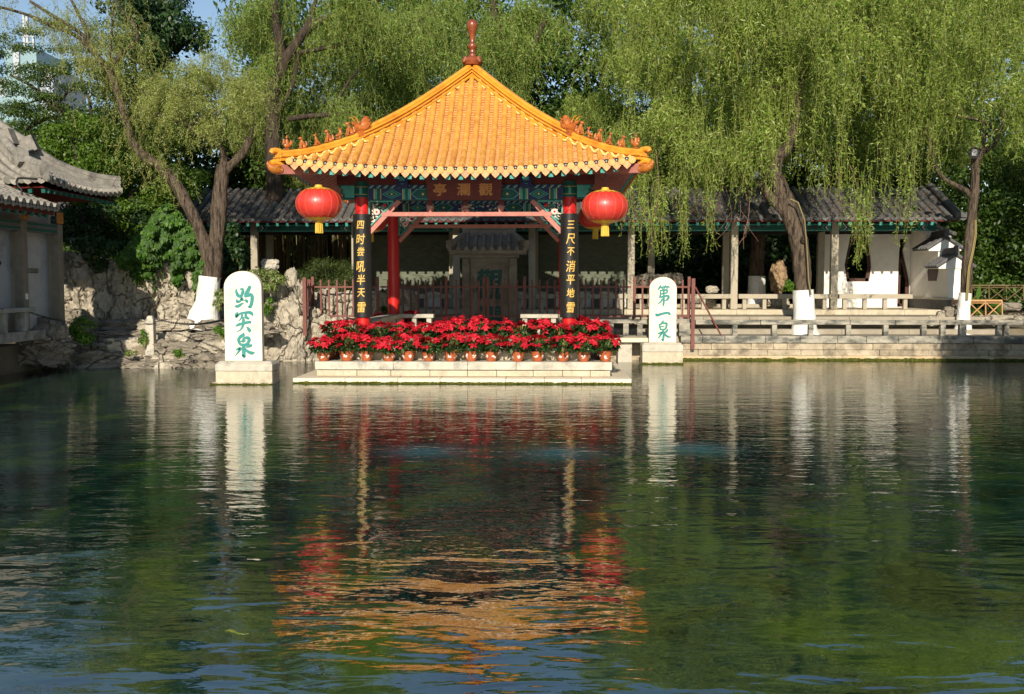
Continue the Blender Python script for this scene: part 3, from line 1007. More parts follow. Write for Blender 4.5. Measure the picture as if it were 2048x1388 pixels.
# pink rail with vases, diagonal braces and carved triangles, front and back
for iy, ys in ((-1, YF), (1, YB)):
    zl = PZ(432.5, YF)
    zu = PZ(424, YF)
    mb = MB()
    mb.box((XC - 1.70, ys - 0.05, zl), (XC + 1.74, ys + 0.05, zu))
    mb.build('hanging_rail', m_pinkwood, pav, bevel=0.006)
    if iy < 0:
        for px in (861, 932, 1002):
            x = PX(px, ys)
            mb = MB()
            mb.lathe((x, ys, zu), [(0.045, 0.0), (0.05, 0.03), (0.075, 0.10), (0.08, 0.12), (0.05, 0.14)] if px != 932 else
                     [(0.06, 0), (0.085, 0.03), (0.07, 0.06), (0.035, 0.075), (0.08, 0.10), (0.10, 0.115), (0.05, 0.14)], 14, 1, 0.5)
            mb.cur = 1
            mb.ball((x, ys - 0.012, zu + 0.10), (0.035, 0.035, 0.022), 8, 5)
            mb.cur = 2
            mb.plate([(-0.05, 0.14), (0.05, 0.14), (0.065, 0.235), (-0.06, 0.235)], (x, ys, zu), U, (0, 0, 1), 0.03)
            mb.build('vase_strut', [m_pinkwood, m_teal, m_darkred], pav, smooth=40)
    for ix in (-1, 1):
        def bx(px): return XC + ix * abs(PX(px, YF) - (XC + 0.0))
        xc = XC + ix * (HC - 0.15)
        top, bot = PZ(401, YF), PZ(465, YF)
        xi = XC + ix * (HC - 0.76)
        mb = MB()
        d = Vector((xc - xi, 0, bot - top)).normalized()
        mb.bar((xi, ys - 0.0, top), (xc, ys, bot), 0.09, 0.085, up=(0, 1, 0))
        mb.build('diagonal_brace', m_pinkwood, pav)
        mb = MB()
        # teal frame
        t = 0.028
        a, b, c = (xc, top - 0.015), (xi + ix * 0.10, top - 0.015), (xc, bot + 0.12)
        for p, q_ in ((a, b), (b, c), (c, a)):
            mb.bar((p[0], ys - 0.02, p[1]), (q_[0], ys - 0.02, q_[1]), t, 0.05, up=(0, 1, 0))
        for k in range(60):
            while True:
                u, v = random.random(), random.random()
                if u + v < 0.93: break
            px_ = a[0] + (b[0] - a[0]) * (0.04 + u * 0.95)
            pz_ = a[1] + (c[1] - a[1]) * (0.04 + v * 0.95)
            an = random.random() * 6.28
            L2, W2 = 0.045 + 0.05 * random.random(), 0.012
            mb.cur = random.choice((0, 0, 1, 1, 2))
            dx, dz = math.cos(an), math.sin(an)
            mb.plate([(0, 0), (dx * L2 * .5 - dz * W2, dz * L2 * .5 + dx * W2), (dx * L2, dz * L2), (dx * L2 * .5 + dz * W2, dz * L2 * .5 - dx * W2)],
                     (px_, ys - 0.01 - 0.0006 * k, pz_), U, (0, 0, 1), 0.008)
        for fx, fz, fr in ((0.30, 0.42, 0.075), (0.62, 0.16, 0.045)):
            px_ = a[0] + (b[0] - a[0]) * fx
            pz_ = a[1] + (c[1] - a[1]) * fz
            for k in range(9):
                an = k * 0.7
                mb.cur = 3 if fx < 0.5 else 4
                mb.ball((px_ + math.cos(an) * fr * .55, ys - 0.055, pz_ + math.sin(an) * fr * .5), (fr * .42, 0.014, fr * .36), 7, 5)
            mb.cur = 4
            mb.ball((px_, ys - 0.068, pz_), (fr * .3, 0.014, fr * .3), 7, 5)
        mb.build('carved_bracket', [m_teal, m_cream, m_dkteal, m_whiteflower, M('rose_paint', (0.55, 0.12, 0.10))] if False else [m_teal, m_cream, m_dkteal, m_whiteflower, m_redcol], pav)

# benches
def bench(a, b):
    mb = MB()
    x0, x1 = min(a[0], b[0]), max(a[0], b[0])
    y0, y1 = min(a[1], b[1]), max(a[1], b[1])
    mb.box((x0, y0, 1.09), (x1, y1, 1.18))
    horiz = (x1 - x0) > (y1 - y0)
    n = 3
    for k in range(n):
        t = 0.12 + 0.76 * k / (n - 1)
        if horiz:
            xx = x0 + (x1 - x0) * t
            mb.box((xx - 0.06, y0 + 0.04, ZF - 0.002), (xx + 0.06, y1 - 0.04, 1.089))
        else:
            yy = y0 + (y1 - y0) * t
            mb.box((x0 + 0.04, yy - 0.06, ZF - 0.002), (x1 - 0.04, yy + 0.06, 1.089))
    mb.build('stone_bench', m_stone2, pav, bevel=0.008)


bench((PX(790, YB), YB - 0.17), (PX(868, YB), YB + 0.17))
bench((PX(1041, YB), YB - 0.17), (XC + HC - 0.16, YB + 0.17))
bench((XC - HC - 0.17, YF + 0.2), (XC - HC + 0.17, YB - 0.2))
bench((XC + HC - 0.17, YF + 0.2), (XC + HC + 0.17, YB - 0.2))

# roof ---------------------------------------------------------------------
RC = np.array([(0, 6.85), (.231, 6.09), (.42, 5.53), (.612, 5.06), (.8, 4.715), (.92, 4.57), (1, 4.52)])


def ridge_z(s):
    s = min(max(s, 0), 1.08)
    c = np.interp(s, _rs, _rz)
    return float(c)


_rr = catmull([tuple(p) for p in RC], 12)
_rs, _rz = _rr[:, 0], _rr[:, 1]
HE = 3.50


def he(a):                                     # eave line bows out a little towards the corners
    return 3.34 + 0.13 * min(1, a) ** 3


def surf_z(dx, t):
    s = t / HE
    u = min(1.0, abs(dx) / max(t, 1e-3))
    return ridge_z(s) - 0.27 - 0.235 * s * s * (1 - u ** 2.2)


def rot4(mb_pts, k):
    c, s = (1, 0, -1, 0)[k], (0, 1, 0, -1)[k]
    return [(XC + (x * c - y * s), YC + (x * s + y * c), z) for x, y, z in mb_pts]


NT = 36
SP = 2 * 3.42 / NT
roof = MB()
eave_clip = MB()
mort = MB()
for k in range(4):
    # stepped pan tiles
    nc, nu = 46, 48
    vs, fs, rows = [], [], []
    for c in range(nc):
        for e in (0, 1):
            sfr = (c + e * 0.999) / nc
            row = []
            for i in range(nu + 1):
                u = -1 + 2 * i / nu
                tm = he(abs(u))
                t = 0.10 + (tm - 0.10) * sfr
                dx = u * t
                z = surf_z(dx, t) + (0.0 if e == 0 else 0.020) - 0.012 * abs(math.sin(PI * ((dx / SP) % 1)))
                row.append(len(vs))
                vs.append((dx, -t, z))
            rows.append(row)
    for a, b in zip(rows[:-1], rows[1:]):
        for i in range(nu): fs.append((b[i], b[i + 1], a[i + 1], a[i]))
    roof.cur = 1
    roof.add(rot4(vs, k), fs)
    roof.cur = 0
    # tube tiles, end discs, drip tiles
    for r in range(-NT // 2, NT // 2 + 1):
        dx = r * SP
        if abs(dx) > 3.36: continue
        tm = he(abs(dx) / 3.47)
        t0 = abs(dx) + 0.14
        if tm - t0 < 0.05: continue
        npt = max(2, int((tm - t0) / 0.31)) + 1
        vs, fs, ring = [], [], []
        for q in range(npt - 1):
            ta, tb = t0 + (tm - t0) * q / (npt - 1), t0 + (tm - t0) * (q + 1) / (npt - 1)
            for t, rad in ((ta, 0.0595), (tb, 0.0620)):
                z = surf_z(dx, t)
                rr_ = []
                for j in range(8):
                    a = PI * (-0.08 + 1.16 * j / 7)
                    rr_.append(len(vs))
                    vs.append((dx - math.cos(a) * rad, -t, z + 0.012 + math.sin(a) * rad * 1.15))
                ring.append(rr_)
        for a, b in zip(ring[:-1], ring[1:]):
            for j in range(7): fs.append((a[j], a[j + 1], b[j + 1], b[j]))
        fs.append(ring[0][::-1])
        fs.append(ring[-1])
        roof.add(rot4(vs, k), fs)
        z = surf_z(dx, tm)
        disc = [(dx + 0.068 * math.cos(a), -tm - 0.004, z + 0.012 + 0.068 * math.sin(a)) for a in np.linspace(0, 2 * PI, 15)[:-1]]
        disc2 = [(x, -tm - 0.03, zz) for x, y, zz in disc]
        n = len(disc)
        roof.add(rot4(disc + disc2, k), [list(range(n)), [n + i for i in range(n)][::-1]] + [(i, (i + 1) % n, n + (i + 1) % n, n + i) for i in range(n)])
        rim = [(dx + 0.05 * math.cos(a), -tm - 0.034, z + 0.012 + 0.05 * math.sin(a)) for a in np.linspace(0, 2 * PI, 11)[:-1]]
        roof.add(rot4(rim, k), [list(range(10))[::-1]])
        nail = []
        tn = tm - 0.12
        if tn > t0 + 0.05:
            bq = MB()
            bq.ball((dx, -tn, surf_z(dx, tn) + 0.09), (0.024, 0.024, 0.04), 7, 5)
            roof.add(rot4(bq.v, k), bq.f)
        if k == 0 and abs(dx) < 3.3:
            mort_top = (dx, -(t0 - 0.02), surf_z(dx, t0) + 0.085)
        # drip tile between this row and the next
        dm = dx + SP / 2
        if abs(dm) < 3.30:
            tm2 = he(abs(dm) / 3.47)
            zz = surf_z(dm, tm2)
            w = SP * 0.47
            zz -= 0.012
            heart = [(-w, 0.0), (-w * 0.98, -0.035), (-w * 0.6, -0.085), (0, -0.135), (w * 0.6, -0.085), (w * 0.98, -0.035), (w, 0.0), (0, 0.018)]
            roof.cur = 1
            A_ = [(dm + a, -tm2 - 0.012 - 0.10 * abs(b), zz + b) for a, b in heart]
            B_ = [(dm + a, -tm2 - 0.0, zz + b + 0.01) for a, b in heart]
            n = len(heart)
            roof.add(rot4(A_ + B_, k), [list(range(n))[::-1], [n + i for i in range(n)]] + [(i, n + i, n + (i + 1) % n, (i + 1) % n) for i in range(n)])
            roof.cur = 0
            if k in (0,):
                q = MB()
                yy, zc = -tm2 + 0.05, zz + 0.055
                q.cur = 0
                q.ball((dm, yy, zc + 0.012), (0.05, 0.035, 0.035), 8, 5)
                q.tube([(dm - 0.06, yy, zc + 0.04), (dm - 0.035, yy - 0.02, zc - 0.01), (dm, yy - 0.03, zc - 0.03), (dm + 0.035, yy - 0.02, zc - 0.01), (dm + 0.06, yy, zc + 0.04)], 0.006, 5)
                for f_ in q.f: pass
                eave_clip.cur = 0
                eave_clip.add(rot4(q.v, k), q.f)
                q = MB()
                q.ball((dm, yy - 0.03, zc + 0.0), (0.022, 0.012, 0.02), 8, 5)
                eave_clip.cur = 1
                eave_clip.add(rot4(q.v, k), q.f)
    # pale mortar line waving between the tile heads under the hips
    for sgn in (-1, 1):
        pts = []
        for r in range(1, NT // 2 + 1):
            for half_, lift, back in ((0.5, 0.030, 0.05), (1.0, 0.100, -0.01)):
                dx = (r - 1 + half_) * SP
                if dx > 3.28 or dx < 0.12: continue
                t = dx + 0.13 + back
                pts.append((sgn * dx, -t, surf_z(dx, min(t, 3.4)) + lift))
        if len(pts) > 3:
            pts = [tuple(p) for p in catmull(pts, 4)]
            q = MB()
            q.tube(pts, 0.024, 5)
            mort.add(rot4(q.v, k), q.f)
            # flat pale strip between wave and hip
roof_o = roof.build('roof', [m_glaze, m_pan], pav, smooth=35)
mort.build('mortar_line', m_mortar, roof_o, smooth=60)
eave_clip.build('eave_lamps', [m_iron, m_lamp], roof_o, smooth=40)

# underside: boarding and rafters
und = MB()
raf = MB()
for k in range(4):
    vs, fs = [], []
    for i in range(17):
        u = -1 + 2 * i / 16
        for t in (0.6, 2.1, he(abs(u)) - 0.06):
            vs.append((u * t, -t, surf_z(u * t, t) - 0.085))
    for i in range(16):
        for j in range(2):
            a = i * 3 + j
            fs.append((a, a + 1, a + 4, a + 3))
    und.add(rot4(vs, k), fs)
    for r in range(-13, 14):
        dx = r * 0.245
        te = he(abs(dx) / 3.47) - 0.10
        ts = max(1.9, abs(dx) + 0.16)
        if te - ts < 0.1: continue
        q = MB()
        za_, zb_ = surf_z(dx, ts) - 0.15, surf_z(dx, te) - 0.135
        q.bar((dx, -ts, za_), (dx, -te, zb_), 0.085, 0.085)
        raf.cur = 0
        raf.add(rot4(q.v, k), q.f)
        q = MB()
        q.bar((dx, -te - 0.001, zb_ - 0.004), (dx, -te - 0.035, zb_ - 0.006), 0.092, 0.10)
        raf.cur = 1
        raf.add(rot4(q.v, k), q.f)
    for side in (0,):
        q = MB()
        q.cur = 0
        pts = [(u * (he(abs(u)) - 0.14), -(he(abs(u)) - 0.14), surf_z(u * 3.3, he(abs(u)) - 0.14) - 0.085) for u in np.linspace(-0.93, 0.93, 15)]
        for a, b in zip(pts[:-1], pts[1:]): q.bar(a, b, 0.05, 0.05)
        raf.cur = 0
        raf.add(rot4(q.v, k), q.f)
und.build('eave_boarding', m_darkred, roof_o)
raf.build('rafters', [m_pinkwood, m_teal], roof_o)

# hips
prof_hi = [(-.14, 0), (-.145, .035), (-.13, .05), (-.085, .055), (-.085, .08), (-.13, .085), (-.14, .105), (-.125, .12), (-.08, .125), (-.08, .15), (-.12, .155), (-.128, .172), (-.115, .19), (-.07, .195), (-.075, .235), (-.05, .268), (0, .282)]
prof_lo = [(-.125, 0), (-.13, .03), (-.115, .045), (-.075, .05), (-.075, .072), (-.115, .077), (-.122, .095), (-.105, .11), (-.07, .115), (-.07, .132), (-.075, .165), (-.048, .198), (0, .21)]


def sweep(mb, prof, s0, s1, ang, n):
    full = prof + [(-a, b) for a, b in prof[::-1][1:]]
    dirv = Vector((math.cos(ang), math.sin(ang), 0))
    lat = Vector((-dirv.y, dirv.x, 0))
    rings, vs, fs = [], [], []
    for i in range(n + 1):
        s = s0 + (s1 - s0) * i / n
        base = Vector((XC, YC, 0)) + dirv * (s * HE * math.sqrt(2))
        z = ridge_z(s) - 0.29
        r_ = []
        for a, b in full:
            r_.append(len(vs))
            vs.append(tuple(base + lat * a + Vector((0, 0, z + b * 1.0))))
        rings.append(r_)
    m_ = len(full)
    for a, b in zip(rings[:-1], rings[1:]):
        for j in range(m_ - 1): fs.append((a[j], b[j], b[j + 1], a[j + 1]))
    fs.append(rings[0])
    fs.append(rings[-1][::-1])
    mb.add(vs, fs)


def on_hip(s, ang, up=0.0):
    d = Vector((math.cos(ang), math.sin(ang), 0))
    return Vector((XC, YC, 0)) + d * (s * HE * math.sqrt(2)) + Vector((0, 0, ridge_z(s) - 0.29 + up)), d


def frame_pts(mb_src, o, d, sc=1.0):
    """place a small model (x forward, z up) at o looking along d"""
    l = Vector((-d.y, d.x, 0))
    return [tuple(o + d * (x * sc) + l * (y * sc) + Vector((0, 0, z * sc))) for x, y, z in mb_src.v]


def beast_model(kind):
    q = MB()
    q.box((-0.07, -0.05, 0), (0.09, 0.05, 0.018))
    if kind == 0:      # immortal riding a hen
        q.ball((0, 0, 0.10), (0.085, 0.05, 0.06), 10, 7)
        q.ball((0.07, 0, 0.155), (0.036, 0.03, 0.045), 8, 6)
        q.tube([(0.09, 0, 0.15), (0.125, 0, 0.14)], [0.014, 0.004], 6)
        q.ball((0.07, 0, 0.205), (0.026, 0.012, 0.024), 7, 5)
        q.tube([(-0.06, 0, 0.11), (-0.10, 0, 0.17), (-0.095, 0, 0.22)], [0.04, 0.035, 0.012], 8)
        q.tube([(0.0, 0, 0.12), (0.0, 0, 0.20), (0.005, 0, 0.235)], [0.045, 0.034, 0.02], 9)
        q.ball((0.008, 0, 0.262), 0.027, 8, 6)
        q.ball((0.0, 0, 0.292), (0.018, 0.018, 0.02), 7, 5)
        q.tube([(-0.02, 0, 0.05), (0.03, 0, 0.03)], [0.02, 0.018], 6)
    elif kind == 1:    # seated dragon or lion
        q.tube([(-0.05, 0, 0.05), (-0.01, 0, 0.10), (0.03, 0, 0.165), (0.045, 0, 0.20)], [0.05, 0.052, 0.036, 0.026], 10)
        for s_ in (-1, 1):
            q.tube([(0.045, 0.024 * s_, 0.14), (0.06, 0.028 * s_, 0.07), (0.068, 0.028 * s_, 0.02)], [0.02, 0.016, 0.014], 6)
            q.ball((-0.03, 0.04 * s_, 0.05), (0.045, 0.02, 0.04), 8, 5)
            q.tube([(0.04, 0.02 * s_, 0.24), (0.028, 0.028 * s_, 0.268)], [0.01, 0.003], 5)
        q.ball((0.06, 0, 0.225), (0.045, 0.034, 0.034), 9, 6)
        q.tube([(0.085, 0, 0.222), (0.118, 0, 0.212)], [0.022, 0.014], 7)
        q.tube([(-0.075, 0, 0.04), (-0.10, 0, 0.10), (-0.085, 0, 0.16), (-0.07, 0, 0.18)], [0.02, 0.026, 0.02, 0.006], 7)
    elif kind == 2:    # standing slim horse or phoenix
        q.tube([(-0.05, 0, 0.06), (0.0, 0, 0.09), (0.035, 0, 0.15), (0.04, 0, 0.20)], [0.036, 0.044, 0.028, 0.02], 9)
        for s_ in (-1, 1):
            q.tube([(0.035, 0.02 * s_, 0.12), (0.045, 0.022 * s_, 0.02)], [0.016, 0.012], 6)
        q.ball((0.056, 0, 0.225), (0.034, 0.024, 0.028), 8, 6)
        q.tube([(0.075, 0, 0.222), (0.10, 0, 0.21)], [0.015, 0.008], 6)
        q.tube([(0.04, 0, 0.245), (0.03, 0, 0.275)], [0.012, 0.003], 5)
        q.tube([(-0.06, 0, 0.05), (-0.12, 0, 0.035), (-0.14, 0, 0.05)], [0.022, 0.016, 0.005], 7)
    else:              # fish tail reared up
        q.tube([(0.05, 0, 0.06), (0.02, 0, 0.08), (-0.02, 0, 0.13), (-0.005, 0, 0.19), (0.04, 0, 0.235)], [0.03, 0.036, 0.032, 0.024, 0.008], 9)
        q.tube([(-0.005, 0, 0.19), (-0.05, 0, 0.24)], [0.018, 0.004], 6)
        q.ball((0.065, 0, 0.065), (0.04, 0.03, 0.028), 8, 6)
        for s_ in (-1, 1): q.tube([(0.01, 0.03 * s_, 0.09), (-0.04, 0.06 * s_, 0.12)], [0.02, 0.004], 5)
        q.tube([(0.0, 0, 0.03), (0.0, 0, 0.08)], [0.03, 0.03], 7)
    return q


def big_beast():
    q = MB()
    q.box((-0.16, -0.11, -0.10), (0.13, 0.11, 0.02))
    pts = []
    for i in range(9):
        t = i / 8
        pts.append((-0.10 + 0.02 * math.sin(t * 5), 0, 0.0 + 0.34 * t))
    q.tube(pts, [0.13, 0.135, 0.135, 0.13, 0.12, 0.11, 0.095, 0.075, 0.04], 12, rough=0.25, flat=0.75)
    q.tube([(-0.02, 0, 0.08), (0.08, 0, 0.11), (0.17, 0, 0.13)], [0.10, 0.085, 0.05], 10, rough=0.2)
    q.tube([(0.12, 0, 0.15), (0.21, 0, 0.165), (0.24, 0, 0.19)], [0.04, 0.035, 0.02], 8)
    q.tube([(0.08, 0, 0.05), (0.19, 0, 0.06)], [0.05, 0.028], 8)
    for s_ in (-1, 1):
        q.ball((0.10, 0.06 * s_, 0.175), (0.03, 0.025, 0.03), 8, 6)
        q.tube([(0.0, 0.08 * s_, 0.06), (-0.06, 0.12 * s_, 0.10), (-0.12, 0.13 * s_, 0.18)], [0.03, 0.025, 0.006], 6)
        for j in range(4): q.tube([(-0.10, 0.10 * s_, 0.08 + 0.05 * j), (-0.17, 0.11 * s_, 0.12 + 0.06 * j)], [0.02, 0.004], 5)
    return q


def horns():
    q = MB()
    for s_ in (-1, 1):
        q.tube([(0.10, 0.04 * s_, 0.19), (0.15, 0.055 * s_, 0.25), (0.20, 0.065 * s_, 0.285), (0.27, 0.07 * s_, 0.29)], [0.014, 0.012, 0.009, 0.003], 6)
    return q


FIGS = [(0.945, 0, 1.0), (0.875, 1, 0.92), (0.81, 2, 0.95), (0.755, 1, 1.0), (0.705, 3, 1.05), (0.655, 1, 1.1)]
for k, ang in enumerate((R(225), R(315), R(45), R(135))):
    mb = MB()
    sweep(mb, prof_hi, 0.02, 0.60, ang, 26)
    sweep(mb, prof_lo, 0.60, 0.985, ang, 18)
    hip = mb.build('hip_ridge', m_ridge, roof_o, smooth=32)
    # tip: scrolled cap tile and mouldings
    o, d = on_hip(0.985, ang, 0)
    l = Vector((-d.y, d.x, 0))
    q = MB()
    q.tube([(-0.05, 0, 0.19), (0.06, 0, 0.20), (0.12, 0, 0.185), (0.15, 0, 0.14)], [0.055, 0.055, 0.055, 0.045], 9)
    q.box((-0.02, -0.10, 0.06), (0.05, 0.10, 0.12))
    q.box((-0.02, -0.07, 0.0), (0.03, 0.07, 0.06))
    q.box((-0.02, -0.10, 0.125), (0.02, 0.10, 0.165))
    q.tube([(-0.10, 0, -0.04), (0.08, 0, -0.02), (0.16, 0, -0.05)], [0.06, 0.062, 0.05], 9)
    mb = MB()
    mb.add(frame_pts(q, o, d), q.f)
    mb.build('ridge_tip', m_ridge, roof_o, smooth=40)
    # hip rafter and dragon head below it
    z = surf_z(3.40, 3.40) - 0.20
    a = Vector((XC, YC, 0)) + d * (2.0 * math.sqrt(2)) + Vector((0, 0, 4.22))
    b = Vector((XC, YC, 0)) + d * (3.44 * math.sqrt(2)) + Vector((0, 0, z + 0.02))
    mb = MB()
    mb.bar(a, b, 0.15, 0.17)
    mb.build('hip_rafter', m_pinkwood, roof_o)
    q = MB()
    q.tube([(-0.02, 0, 0.0), (0.08, 0, 0.0), (0.17, 0, 0.01), (0.25, 0, 0.045), (0.30, 0, 0.09)], [0.115, 0.12, 0.11, 0.085, 0.045], 12, rough=0.1)
    q.tube([(0.05, 0, 0.10), (0.14, 0, 0.13), (0.20, 0, 0.12)], [0.05, 0.045, 0.02], 8)
    q.tube([(0.24, 0, 0.07), (0.32, 0, 0.12), (0.31, 0, 0.165)], [0.05, 0.04, 0.012], 8)
    for s_ in (-1, 1):
        q.ball((0.13, 0.085 * s_, 0.05), (0.035, 0.022, 0.03), 8, 6)
        for rr2 in (0.075, 0.045):
            q.tube([(0.05 + rr2 * math.cos(t), 0.115 * s_, 0.0 + rr2 * math.sin(t)) for t in np.linspace(0, 5.4, 12)], 0.011, 5)
    mb = MB()
    mb.add(frame_pts(q, b - d * 0.02, d, 0.80), q.f)
    mb.build('dragon_head', m_dragon, roof_o, smooth=50)
    o, d = on_hip(0.60, ang, 0.17)
    q = big_beast()
    mb = MB()
    mb.add(frame_pts(q, o, d, 1.0), q.f)
    bb = mb.build('ridge_beast', m_orange, roof_o, smooth=50)
    q = horns()
    mb = MB()
    mb.add(frame_pts(q, o, d, 1.0), q.f)
    mb.build('horn', m_gold if False else m_ridge, roof_o, smooth=50)
    for s, kind, sc in FIGS:
        o, d = on_hip(s, ang, 0.20)
        q = beast_model(kind)
        mb = MB()
        mb.add(frame_pts(q, o, d, sc * 0.92), q.f)
        mb.build('ridge_figure', m_orange, roof_o, smooth=50)
# finial
mb = MB()
z0 = 6.72
for k in range(4):
    a = R(45 + 90 * k)
    d = Vector((math.cos(a), math.sin(a), 0))
    q = MB()
    q.tube([(0.05, 0, 0.02), (0.16, 0, 0.17), (0.24, 0, 0.16), (0.29, 0, 0.06)], [0.085, 0.07, 0.06, 0.035], 9)
    mb.add(frame_pts(q, Vector((XC, YC, z0)), d, 0.9), q.f)
mb.lathe((XC, YC, z0), [(0.20, 0.02), (0.23, 0.10), (0.20, 0.17), (0.13, 0.20), (0.085, 0.22), (0.075, 0.27), (0.095, 0.285), (0.065, 0.31), (0.062, 0.35), (0.085, 0.385),
                        (0.10, 0.41), (0.105, 0.44), (0.095, 0.475), (0.065, 0.495), (0.05, 0.52), (0.055, 0.60), (0.08, 0.72), (0.112, 0.84), (0.122, 0.90), (0.113, 0.955), (0.085, 0.995), (0.045, 1.015), (0.005, 1.02)], 26)
mb.build('finial', m_finial, roof_o, smooth=35)

# ------------------------------------------------------------------ lanterns hanging from the four eave corners
def lantern(x, y, z, label, first=True):
    t = thing('lantern', label, 'lantern', (x, y, z), 'red lanterns hanging from the pavilion eaves')
    prof = []
    for i in range(17):
        a = -PI / 2 * 0.93 + PI * 0.93 * i / 16
        prof.append((0.445 * math.cos(a) ** 0.82, 0.315 * math.sin(a)))
    n, G = 16, 5
    vs, fs = [], []
    N_ = n * G
    for r, zz in prof:
        for k in range(N_):
            a = 2 * PI * k / N_
            f = (k % G) / G
            rr_ = r * (1 - 0.012 * (1 - (2 * f - 1) ** 2) - (0.010 if k % G == 0 else 0))
            vs.append((x + math.cos(a) * rr_, y + math.sin(a) * rr_, z + zz))
    for i in range(len(prof) - 1):
        for k in range(N_):
            k2 = (k + 1) % N_
            fs.append((i * N_ + k, i * N_ + k2, (i + 1) * N_ + k2, (i + 1) * N_ + k))
    mb = MB()
    mb.add(vs, fs)
    mb.build('lantern_body', m_lantern, t, smooth=60)
    mb = MB()
    for k in range(n):                                   # thin gold ribs
        a = 2 * PI * k / n
        pts = [(x + math.cos(a) * (r * 0.992), y + math.sin(a) * (r * 0.992), z + zz) for r, zz in prof]
        mb.tube(pts, 0.0035, 4)
    mb.build('rib', M_gold_rib, t)
    mb = MB()
    for zz, sg in ((0.300, 1), (-0.295, -1)):            # scalloped gold collars
        nn = 48
        for k in range(nn):
            pass
        R1 = [(0.09, zz + sg * 0.012)]
        vs, fs = [], []
        for k in range(96):
            a = 2 * PI * k / 96
            ro = 0.255 + 0.035 * abs(math.sin(a * 8))
            for rr_ in (0.08, 0.17, ro):
                ss = min(1, (rr_ / 0.445)) ** (1 / 0.82)
                zq = 0.315 * math.sqrt(max(0, 1 - ss * ss)) + 0.006
                vs.append((x + math.cos(a) * rr_, y + math.sin(a) * rr_, z + sg * zq))
        for k in range(96):
            k2 = (k + 1) % 96
            for j in range(2): fs.append((k * 3 + j, k2 * 3 + j, k2 * 3 + j + 1, k * 3 + j + 1))
        mb.add(vs, fs)
    mb.lathe((x, y, z + 0.30), [(0.085, 0), (0.085, 0.03), (0.07, 0.035), (0.07, 0.06), (0.06, 0.065)], 18)
    mb.lathe((x, y, z - 0.345), [(0.07, 0), (0.07, 0.05)], 18)
    mb.build('gold_collar', m_lgold, t, smooth=40)
    mb = MB()
    for k in range(26):
        a = 2 * PI * k / 26
        for rr_ in (0.066, 0.045):
            p = (x + math.cos(a) * rr_, y + math.sin(a) * rr_)
            e = 0.006 * random.uniform(-1, 1)
            mb.bar((p[0], p[1], z - 0.345), (p[0] * 1 + e + math.cos(a) * 0.004, p[1] + e, z - 0.55 - 0.015 * random.random()), 0.012, 0.008)
    mb.build('tassel', m_tassel, t)
    mb = MB()
    top = surf_z(abs(x - XC), max(abs(y - YC), abs(x - XC))) - 0.2
    mb.tube([(x, y, z + 0.36), (x, y, top)], 0.005, 5)
    mb.build('hanging_cord', m_iron, t)
    return t


M_gold_rib = M('rib_thread', (0.72, 0.14, 0.045))
LZ = PZ(407, 19.1)
lantern(PX(640, 19.1), 19.1, LZ, 'red silk lantern with a yellow tassel at the left front corner of the pavilion')
lantern(PX(1209, 19.1), 19.1, PZ(414, 19.1), 'red silk lantern with a yellow tassel at the right front corner of the pavilion')
lantern(PX(743, 25.4), 25.4, PZ(439, 25.4), 'shaded red lantern mostly hidden behind the left couplet board')
lantern(PX(1190, 25.4), 25.4, PZ(434, 25.4), 'shaded red lantern half hidden behind the right front lantern')

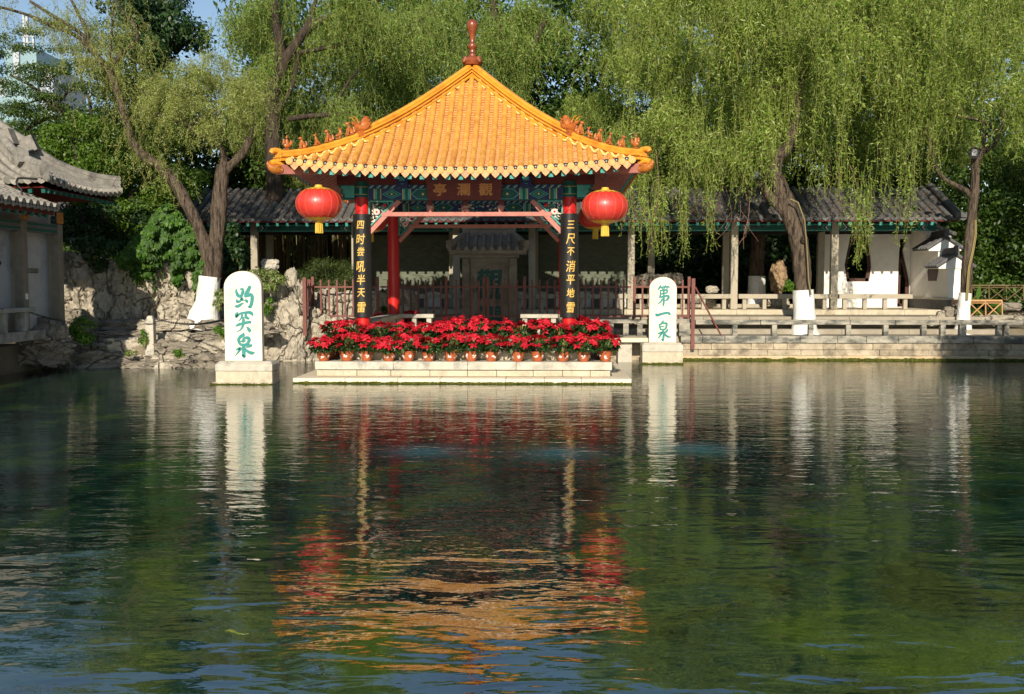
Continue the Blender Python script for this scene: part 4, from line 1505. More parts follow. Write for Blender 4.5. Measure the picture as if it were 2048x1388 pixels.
# ------------------------------------------------------------------ poinsettias in pots
def make_poinsettia(seed):
    rs = np.random.default_rng(seed)
    t = thing('potted_poinsettia', 'x', 'potted plant', (0, 0, 0), 'potted poinsettias around the pavilion')
    mb = MB()
    mb.lathe((0, 0, 0), [(0.085, 0.0), (0.092, 0.012), (0.096, 0.03), (0.118, 0.09), (0.128, 0.15), (0.131, 0.165), (0.142, 0.168), (0.144, 0.185), (0.132, 0.187), (0.124, 0.16)], 26)
    pot = mb.build('pot', m_pot, t, smooth=40)
    mb = MB()
    for k in range(5):                                    # white brushed sprays on the pot
        a0 = k * 2 * PI / 5 + 0.4 + 0.2 * seed
        for j in range(7):
            a = a0 + rs.normal() * 0.13
            z = 0.095 + rs.normal() * 0.013
            w, h = 0.008 + 0.014 * rs.random(), 0.005 + 0.010 * rs.random()
            pts = []
            for q in range(8):
                b = 2 * PI * q / 8
                rr_ = 0.8 + 0.5 * rs.random()
                zz = z + h * math.sin(b) * rr_
                r = np.interp(zz, [0.03, 0.09, 0.15], [0.096, 0.118, 0.128]) + 0.0022 + 0.0005 * j
                aa = a + w * math.cos(b) * rr_ / r
                pts.append((r * math.cos(aa), r * math.sin(aa), zz))
            mb.add(pts, [list(range(8))])
    mb.build('pot_pattern', m_potwhite, pot)
    mb = MB()
    mb.lathe((0, 0, 0.15), [(0.01, 0.004), (0.122, 0.0)], 16)
    mb.build('soil', m_soil, pot)
    fb = FB()
    n = 150
    th = rs.random(n) * 2 * PI
    rr_ = 0.06 + 0.17 * np.sqrt(rs.random(n))
    zz = 0.20 + 0.20 * rs.random(n)
    pos = np.stack([rr_ * np.cos(th), rr_ * np.sin(th), zz], 1)
    d = np.stack([np.cos(th), np.sin(th), -0.45 + 0.5 * rs.normal(size=n)], 1) + rs.normal(size=(n, 3)) * 0.35
    nr = np.stack([np.cos(th) * 0.5, np.sin(th) * 0.5, np.ones(n)], 1) + rs.normal(size=(n, 3)) * 0.35
    fb.leaves(pos, d, 0.095 + 0.03 * rs.random(n), 0.062, nr, 0.06)
    for k in range(11):
        a = rs.random() * 6.28
        r = 0.2 * rs.random()
        fb.twig([(0.02 * math.cos(a), 0.02 * math.sin(a), 0.15), (r * 0.6 * math.cos(a), r * 0.6 * math.sin(a), 0.28), (r * math.cos(a), r * math.sin(a), 0.42)], 0.009)
    fb.build('foliage', [l_potleaf, m_twig], t)
    fb = FB()
    heads = []
    for k in range(18):
        for _ in range(40):
            a, r = rs.random() * 6.28, 0.31 * math.sqrt(rs.random())
            p = np.array([r * math.cos(a), r * math.sin(a), 0.50 - 0.9 * r * r - 0.05 * rs.random() - (0.10 if r > 0.24 else 0) * rs.random()])
            if all(np.linalg.norm(p - h) > 0.085 for h in heads): break
        heads.append(p)
        nrm = np.array([p[0] * 2.2, p[1] * 2.2, 1.0]) + rs.normal(size=3) * 0.22
        nrm /= np.linalg.norm(nrm)
        e1 = np.cross(nrm, [0.3, 0.9, 0.1])
        e1 /= np.linalg.norm(e1)
        e2 = np.cross(nrm, e1)
        a0 = rs.random() * 6.28
        for ringn, L_, W_, lift in ((7, 0.098, 0.055, -0.12), (5, 0.062, 0.036, 0.25)):
            aa = a0 + np.arange(ringn) * 2 * PI / ringn + rs.normal(size=ringn) * 0.16
            d = np.cos(aa)[:, None] * e1 + np.sin(aa)[:, None] * e2 + nrm * (lift + 0.18 * rs.normal(size=ringn))[:, None]
            fb.leaves(np.repeat(p[None] + nrm * (0.006 if ringn == 5 else 0), ringn, 0), d, L_ * (0.8 + 0.4 * rs.random(ringn)), W_, np.repeat(nrm[None], ringn, 0), 0.10)
    fb.build('red_bracts', [l_bract, m_twig], t)
    return t


protos = [make_poinsettia(s) for s in range(5)]
used = [False] * 5
ORD = ['first', 'second', 'third', 'fourth', 'fifth', 'sixth', 'seventh', 'eighth', 'ninth', 'tenth', 'eleventh', 'twelfth', 'thirteenth', 'fourteenth']


def place_pot(x, y, z, label, i, s=1.0):
    k = i % 5
    if not used[k]:
        o = protos[k]
        used[k] = True
    else:
        o = copy_tree(protos[k])
    o.location = (x, y, z)
    o.rotation_euler = (random.uniform(-0.05, 0.05), random.uniform(-0.05, 0.05), random.random() * 6.28)
    o.scale = (s, s, s * random.uniform(0.86, 1.10))
    o['label'] = label


i = 0
Y1 = YC - HT + 0.17
pxs = [648, 694, 733, 778, 817, 857, 902, 942, 983, 1035, 1076, 1126, 1168, 1211]
for k, px in enumerate(pxs):
    side = ('red poinsettia in a terracotta pot, front row, %s from the left end' % ORD[k]) if k < 7 else ('red poinsettia in a terracotta pot, front row, %s from the right end' % ORD[13 - k])
    place_pot(PX(px, Y1, 715), Y1 + random.uniform(-0.02, 0.02), ZS, side, i, random.uniform(1.0, 1.12))
    i += 1
Y2 = YC - 2.48 + 0.16
pxs2 = [672, 697, 757, 801, 847, 885, 917, 962, 1003, 1045, 1082, 1115, 1168, 1190]
for k, px in enumerate(pxs2):
    side = ('red poinsettia standing one step up behind the front pots, %s from the left' % ORD[k]) if k < 7 else ('red poinsettia standing one step up behind the front pots, %s from the right' % ORD[13 - k])
    place_pot(PX(px, Y2, 690), Y2 + random.uniform(-0.03, 0.03), ZF, side, i + 2, random.uniform(1.02, 1.14))
    i += 1
for k in range(4):
    place_pot(XC + HT - 0.16, YC - HT + 0.75 + 0.52 * k, ZS, 'red poinsettia along the right side of the platform, %s behind the corner pot' % ORD[k], i, 1.0)
    i += 1
for k in range(4):
    place_pot(XC + 2.5 - 0.16, YC - 1.75 + 0.55 * k, ZF, 'red poinsettia on the upper step right of the right couplet board, %s from the front' % ORD[k], i, 1.0)
    i += 1
for k in range(4):
    place_pot(XC - HT + 0.16, YC - HT + 0.75 + 0.55 * k, ZS, 'red poinsettia along the left side of the platform, %s behind the corner pot' % ORD[k], i, 0.98)
    i += 1
for k, px in enumerate((760, 822, 846)):
    place_pot(PX(px, YB + 0.32, 630), YB + 0.30, ZF + 0.10, ('red poinsettia just left of the rear left red column', 'red poinsettia behind the rear left stone bench, left of two', 'red poinsettia behind the rear left stone bench, right of two')[k], i, 0.9)
    i += 1

# ------------------------------------------------------------------ inscribed stone slabs in the water
def slab_outline(w, h, n=18):
    pts = [(-w / 2, 0), (w / 2, 0)]
    r = w / 2
    for k in range(n + 1):
        a = PI * k / n
        pts.append((r * math.cos(a), h - r * 0.86 + r * 0.86 * math.sin(a)))
    return pts


STROKES_L = [[(143, 160, 12), (150, 210, 18), (175, 255, 22), (215, 265, 20), (232, 240, 15)],
 [(205, 155, 8), (235, 145, 14), (252, 165, 18), (245, 215, 20), (225, 265, 18)],
 [(150, 325, 10), (163, 352, 20), (200, 350, 14), (235, 305, 18), (250, 330, 12)],
 [(140, 432, 16), (180, 425, 20), (230, 392, 13), (275, 370, 3)],
 [(362, 115, 20), (340, 165, 24), (310, 220, 24), (288, 265, 15)],
 [(290, 272, 13), (330, 255, 20), (375, 240, 22), (402, 265, 22), (402, 330, 22), (388, 400, 22), (365, 440, 20), (335, 432, 6)],
 [(275, 328, 6), (305, 335, 18), (320, 355, 18), (325, 370, 8)],
 [(165, 530, 9), (150, 560, 20), (140, 600, 16), (165, 585, 14), (200, 552, 13), (240, 540, 14), (300, 530, 15), (370, 532, 20), (400, 555, 20), (408, 578, 9)],
 [(240, 545, 14), (235, 600, 12), (210, 645, 8), (175, 672, 3)],
 [(300, 545, 14), (300, 600, 17), (325, 620, 18), (345, 630, 13)],
 [(150, 745, 13), (190, 725, 17), (260, 708, 17), (330, 690, 17), (370, 688, 19), (382, 700, 8)],
 [(262, 618, 13), (262, 680, 19), (250, 750, 15), (215, 810, 9), (145, 850, 3)],
 [(310, 765, 5), (340, 790, 18), (360, 825, 22), (365, 845, 10)],
 [(265, 872, 11), (255, 898, 21), (215, 925, 20), (185, 965, 18), (190, 1010, 18), (210, 1045, 17), (240, 1062, 15)],
 [(250, 965, 8), (290, 945, 17), (340, 945, 20), (355, 975, 20), (340, 1020, 19), (310, 1050, 17), (260, 1060, 17), (225, 1050, 12)],
 [(225, 1000, 8), (250, 998, 18), (282, 992, 13)],
 [(262, 1060, 20), (265, 1130, 22), (268, 1200, 22), (270, 1250, 20), (235, 1220, 4)],
 [(140, 1140, 6), (185, 1120, 16), (213, 1117, 16), (195, 1150, 15), (160, 1200, 8), (125, 1238, 2)],
 [(310, 1095, 8), (350, 1080, 17), (385, 1065, 18), (395, 1055, 8)],
 [(275, 1100, 12), (300, 1140, 17), (360, 1180, 19), (410, 1190, 20), (445, 1178, 4)]]
STROKES_R = [[(290, 243, 8), (270, 278, 14), (240, 322, 7)], [(280, 272, 10), (325, 272, 12), (352, 262, 9)], [(305, 285, 9), (330, 305, 9)],
 [(378, 242, 8), (365, 272, 12), (348, 305, 6)], [(378, 268, 10), (430, 264, 13), (452, 277, 7)], [(405, 280, 8), (412, 300, 8)],
 [(280, 335, 10), (350, 330, 13), (405, 325, 13), (405, 372, 12), (340, 388, 11), (285, 398, 11)],
 [(283, 335, 9), (285, 400, 12), (275, 462, 11)],
 [(275, 457, 11), (340, 445, 13), (410, 430, 15), (437, 455, 17), (412, 500, 15), (370, 520, 6)],
 [(345, 312, 11), (348, 450, 13), (345, 560, 15), (335, 615, 9)], [(320, 490, 11), (285, 545, 11), (230, 585, 3)],
 [(205, 772, 14), (225, 790, 19), (320, 762, 17), (420, 746, 17), (455, 770, 17), (465, 790, 6)],
 [(335, 897, 11), (318, 932, 17), (275, 967, 9)], [(265, 967, 13), (280, 1020, 13), (290, 1052, 10)],
 [(330, 937, 11), (395, 942, 15), (395, 990, 15), (370, 1048, 13), (280, 1055, 9)], [(300, 1003, 8), (340, 993, 10)],
 [(335, 1072, 15), (345, 1130, 15), (340, 1200, 17), (330, 1258, 12), (295, 1225, 4)],
 [(240, 1135, 9), (290, 1112, 13), (318, 1107, 10), (285, 1160, 13), (250, 1205, 8), (220, 1218, 2)],
 [(420, 1057, 10), (395, 1090, 15), (355, 1120, 9)], [(355, 1125, 9), (390, 1165, 15), (430, 1190, 13), (485, 1190, 4)]]


def stele(label, Y, x0, x1, ytop, ybot, bx0, bx1, ybase, strokes, conv, cols_, tilt=0.0, step=False):
    X0, X1 = PX(x0, Y, 640), PX(x1, Y, 640)
    zt, zb = PZ(ytop, Y, (x0 + x1) / 2), PZ(ybot, Y, (x0 + x1) / 2)
    xc, w, h = (X0 + X1) / 2, X1 - X0, zt - zb
    t = thing('inscribed_stele', label, 'stone stele', (xc, Y, 0))
    mb = MB()
    mb.plate(slab_outline(w, h), (xc, Y + 0.16, zb), (1, 0, 0), (0, 0, 1), 0.16)
    sl_ = mb.build('stele_slab', m_stele, t, bevel=0.012)
    B0, B1 = PX(bx0, Y - 0.15, 740), PX(bx1, Y - 0.15, 740)
    mb = MB()
    d0, d1 = Y - 0.17, Y + 0.38
    zm = zb - (zb + 0.0) * 0.42
    # chamfered upper block over a lower block
    vs = [(B0, d0, zm), (B1, d0, zm), (B1, d1, zm), (B0, d1, zm), (B0, d0, zb - 0.06), (B1, d0, zb - 0.06), (B1, d1, zb - 0.06), (B0, d1, zb - 0.06),
          (B0 + 0.05, d0 + 0.10, zb), (B1 - 0.05, d0 + 0.10, zb), (B1 - 0.05, d1 - 0.06, zb), (B0 + 0.05, d1 - 0.06, zb)]
    mb.add(vs, [(0, 3, 2, 1), (0, 1, 5, 4), (1, 2, 6, 5), (2, 3, 7, 6), (3, 0, 4, 7), (4, 5, 9, 8), (5, 6, 10, 9), (6, 7, 11, 10), (7, 4, 8, 11), (8, 9, 10, 11)])
    mb.build('stele_base', m_stone2, t, bevel=0.012)
    mb = MB()
    mb.box((B0 + 0.006, d0 + 0.012, -0.3), (B1 - 0.006, d1 - 0.01, zm - 0.004))
    if step: mb.box((B0 - 0.05, d0 - 0.06, -0.3), (B1 + 0.0, d1, 0.035))
    mb.build('stele_plinth', m_stone, t, bevel=0.012)
    mb = MB()
    n = 60
    e = 0.075 if step else 0.012
    for k in range(n):
        xa = B0 - e + (B1 - B0 + e) * k / n
        hh = (0.015 if step else 0.03) + 0.02 * noise.noise(Vector((xa * 8, 2, 0))) + 0.012 * random.random()
        mb.box((xa, d0 - e - 0.006 - 0.012 * random.random(), -0.1), (xa + (B1 - B0) / n * 1.3, d0 - e + 0.02, max(hh, 0.005)))
    mb.build('waterline_moss', m_moss, t)
    tx = MB()

    def mp(a, b, lift):
        p = P(*conv(a, b), Y)
        return (p.x, Y - 0.0015 - lift, p.z)
    brush(tx, strokes, mp)
    tx.build('carved_characters', m_char, sl_)
    tx = MB()
    for text, px, ya, yb_, sz in cols_:
        for q, ch in enumerate(text):
            if ch == ' ': continue
            p = P(px, ya + (yb_ - ya) * (q + 0.5) / len(text), Y)
            write(tx, ch, lambda a, b, l, p=p: (p.x + a, Y - 0.0015 - l, p.z + b), sz, sz)
    tx.build('small_inscription', m_charfaint, sl_)
    return t


stele('tall round-topped stone slab with three green characters standing in the water left of the flowers', 19.0, 448.5, 523.5, 542, 722, 430.5, 545, 768, STROKES_L,
      lambda a, b: (455 + a / 8.167, 560 + b / 8.167), [('巡府都察院副都御史天水胡纘宗書', 513.5, 574, 660, 0.05), ('嘉靖丙申八年仲日 濟南府知府海豐李司馬楊立', 461.5, 574, 693, 0.045)], step=True)
stele('smaller round-topped stone slab with three green characters before the red fence at right', 24.0, 1298.5, 1353, 554, 685, 1284, 1366, 727, STROKES_R,
      lambda a, b: (1290 + a / 9.257, 545 + b / 9.257), [('同治八年己巳二月二', 1342.8, 567, 618, 0.05), ('歷城王鍾霖敬題', 1309.3, 580, 624, 0.05)])

# gate-shaped stele with a tiled stone roof behind the pavilion
YG = 26.8
t = thing('roofed_stele', 'grey stone tablet with green characters under a small carved tile roof behind the pavilion', 'stone stele', (PX(978, YG), YG, 0.6))
g = lambda px, py: (PX(px, YG, py), PZ(py, YG, px))
zt = PZ(515, YG)
mb = MB()
for a, b in ((925, 940), (1018, 1034)):
    mb.box((PX(a, YG), YG - 0.13, 0.58), (PX(b, YG), YG + 0.13, PZ(516.5, YG)))
    mb.box((PX(a + 1.5, YG), YG - 0.19, PZ(532, YG)), (PX(b - 3, YG), YG - 0.132, PZ(518, YG)))
mb.build('stone_post', m_gate, t, bevel=0.012)
mb = MB()
mb.box((PX(920, YG), YG - 0.17, PZ(516, YG)), (PX(1038, YG), YG + 0.17, PZ(505, YG)))
mb.build('lintel', m_gate, t, bevel=0.01)
mb = MB()
x0, x1, zb_ = PX(940, YG) + 0.003, PX(1018, YG) - 0.003, 0.6
mb.box((x0, YG - 0.02, zb_), (x1, YG + 0.10, zt - 0.02))
mb.build('back_slab', m_gate, t)
mb = MB()
w = x1 - x0 - 0.06
hpt = PZ(525, YG) - zb_
pl = [(-w / 2, 0), (w / 2, 0), (w / 2, hpt - 0.12), (w / 2 - 0.04, hpt - 0.03), (w / 2 - 0.12, hpt), (-w / 2 + 0.12, hpt), (-w / 2 + 0.04, hpt - 0.03), (-w / 2, hpt - 0.12)]
mb.plate(pl, ((x0 + x1) / 2, YG - 0.022, zb_), (1, 0, 0), (0, 0, 1), 0.03)
tab = mb.build('tablet', M('dark_tablet', (0.20, 0.175, 0.145), (0.28, 0.25, 0.21), 4, 0.8, 0.02, 10, stain=(0.11, 0.09, 0.075), stain_scale=3), t)
tx = MB()
for ch, cy, hh in (('觀', 568, 0.82), ('瀾', 640, 0.80)):
    p = P(979, cy, YG)
    write(tx, ch, lambda a, b, l, p=p: (p.x + a, YG - 0.054 - l, p.z + b), 0.70, hh, 0.028, 0.05)
tx.build('carved_characters', m_chardark, tab)
mb = MB()
zr, ze = PZ(470, YG), PZ(502, YG)
xa, xb = PX(903, YG), PX(1053, YG)
ya = YG - 0.62
for sgn in (-1, 1):
    mb.add([(xa, YG + sgn * 0.62, ze), (xb, YG + sgn * 0.62, ze), (xb - 0.38, YG + sgn * 0.05, zr), (xa + 0.38, YG + sgn * 0.05, zr),
            (xa, YG + sgn * 0.62, ze - 0.09), (xb, YG + sgn * 0.62, ze - 0.09), (xb - 0.5, YG, ze - 0.09), (xa + 0.5, YG, ze - 0.09)],
           [(0, 1, 2, 3), (4, 5, 1, 0), (4, 7, 6, 5), (1, 5, 6, 2), (4, 0, 3, 7)])
for k in range(10):
    x = xa + 0.02 + (xb - xa - 0.04) * k / 9
    fr = max(0.0, min(1, min(x - xa, xb - x) / 0.38))
    for sgn in (-1, 1):
        y0_, y1_ = YG + sgn * 0.66, YG + sgn * (0.62 - 0.5 * max(0.15, fr))
        z1_ = ze + 0.05 + (zr - ze) * max(0.15, fr) * 0.9
        mb.tube([(x, y0_, ze + 0.03), (x, y1_, z1_)], 0.05, 9)
        mb.tube([(x, y0_ - sgn * 0.0, ze + 0.03), (x, y0_ + sgn * 0.03, ze + 0.03)], 0.06, 12)
mb.build('stone_roof', m_gate, t, smooth=40)
mb = MB()
zr0 = zr - 0.02
mb.box((PX(940, YG), YG - 0.09, zr0), (PX(1018, YG), YG + 0.09, zr0 + 0.16))
mb.box((PX(940, YG), YG - 0.105, zr0 + 0.162), (PX(1018, YG), YG + 0.105, zr0 + 0.20))
for sgn, px in ((-1, 932), (1, 1025)):
    x = PX(px, YG)
    mb.plate([(-0.09, 0), (0.07, 0), (0.10, 0.20), (0.14, 0.27), (-0.05, 0.30), (-0.12, 0.24)] if sgn > 0 else [(0.09, 0), (-0.07, 0), (-0.10, 0.20), (-0.14, 0.27), (0.05, 0.30), (0.12, 0.24)], (x, YG + 0.1, zr0), (1, 0, 0), (0, 0, 1), 0.2)
    for sy in (-1, 1):
        mb.bar((x + sgn * 0.02, YG + sy * 0.06, zr0 + 0.05), (x + sgn * 0.40, YG + sy * 0.60, ze + 0.12), 0.12, 0.13)
        mb.box((x + sgn * 0.40 - 0.07, YG + sy * 0.60 - 0.07, ze + 0.05), (x + sgn * 0.40 + 0.07, YG + sy * 0.60 + 0.07, ze + 0.26))
mb.build('stone_ridge', m_gate, t, bevel=0.01)

# ------------------------------------------------------------------ red-brown picket fences
def picket_fence(label, a, b, z0, z1, posts, gap, zrail=None):
    """a, b: plan ends; posts: fractions along"""
    a, b = Vector(a), Vector(b)
    L_ = (b - a).length
    d = (b - a) / L_
    t = thing('picket_fence', label, 'fence', (a.x, a.y, z0), 'red-brown picket fences behind the pavilion')
    zr = zrail or z0 + (z1 - z0) * 0.78
    mb = MB()
    for zz in (zr, z0 + 0.06):
        mb.bar((a.x, a.y, zz), (b.x, b.y, zz), 0.03, 0.045)
    mb.build('rail', m_fence, t)
    for f in posts:
        p = a + d * L_ * f
        mb = MB()
        mb.box((p.x - 0.035, p.y - 0.035, z0), (p.x + 0.035, p.y + 0.035, z1 + 0.035))
        mb.box((p.x - 0.042, p.y - 0.042, z1 - 0.07), (p.x + 0.042, p.y + 0.042, z1 - 0.055))
        mb.build('fence_post', m_fence, t)
    mb = MB()
    n = int(L_ / gap)
    for k in range(1, n):
        p = a + d * (L_ * k / n)
        if any(abs(L_ * k / n - L_ * f) < gap * 0.35 for f in posts): continue
        mb.box((p.x - 0.021, p.y - 0.024, z0 + 0.03), (p.x + 0.021, p.y + 0.010, z1 - 0.06))
        mb.add([(p.x - 0.021, p.y - 0.024, z1 - 0.06), (p.x + 0.021, p.y - 0.024, z1 - 0.06), (p.x + 0.021, p.y + 0.01, z1 - 0.06), (p.x - 0.021, p.y + 0.01, z1 - 0.06), (p.x, p.y - 0.007, z1 - 0.03)],
               [(0, 1, 4), (1, 2, 4), (2, 3, 4), (3, 0, 4)])
    mb.build('pickets', m_fence, t)
    return t


YFn = 25.5
zf0, zf1 = PZ(637, YFn), PZ(556, YFn)
xl, xr = PX(626, YFn), PX(1381, YFn)
xm0, xm1 = PX(756, YFn), PX(1268, YFn)
picket_fence('red-brown picket fence over the rocks between the stele and the left couplet board', (xl, YFn), (xm0 - 0.01, YFn), zf0, zf1, [0.0, 1.0], 0.19)
Lm = xm1 - xm0
picket_fence('long shaded picket fence with a double gate behind the pavilion', (xm0 + 0.07, YFn), (xm1 - 0.07, YFn), zf0, zf1, [(PX(p, YFn) - xm0) / Lm for p in (890, 967, 975, 1050, 1160)], 0.19)
picket_fence('red-brown picket fence either side of the smaller stele', (xm1 + 0.01, YFn), (xr, YFn), zf0, zf1, [0.0, 0.97], 0.19)
t = picket_fence('short return of the picket fence ending in a long post over the left rocks', (PX(609.5, 24.5), 24.5), (xl - 0.01, YFn - 0.09), zf0, zf1, [], 0.22)
mb = MB()
mb.box((PX(606, 24.5), 24.46, PZ(672, 24.5)), (PX(613, 24.5), 24.54, PZ(555, 24.5)))
mb.build('fence_post', m_fence, t)
YFr = 24.98
t = picket_fence('short fence return at the right end with a long post and slanting stay', (PX(1386, YFr), YFr), (xr + 0.01, YFn - 0.06), zf0, zf1, [], 0.2)
mb = MB()
mb.box((PX(1382.5, YFr), YFr - 0.045, PZ(698, YFr)), (PX(1389.5, YFr), YFr + 0.035, PZ(557, YFr)))
mb.build('fence_post', m_fence, t)
mb = MB()
mb.bar((PX(1390, YFr), YFr, PZ(574, YFr)), (PX(1443, 25.15), 25.15, 0.63), 0.035, 0.035)
mb.build('stay_bar', m_fence, t)

# ------------------------------------------------------------------ right embankment with a low stone railing
YE = 25.1
t = thing('stone_embankment', 'long pond wall of beige stone blocks below the low stone railing at the right', 'retaining wall', (PX(1380, YE), YE, 0))
XE0, XE1 = PX(1366, YE), 26.0
mb = MB()
course(mb, XE0 - 0.05, XE1, YE - 0.02, YE + 0.45, 0.44, 0.62, 0.85, 0.4, 0.010, 0.018)
mb.build('coping', m_concold, t, bevel=0.012)
mb = MB()
course(mb, XE0, XE1, YE + 0.03, YE + 0.4, 0.27, 0.436, 0.62, 0.6, 0.005, 0.03)
course(mb, XE0, XE1, YE + 0.02, YE + 0.4, 0.12, 0.266, 0.95, 0.6, 0.005, 0.025)
m_wallblock = M('weathered_wall_block', (0.36, 0.29, 0.20), (0.52, 0.43, 0.31), 3.0, 0.9, 0.04, 11, 0.15, stain=(0.20, 0.165, 0.115), stain_scale=2.4, stain_pos=(0.46, 0.64), speck=((0.22, 0.18, 0.12), 20, 0.66))
mb.build('wall_blocks', m_wallblock, t, bevel=0.014)
mb = MB()
n = 420
vs, fs = [], []
for k in range(n + 1):
    x = XE0 + (XE1 - XE0) * k / n
    bu = 0.02 * noise.noise(Vector((x * 2.3, 0, 0)))
    vs += [(x, YE + 0.0 + bu, -0.3), (x, YE + 0.005 + bu, 0.02), (x, YE + 0.03 + bu * 0.6, 0.125)]
for k in range(n):
    for j in range(2): fs.append((k * 3 + j, k * 3 + 3 + j, k * 3 + 4 + j, k * 3 + 1 + j))
mb.add(vs, fs)
mb.build('wall_footing', M('ochre_render', (0.52, 0.36, 0.20), (0.56, 0.46, 0.31), 2.5, 0.9, 0.02, 18, 0.15, stain=(0.30, 0.24, 0.15), stain_scale=2.4), t, smooth=60)
mb = MB()
n = 520
for k in range(n):
    xa = XE0 + (XE1 - XE0) * k / n
    h = 0.045 + 0.03 * noise.noise(Vector((xa * 3, 5, 0))) + 0.018 * random.random()
    mb.box((xa, YE - 0.03 - 0.02 * random.random(), -0.1), (xa + (XE1 - XE0) / n * 1.3, YE + 0.02, h))
mb.build('waterline_moss', m_moss, t)
mb = MB()
mb.box((PX(1200, YE), YE + 0.12, -0.4), (XE0 - 0.06, YE + 0.45, 0.40))
mb.build('shaded_return', m_wallblock, t)

t = thing('stone_bridge', 'flat stone slab bridge in shadow between the flowers and the smaller stele', 'bridge', (PX(1260, 24.6), 24.6, 0.3))
mb = MB()
mb.box((PX(1190, 24.5), 24.35, PZ(684, 24.4)), (PX(1297, 24.6), 25.2, PZ(675.5, 24.5)))
mb.build('bridge_slab', m_slab, t, bevel=0.01)
mb = MB()
mb.box((PX(1236, 24.6), 24.5, -0.4), (PX(1264, 24.6), 25.1, PZ(685, 24.4)))
mb.build('bridge_pier', m_stone2, t, bevel=0.01)

t = thing('low_stone_railing', 'low weathered railing of long stone slabs on short square posts along the right bank', 'railing', (PX(1700, YE + 0.2), YE + 0.2, 0.62))
yr = YE + 0.17
zr0, zr1 = PZ(648.5, yr), PZ(639, yr)
mb = MB()
for a, b in ((1391, 1520), (1521, 1699), (1700, 1790), (1791, 1878), (1879, 2120), (2121, 2500)):
    mb.box((PX(a, yr), yr - 0.085, zr0), (PX(b, yr), yr + 0.085, zr1 + 0.006 * random.uniform(-1, 1)))
mb.build('top_slab', m_concold, t, bevel=0.014)
for px in (1470, 1549, 1622, 1697, 1772, 1848, 1886, 1926, 1999, 2013, 2090, 2170):
    mb = MB()
    w = 0.062 if px != 1926 else 0.085
    x = PX(px, yr)
    mb.box((x - w, yr - 0.07, 0.614), (x + w, yr + 0.07, zr0 - 0.003))
    mb.build('railing_post', m_concold, t, bevel=0.01)

t = thing('low_stone_railing', 'shaded low stone railing behind the right side of the pavilion, below the red fence', 'railing', (PX(1250, YFn), YFn, 0.62))
mb = MB()
mb.box((PX(1170, YFn), YFn - 0.08, PZ(646, YFn)), (PX(1303, YFn), YFn + 0.1, PZ(638.5, YFn)))
mb.box((PX(1353, YFn), YFn - 0.08, PZ(646, YFn)), (PX(1383, YFn), YFn + 0.1, PZ(637.5, YFn)))
mb.box((PX(1358, 25.3), 25.22, 0.60), (PX(1380, 25.3), 25.36, PZ(645, 25.3)))
mb.build('top_slab', m_concold, t, bevel=0.012)
for px in (1190, 1222, 1252, 1280, 1362):
    mb = MB()
    x = PX(px, YFn)
    mb.box((x - 0.07, YFn - 0.06, 0.585), (x + 0.07, YFn + 0.08, PZ(646, YFn) - 0.003))
    mb.build('railing_post', m_concold, t, bevel=0.01)

# ------------------------------------------------------------------ covered gallery behind
YK = 29.0                                            # front row of posts
ZFl = 1.19
XK0, XK1 = -15.0, PX(1884, 28.4)
gal = thing('gallery', 'long open covered walk with a grey tile roof and square stone posts across the back', 'covered walkway', (0, YK, ZFl))
mb = MB()
course(mb, -5.0, XK1, 28.35, 28.6, 1.045, ZFl, 1.5, 0.3, 0.006, 0.006)
mb.box((XK0, 28.6, 0.9), (XK1, 31.6, ZFl - 0.003))
mb.box((XK0, 28.36, 0.9), (-5.02, 28.59, ZFl - 0.004))
mb.build('floor_plinth', m_stone, gal, bevel=0.008)
mb = MB()
course(mb, -5.0, 12.2, 26.95, 27.3, 0.83, 1.04, 1.3, 0.3, 0.006, 0.008)
course(mb, -5.0, 12.2, 26.55, 26.94, 0.585, 0.72, 1.5, 0.3, 0.006, 0.008)
mb.box((-5.0, 27.3, 0.58), (12.2, 28.352, 1.035))
mb.build('terrace_steps', m_paving, gal, bevel=0.008)
ze = PZ(441, 28.2)
zb0, zb1 = PZ(463, YK), PZ(449, YK)
ztop_col = PZ(440, YK)
front_px = [306, 510, 711, 913, 1064, 1262, 1468, 1668]
for px in front_px:
    x = PX(px, YK, 520)
    mb = MB()
    mb.box((x - 0.1, YK - 0.1, ZFl), (x + 0.1, YK + 0.1, ztop_col))
    mb.build('gallery_post', m_conc, gal, bevel=0.014)
for px in (540, 720, 905, 1070, 1302, 1451, 1641):
    x = PX(px, 30.9, 520)
    mb = MB()
    mb.box((x - 0.1, 30.8, ZFl), (x + 0.1, 31.0, ztop_col))
    mb.build('gallery_post', m_conc, gal, bevel=0.014)
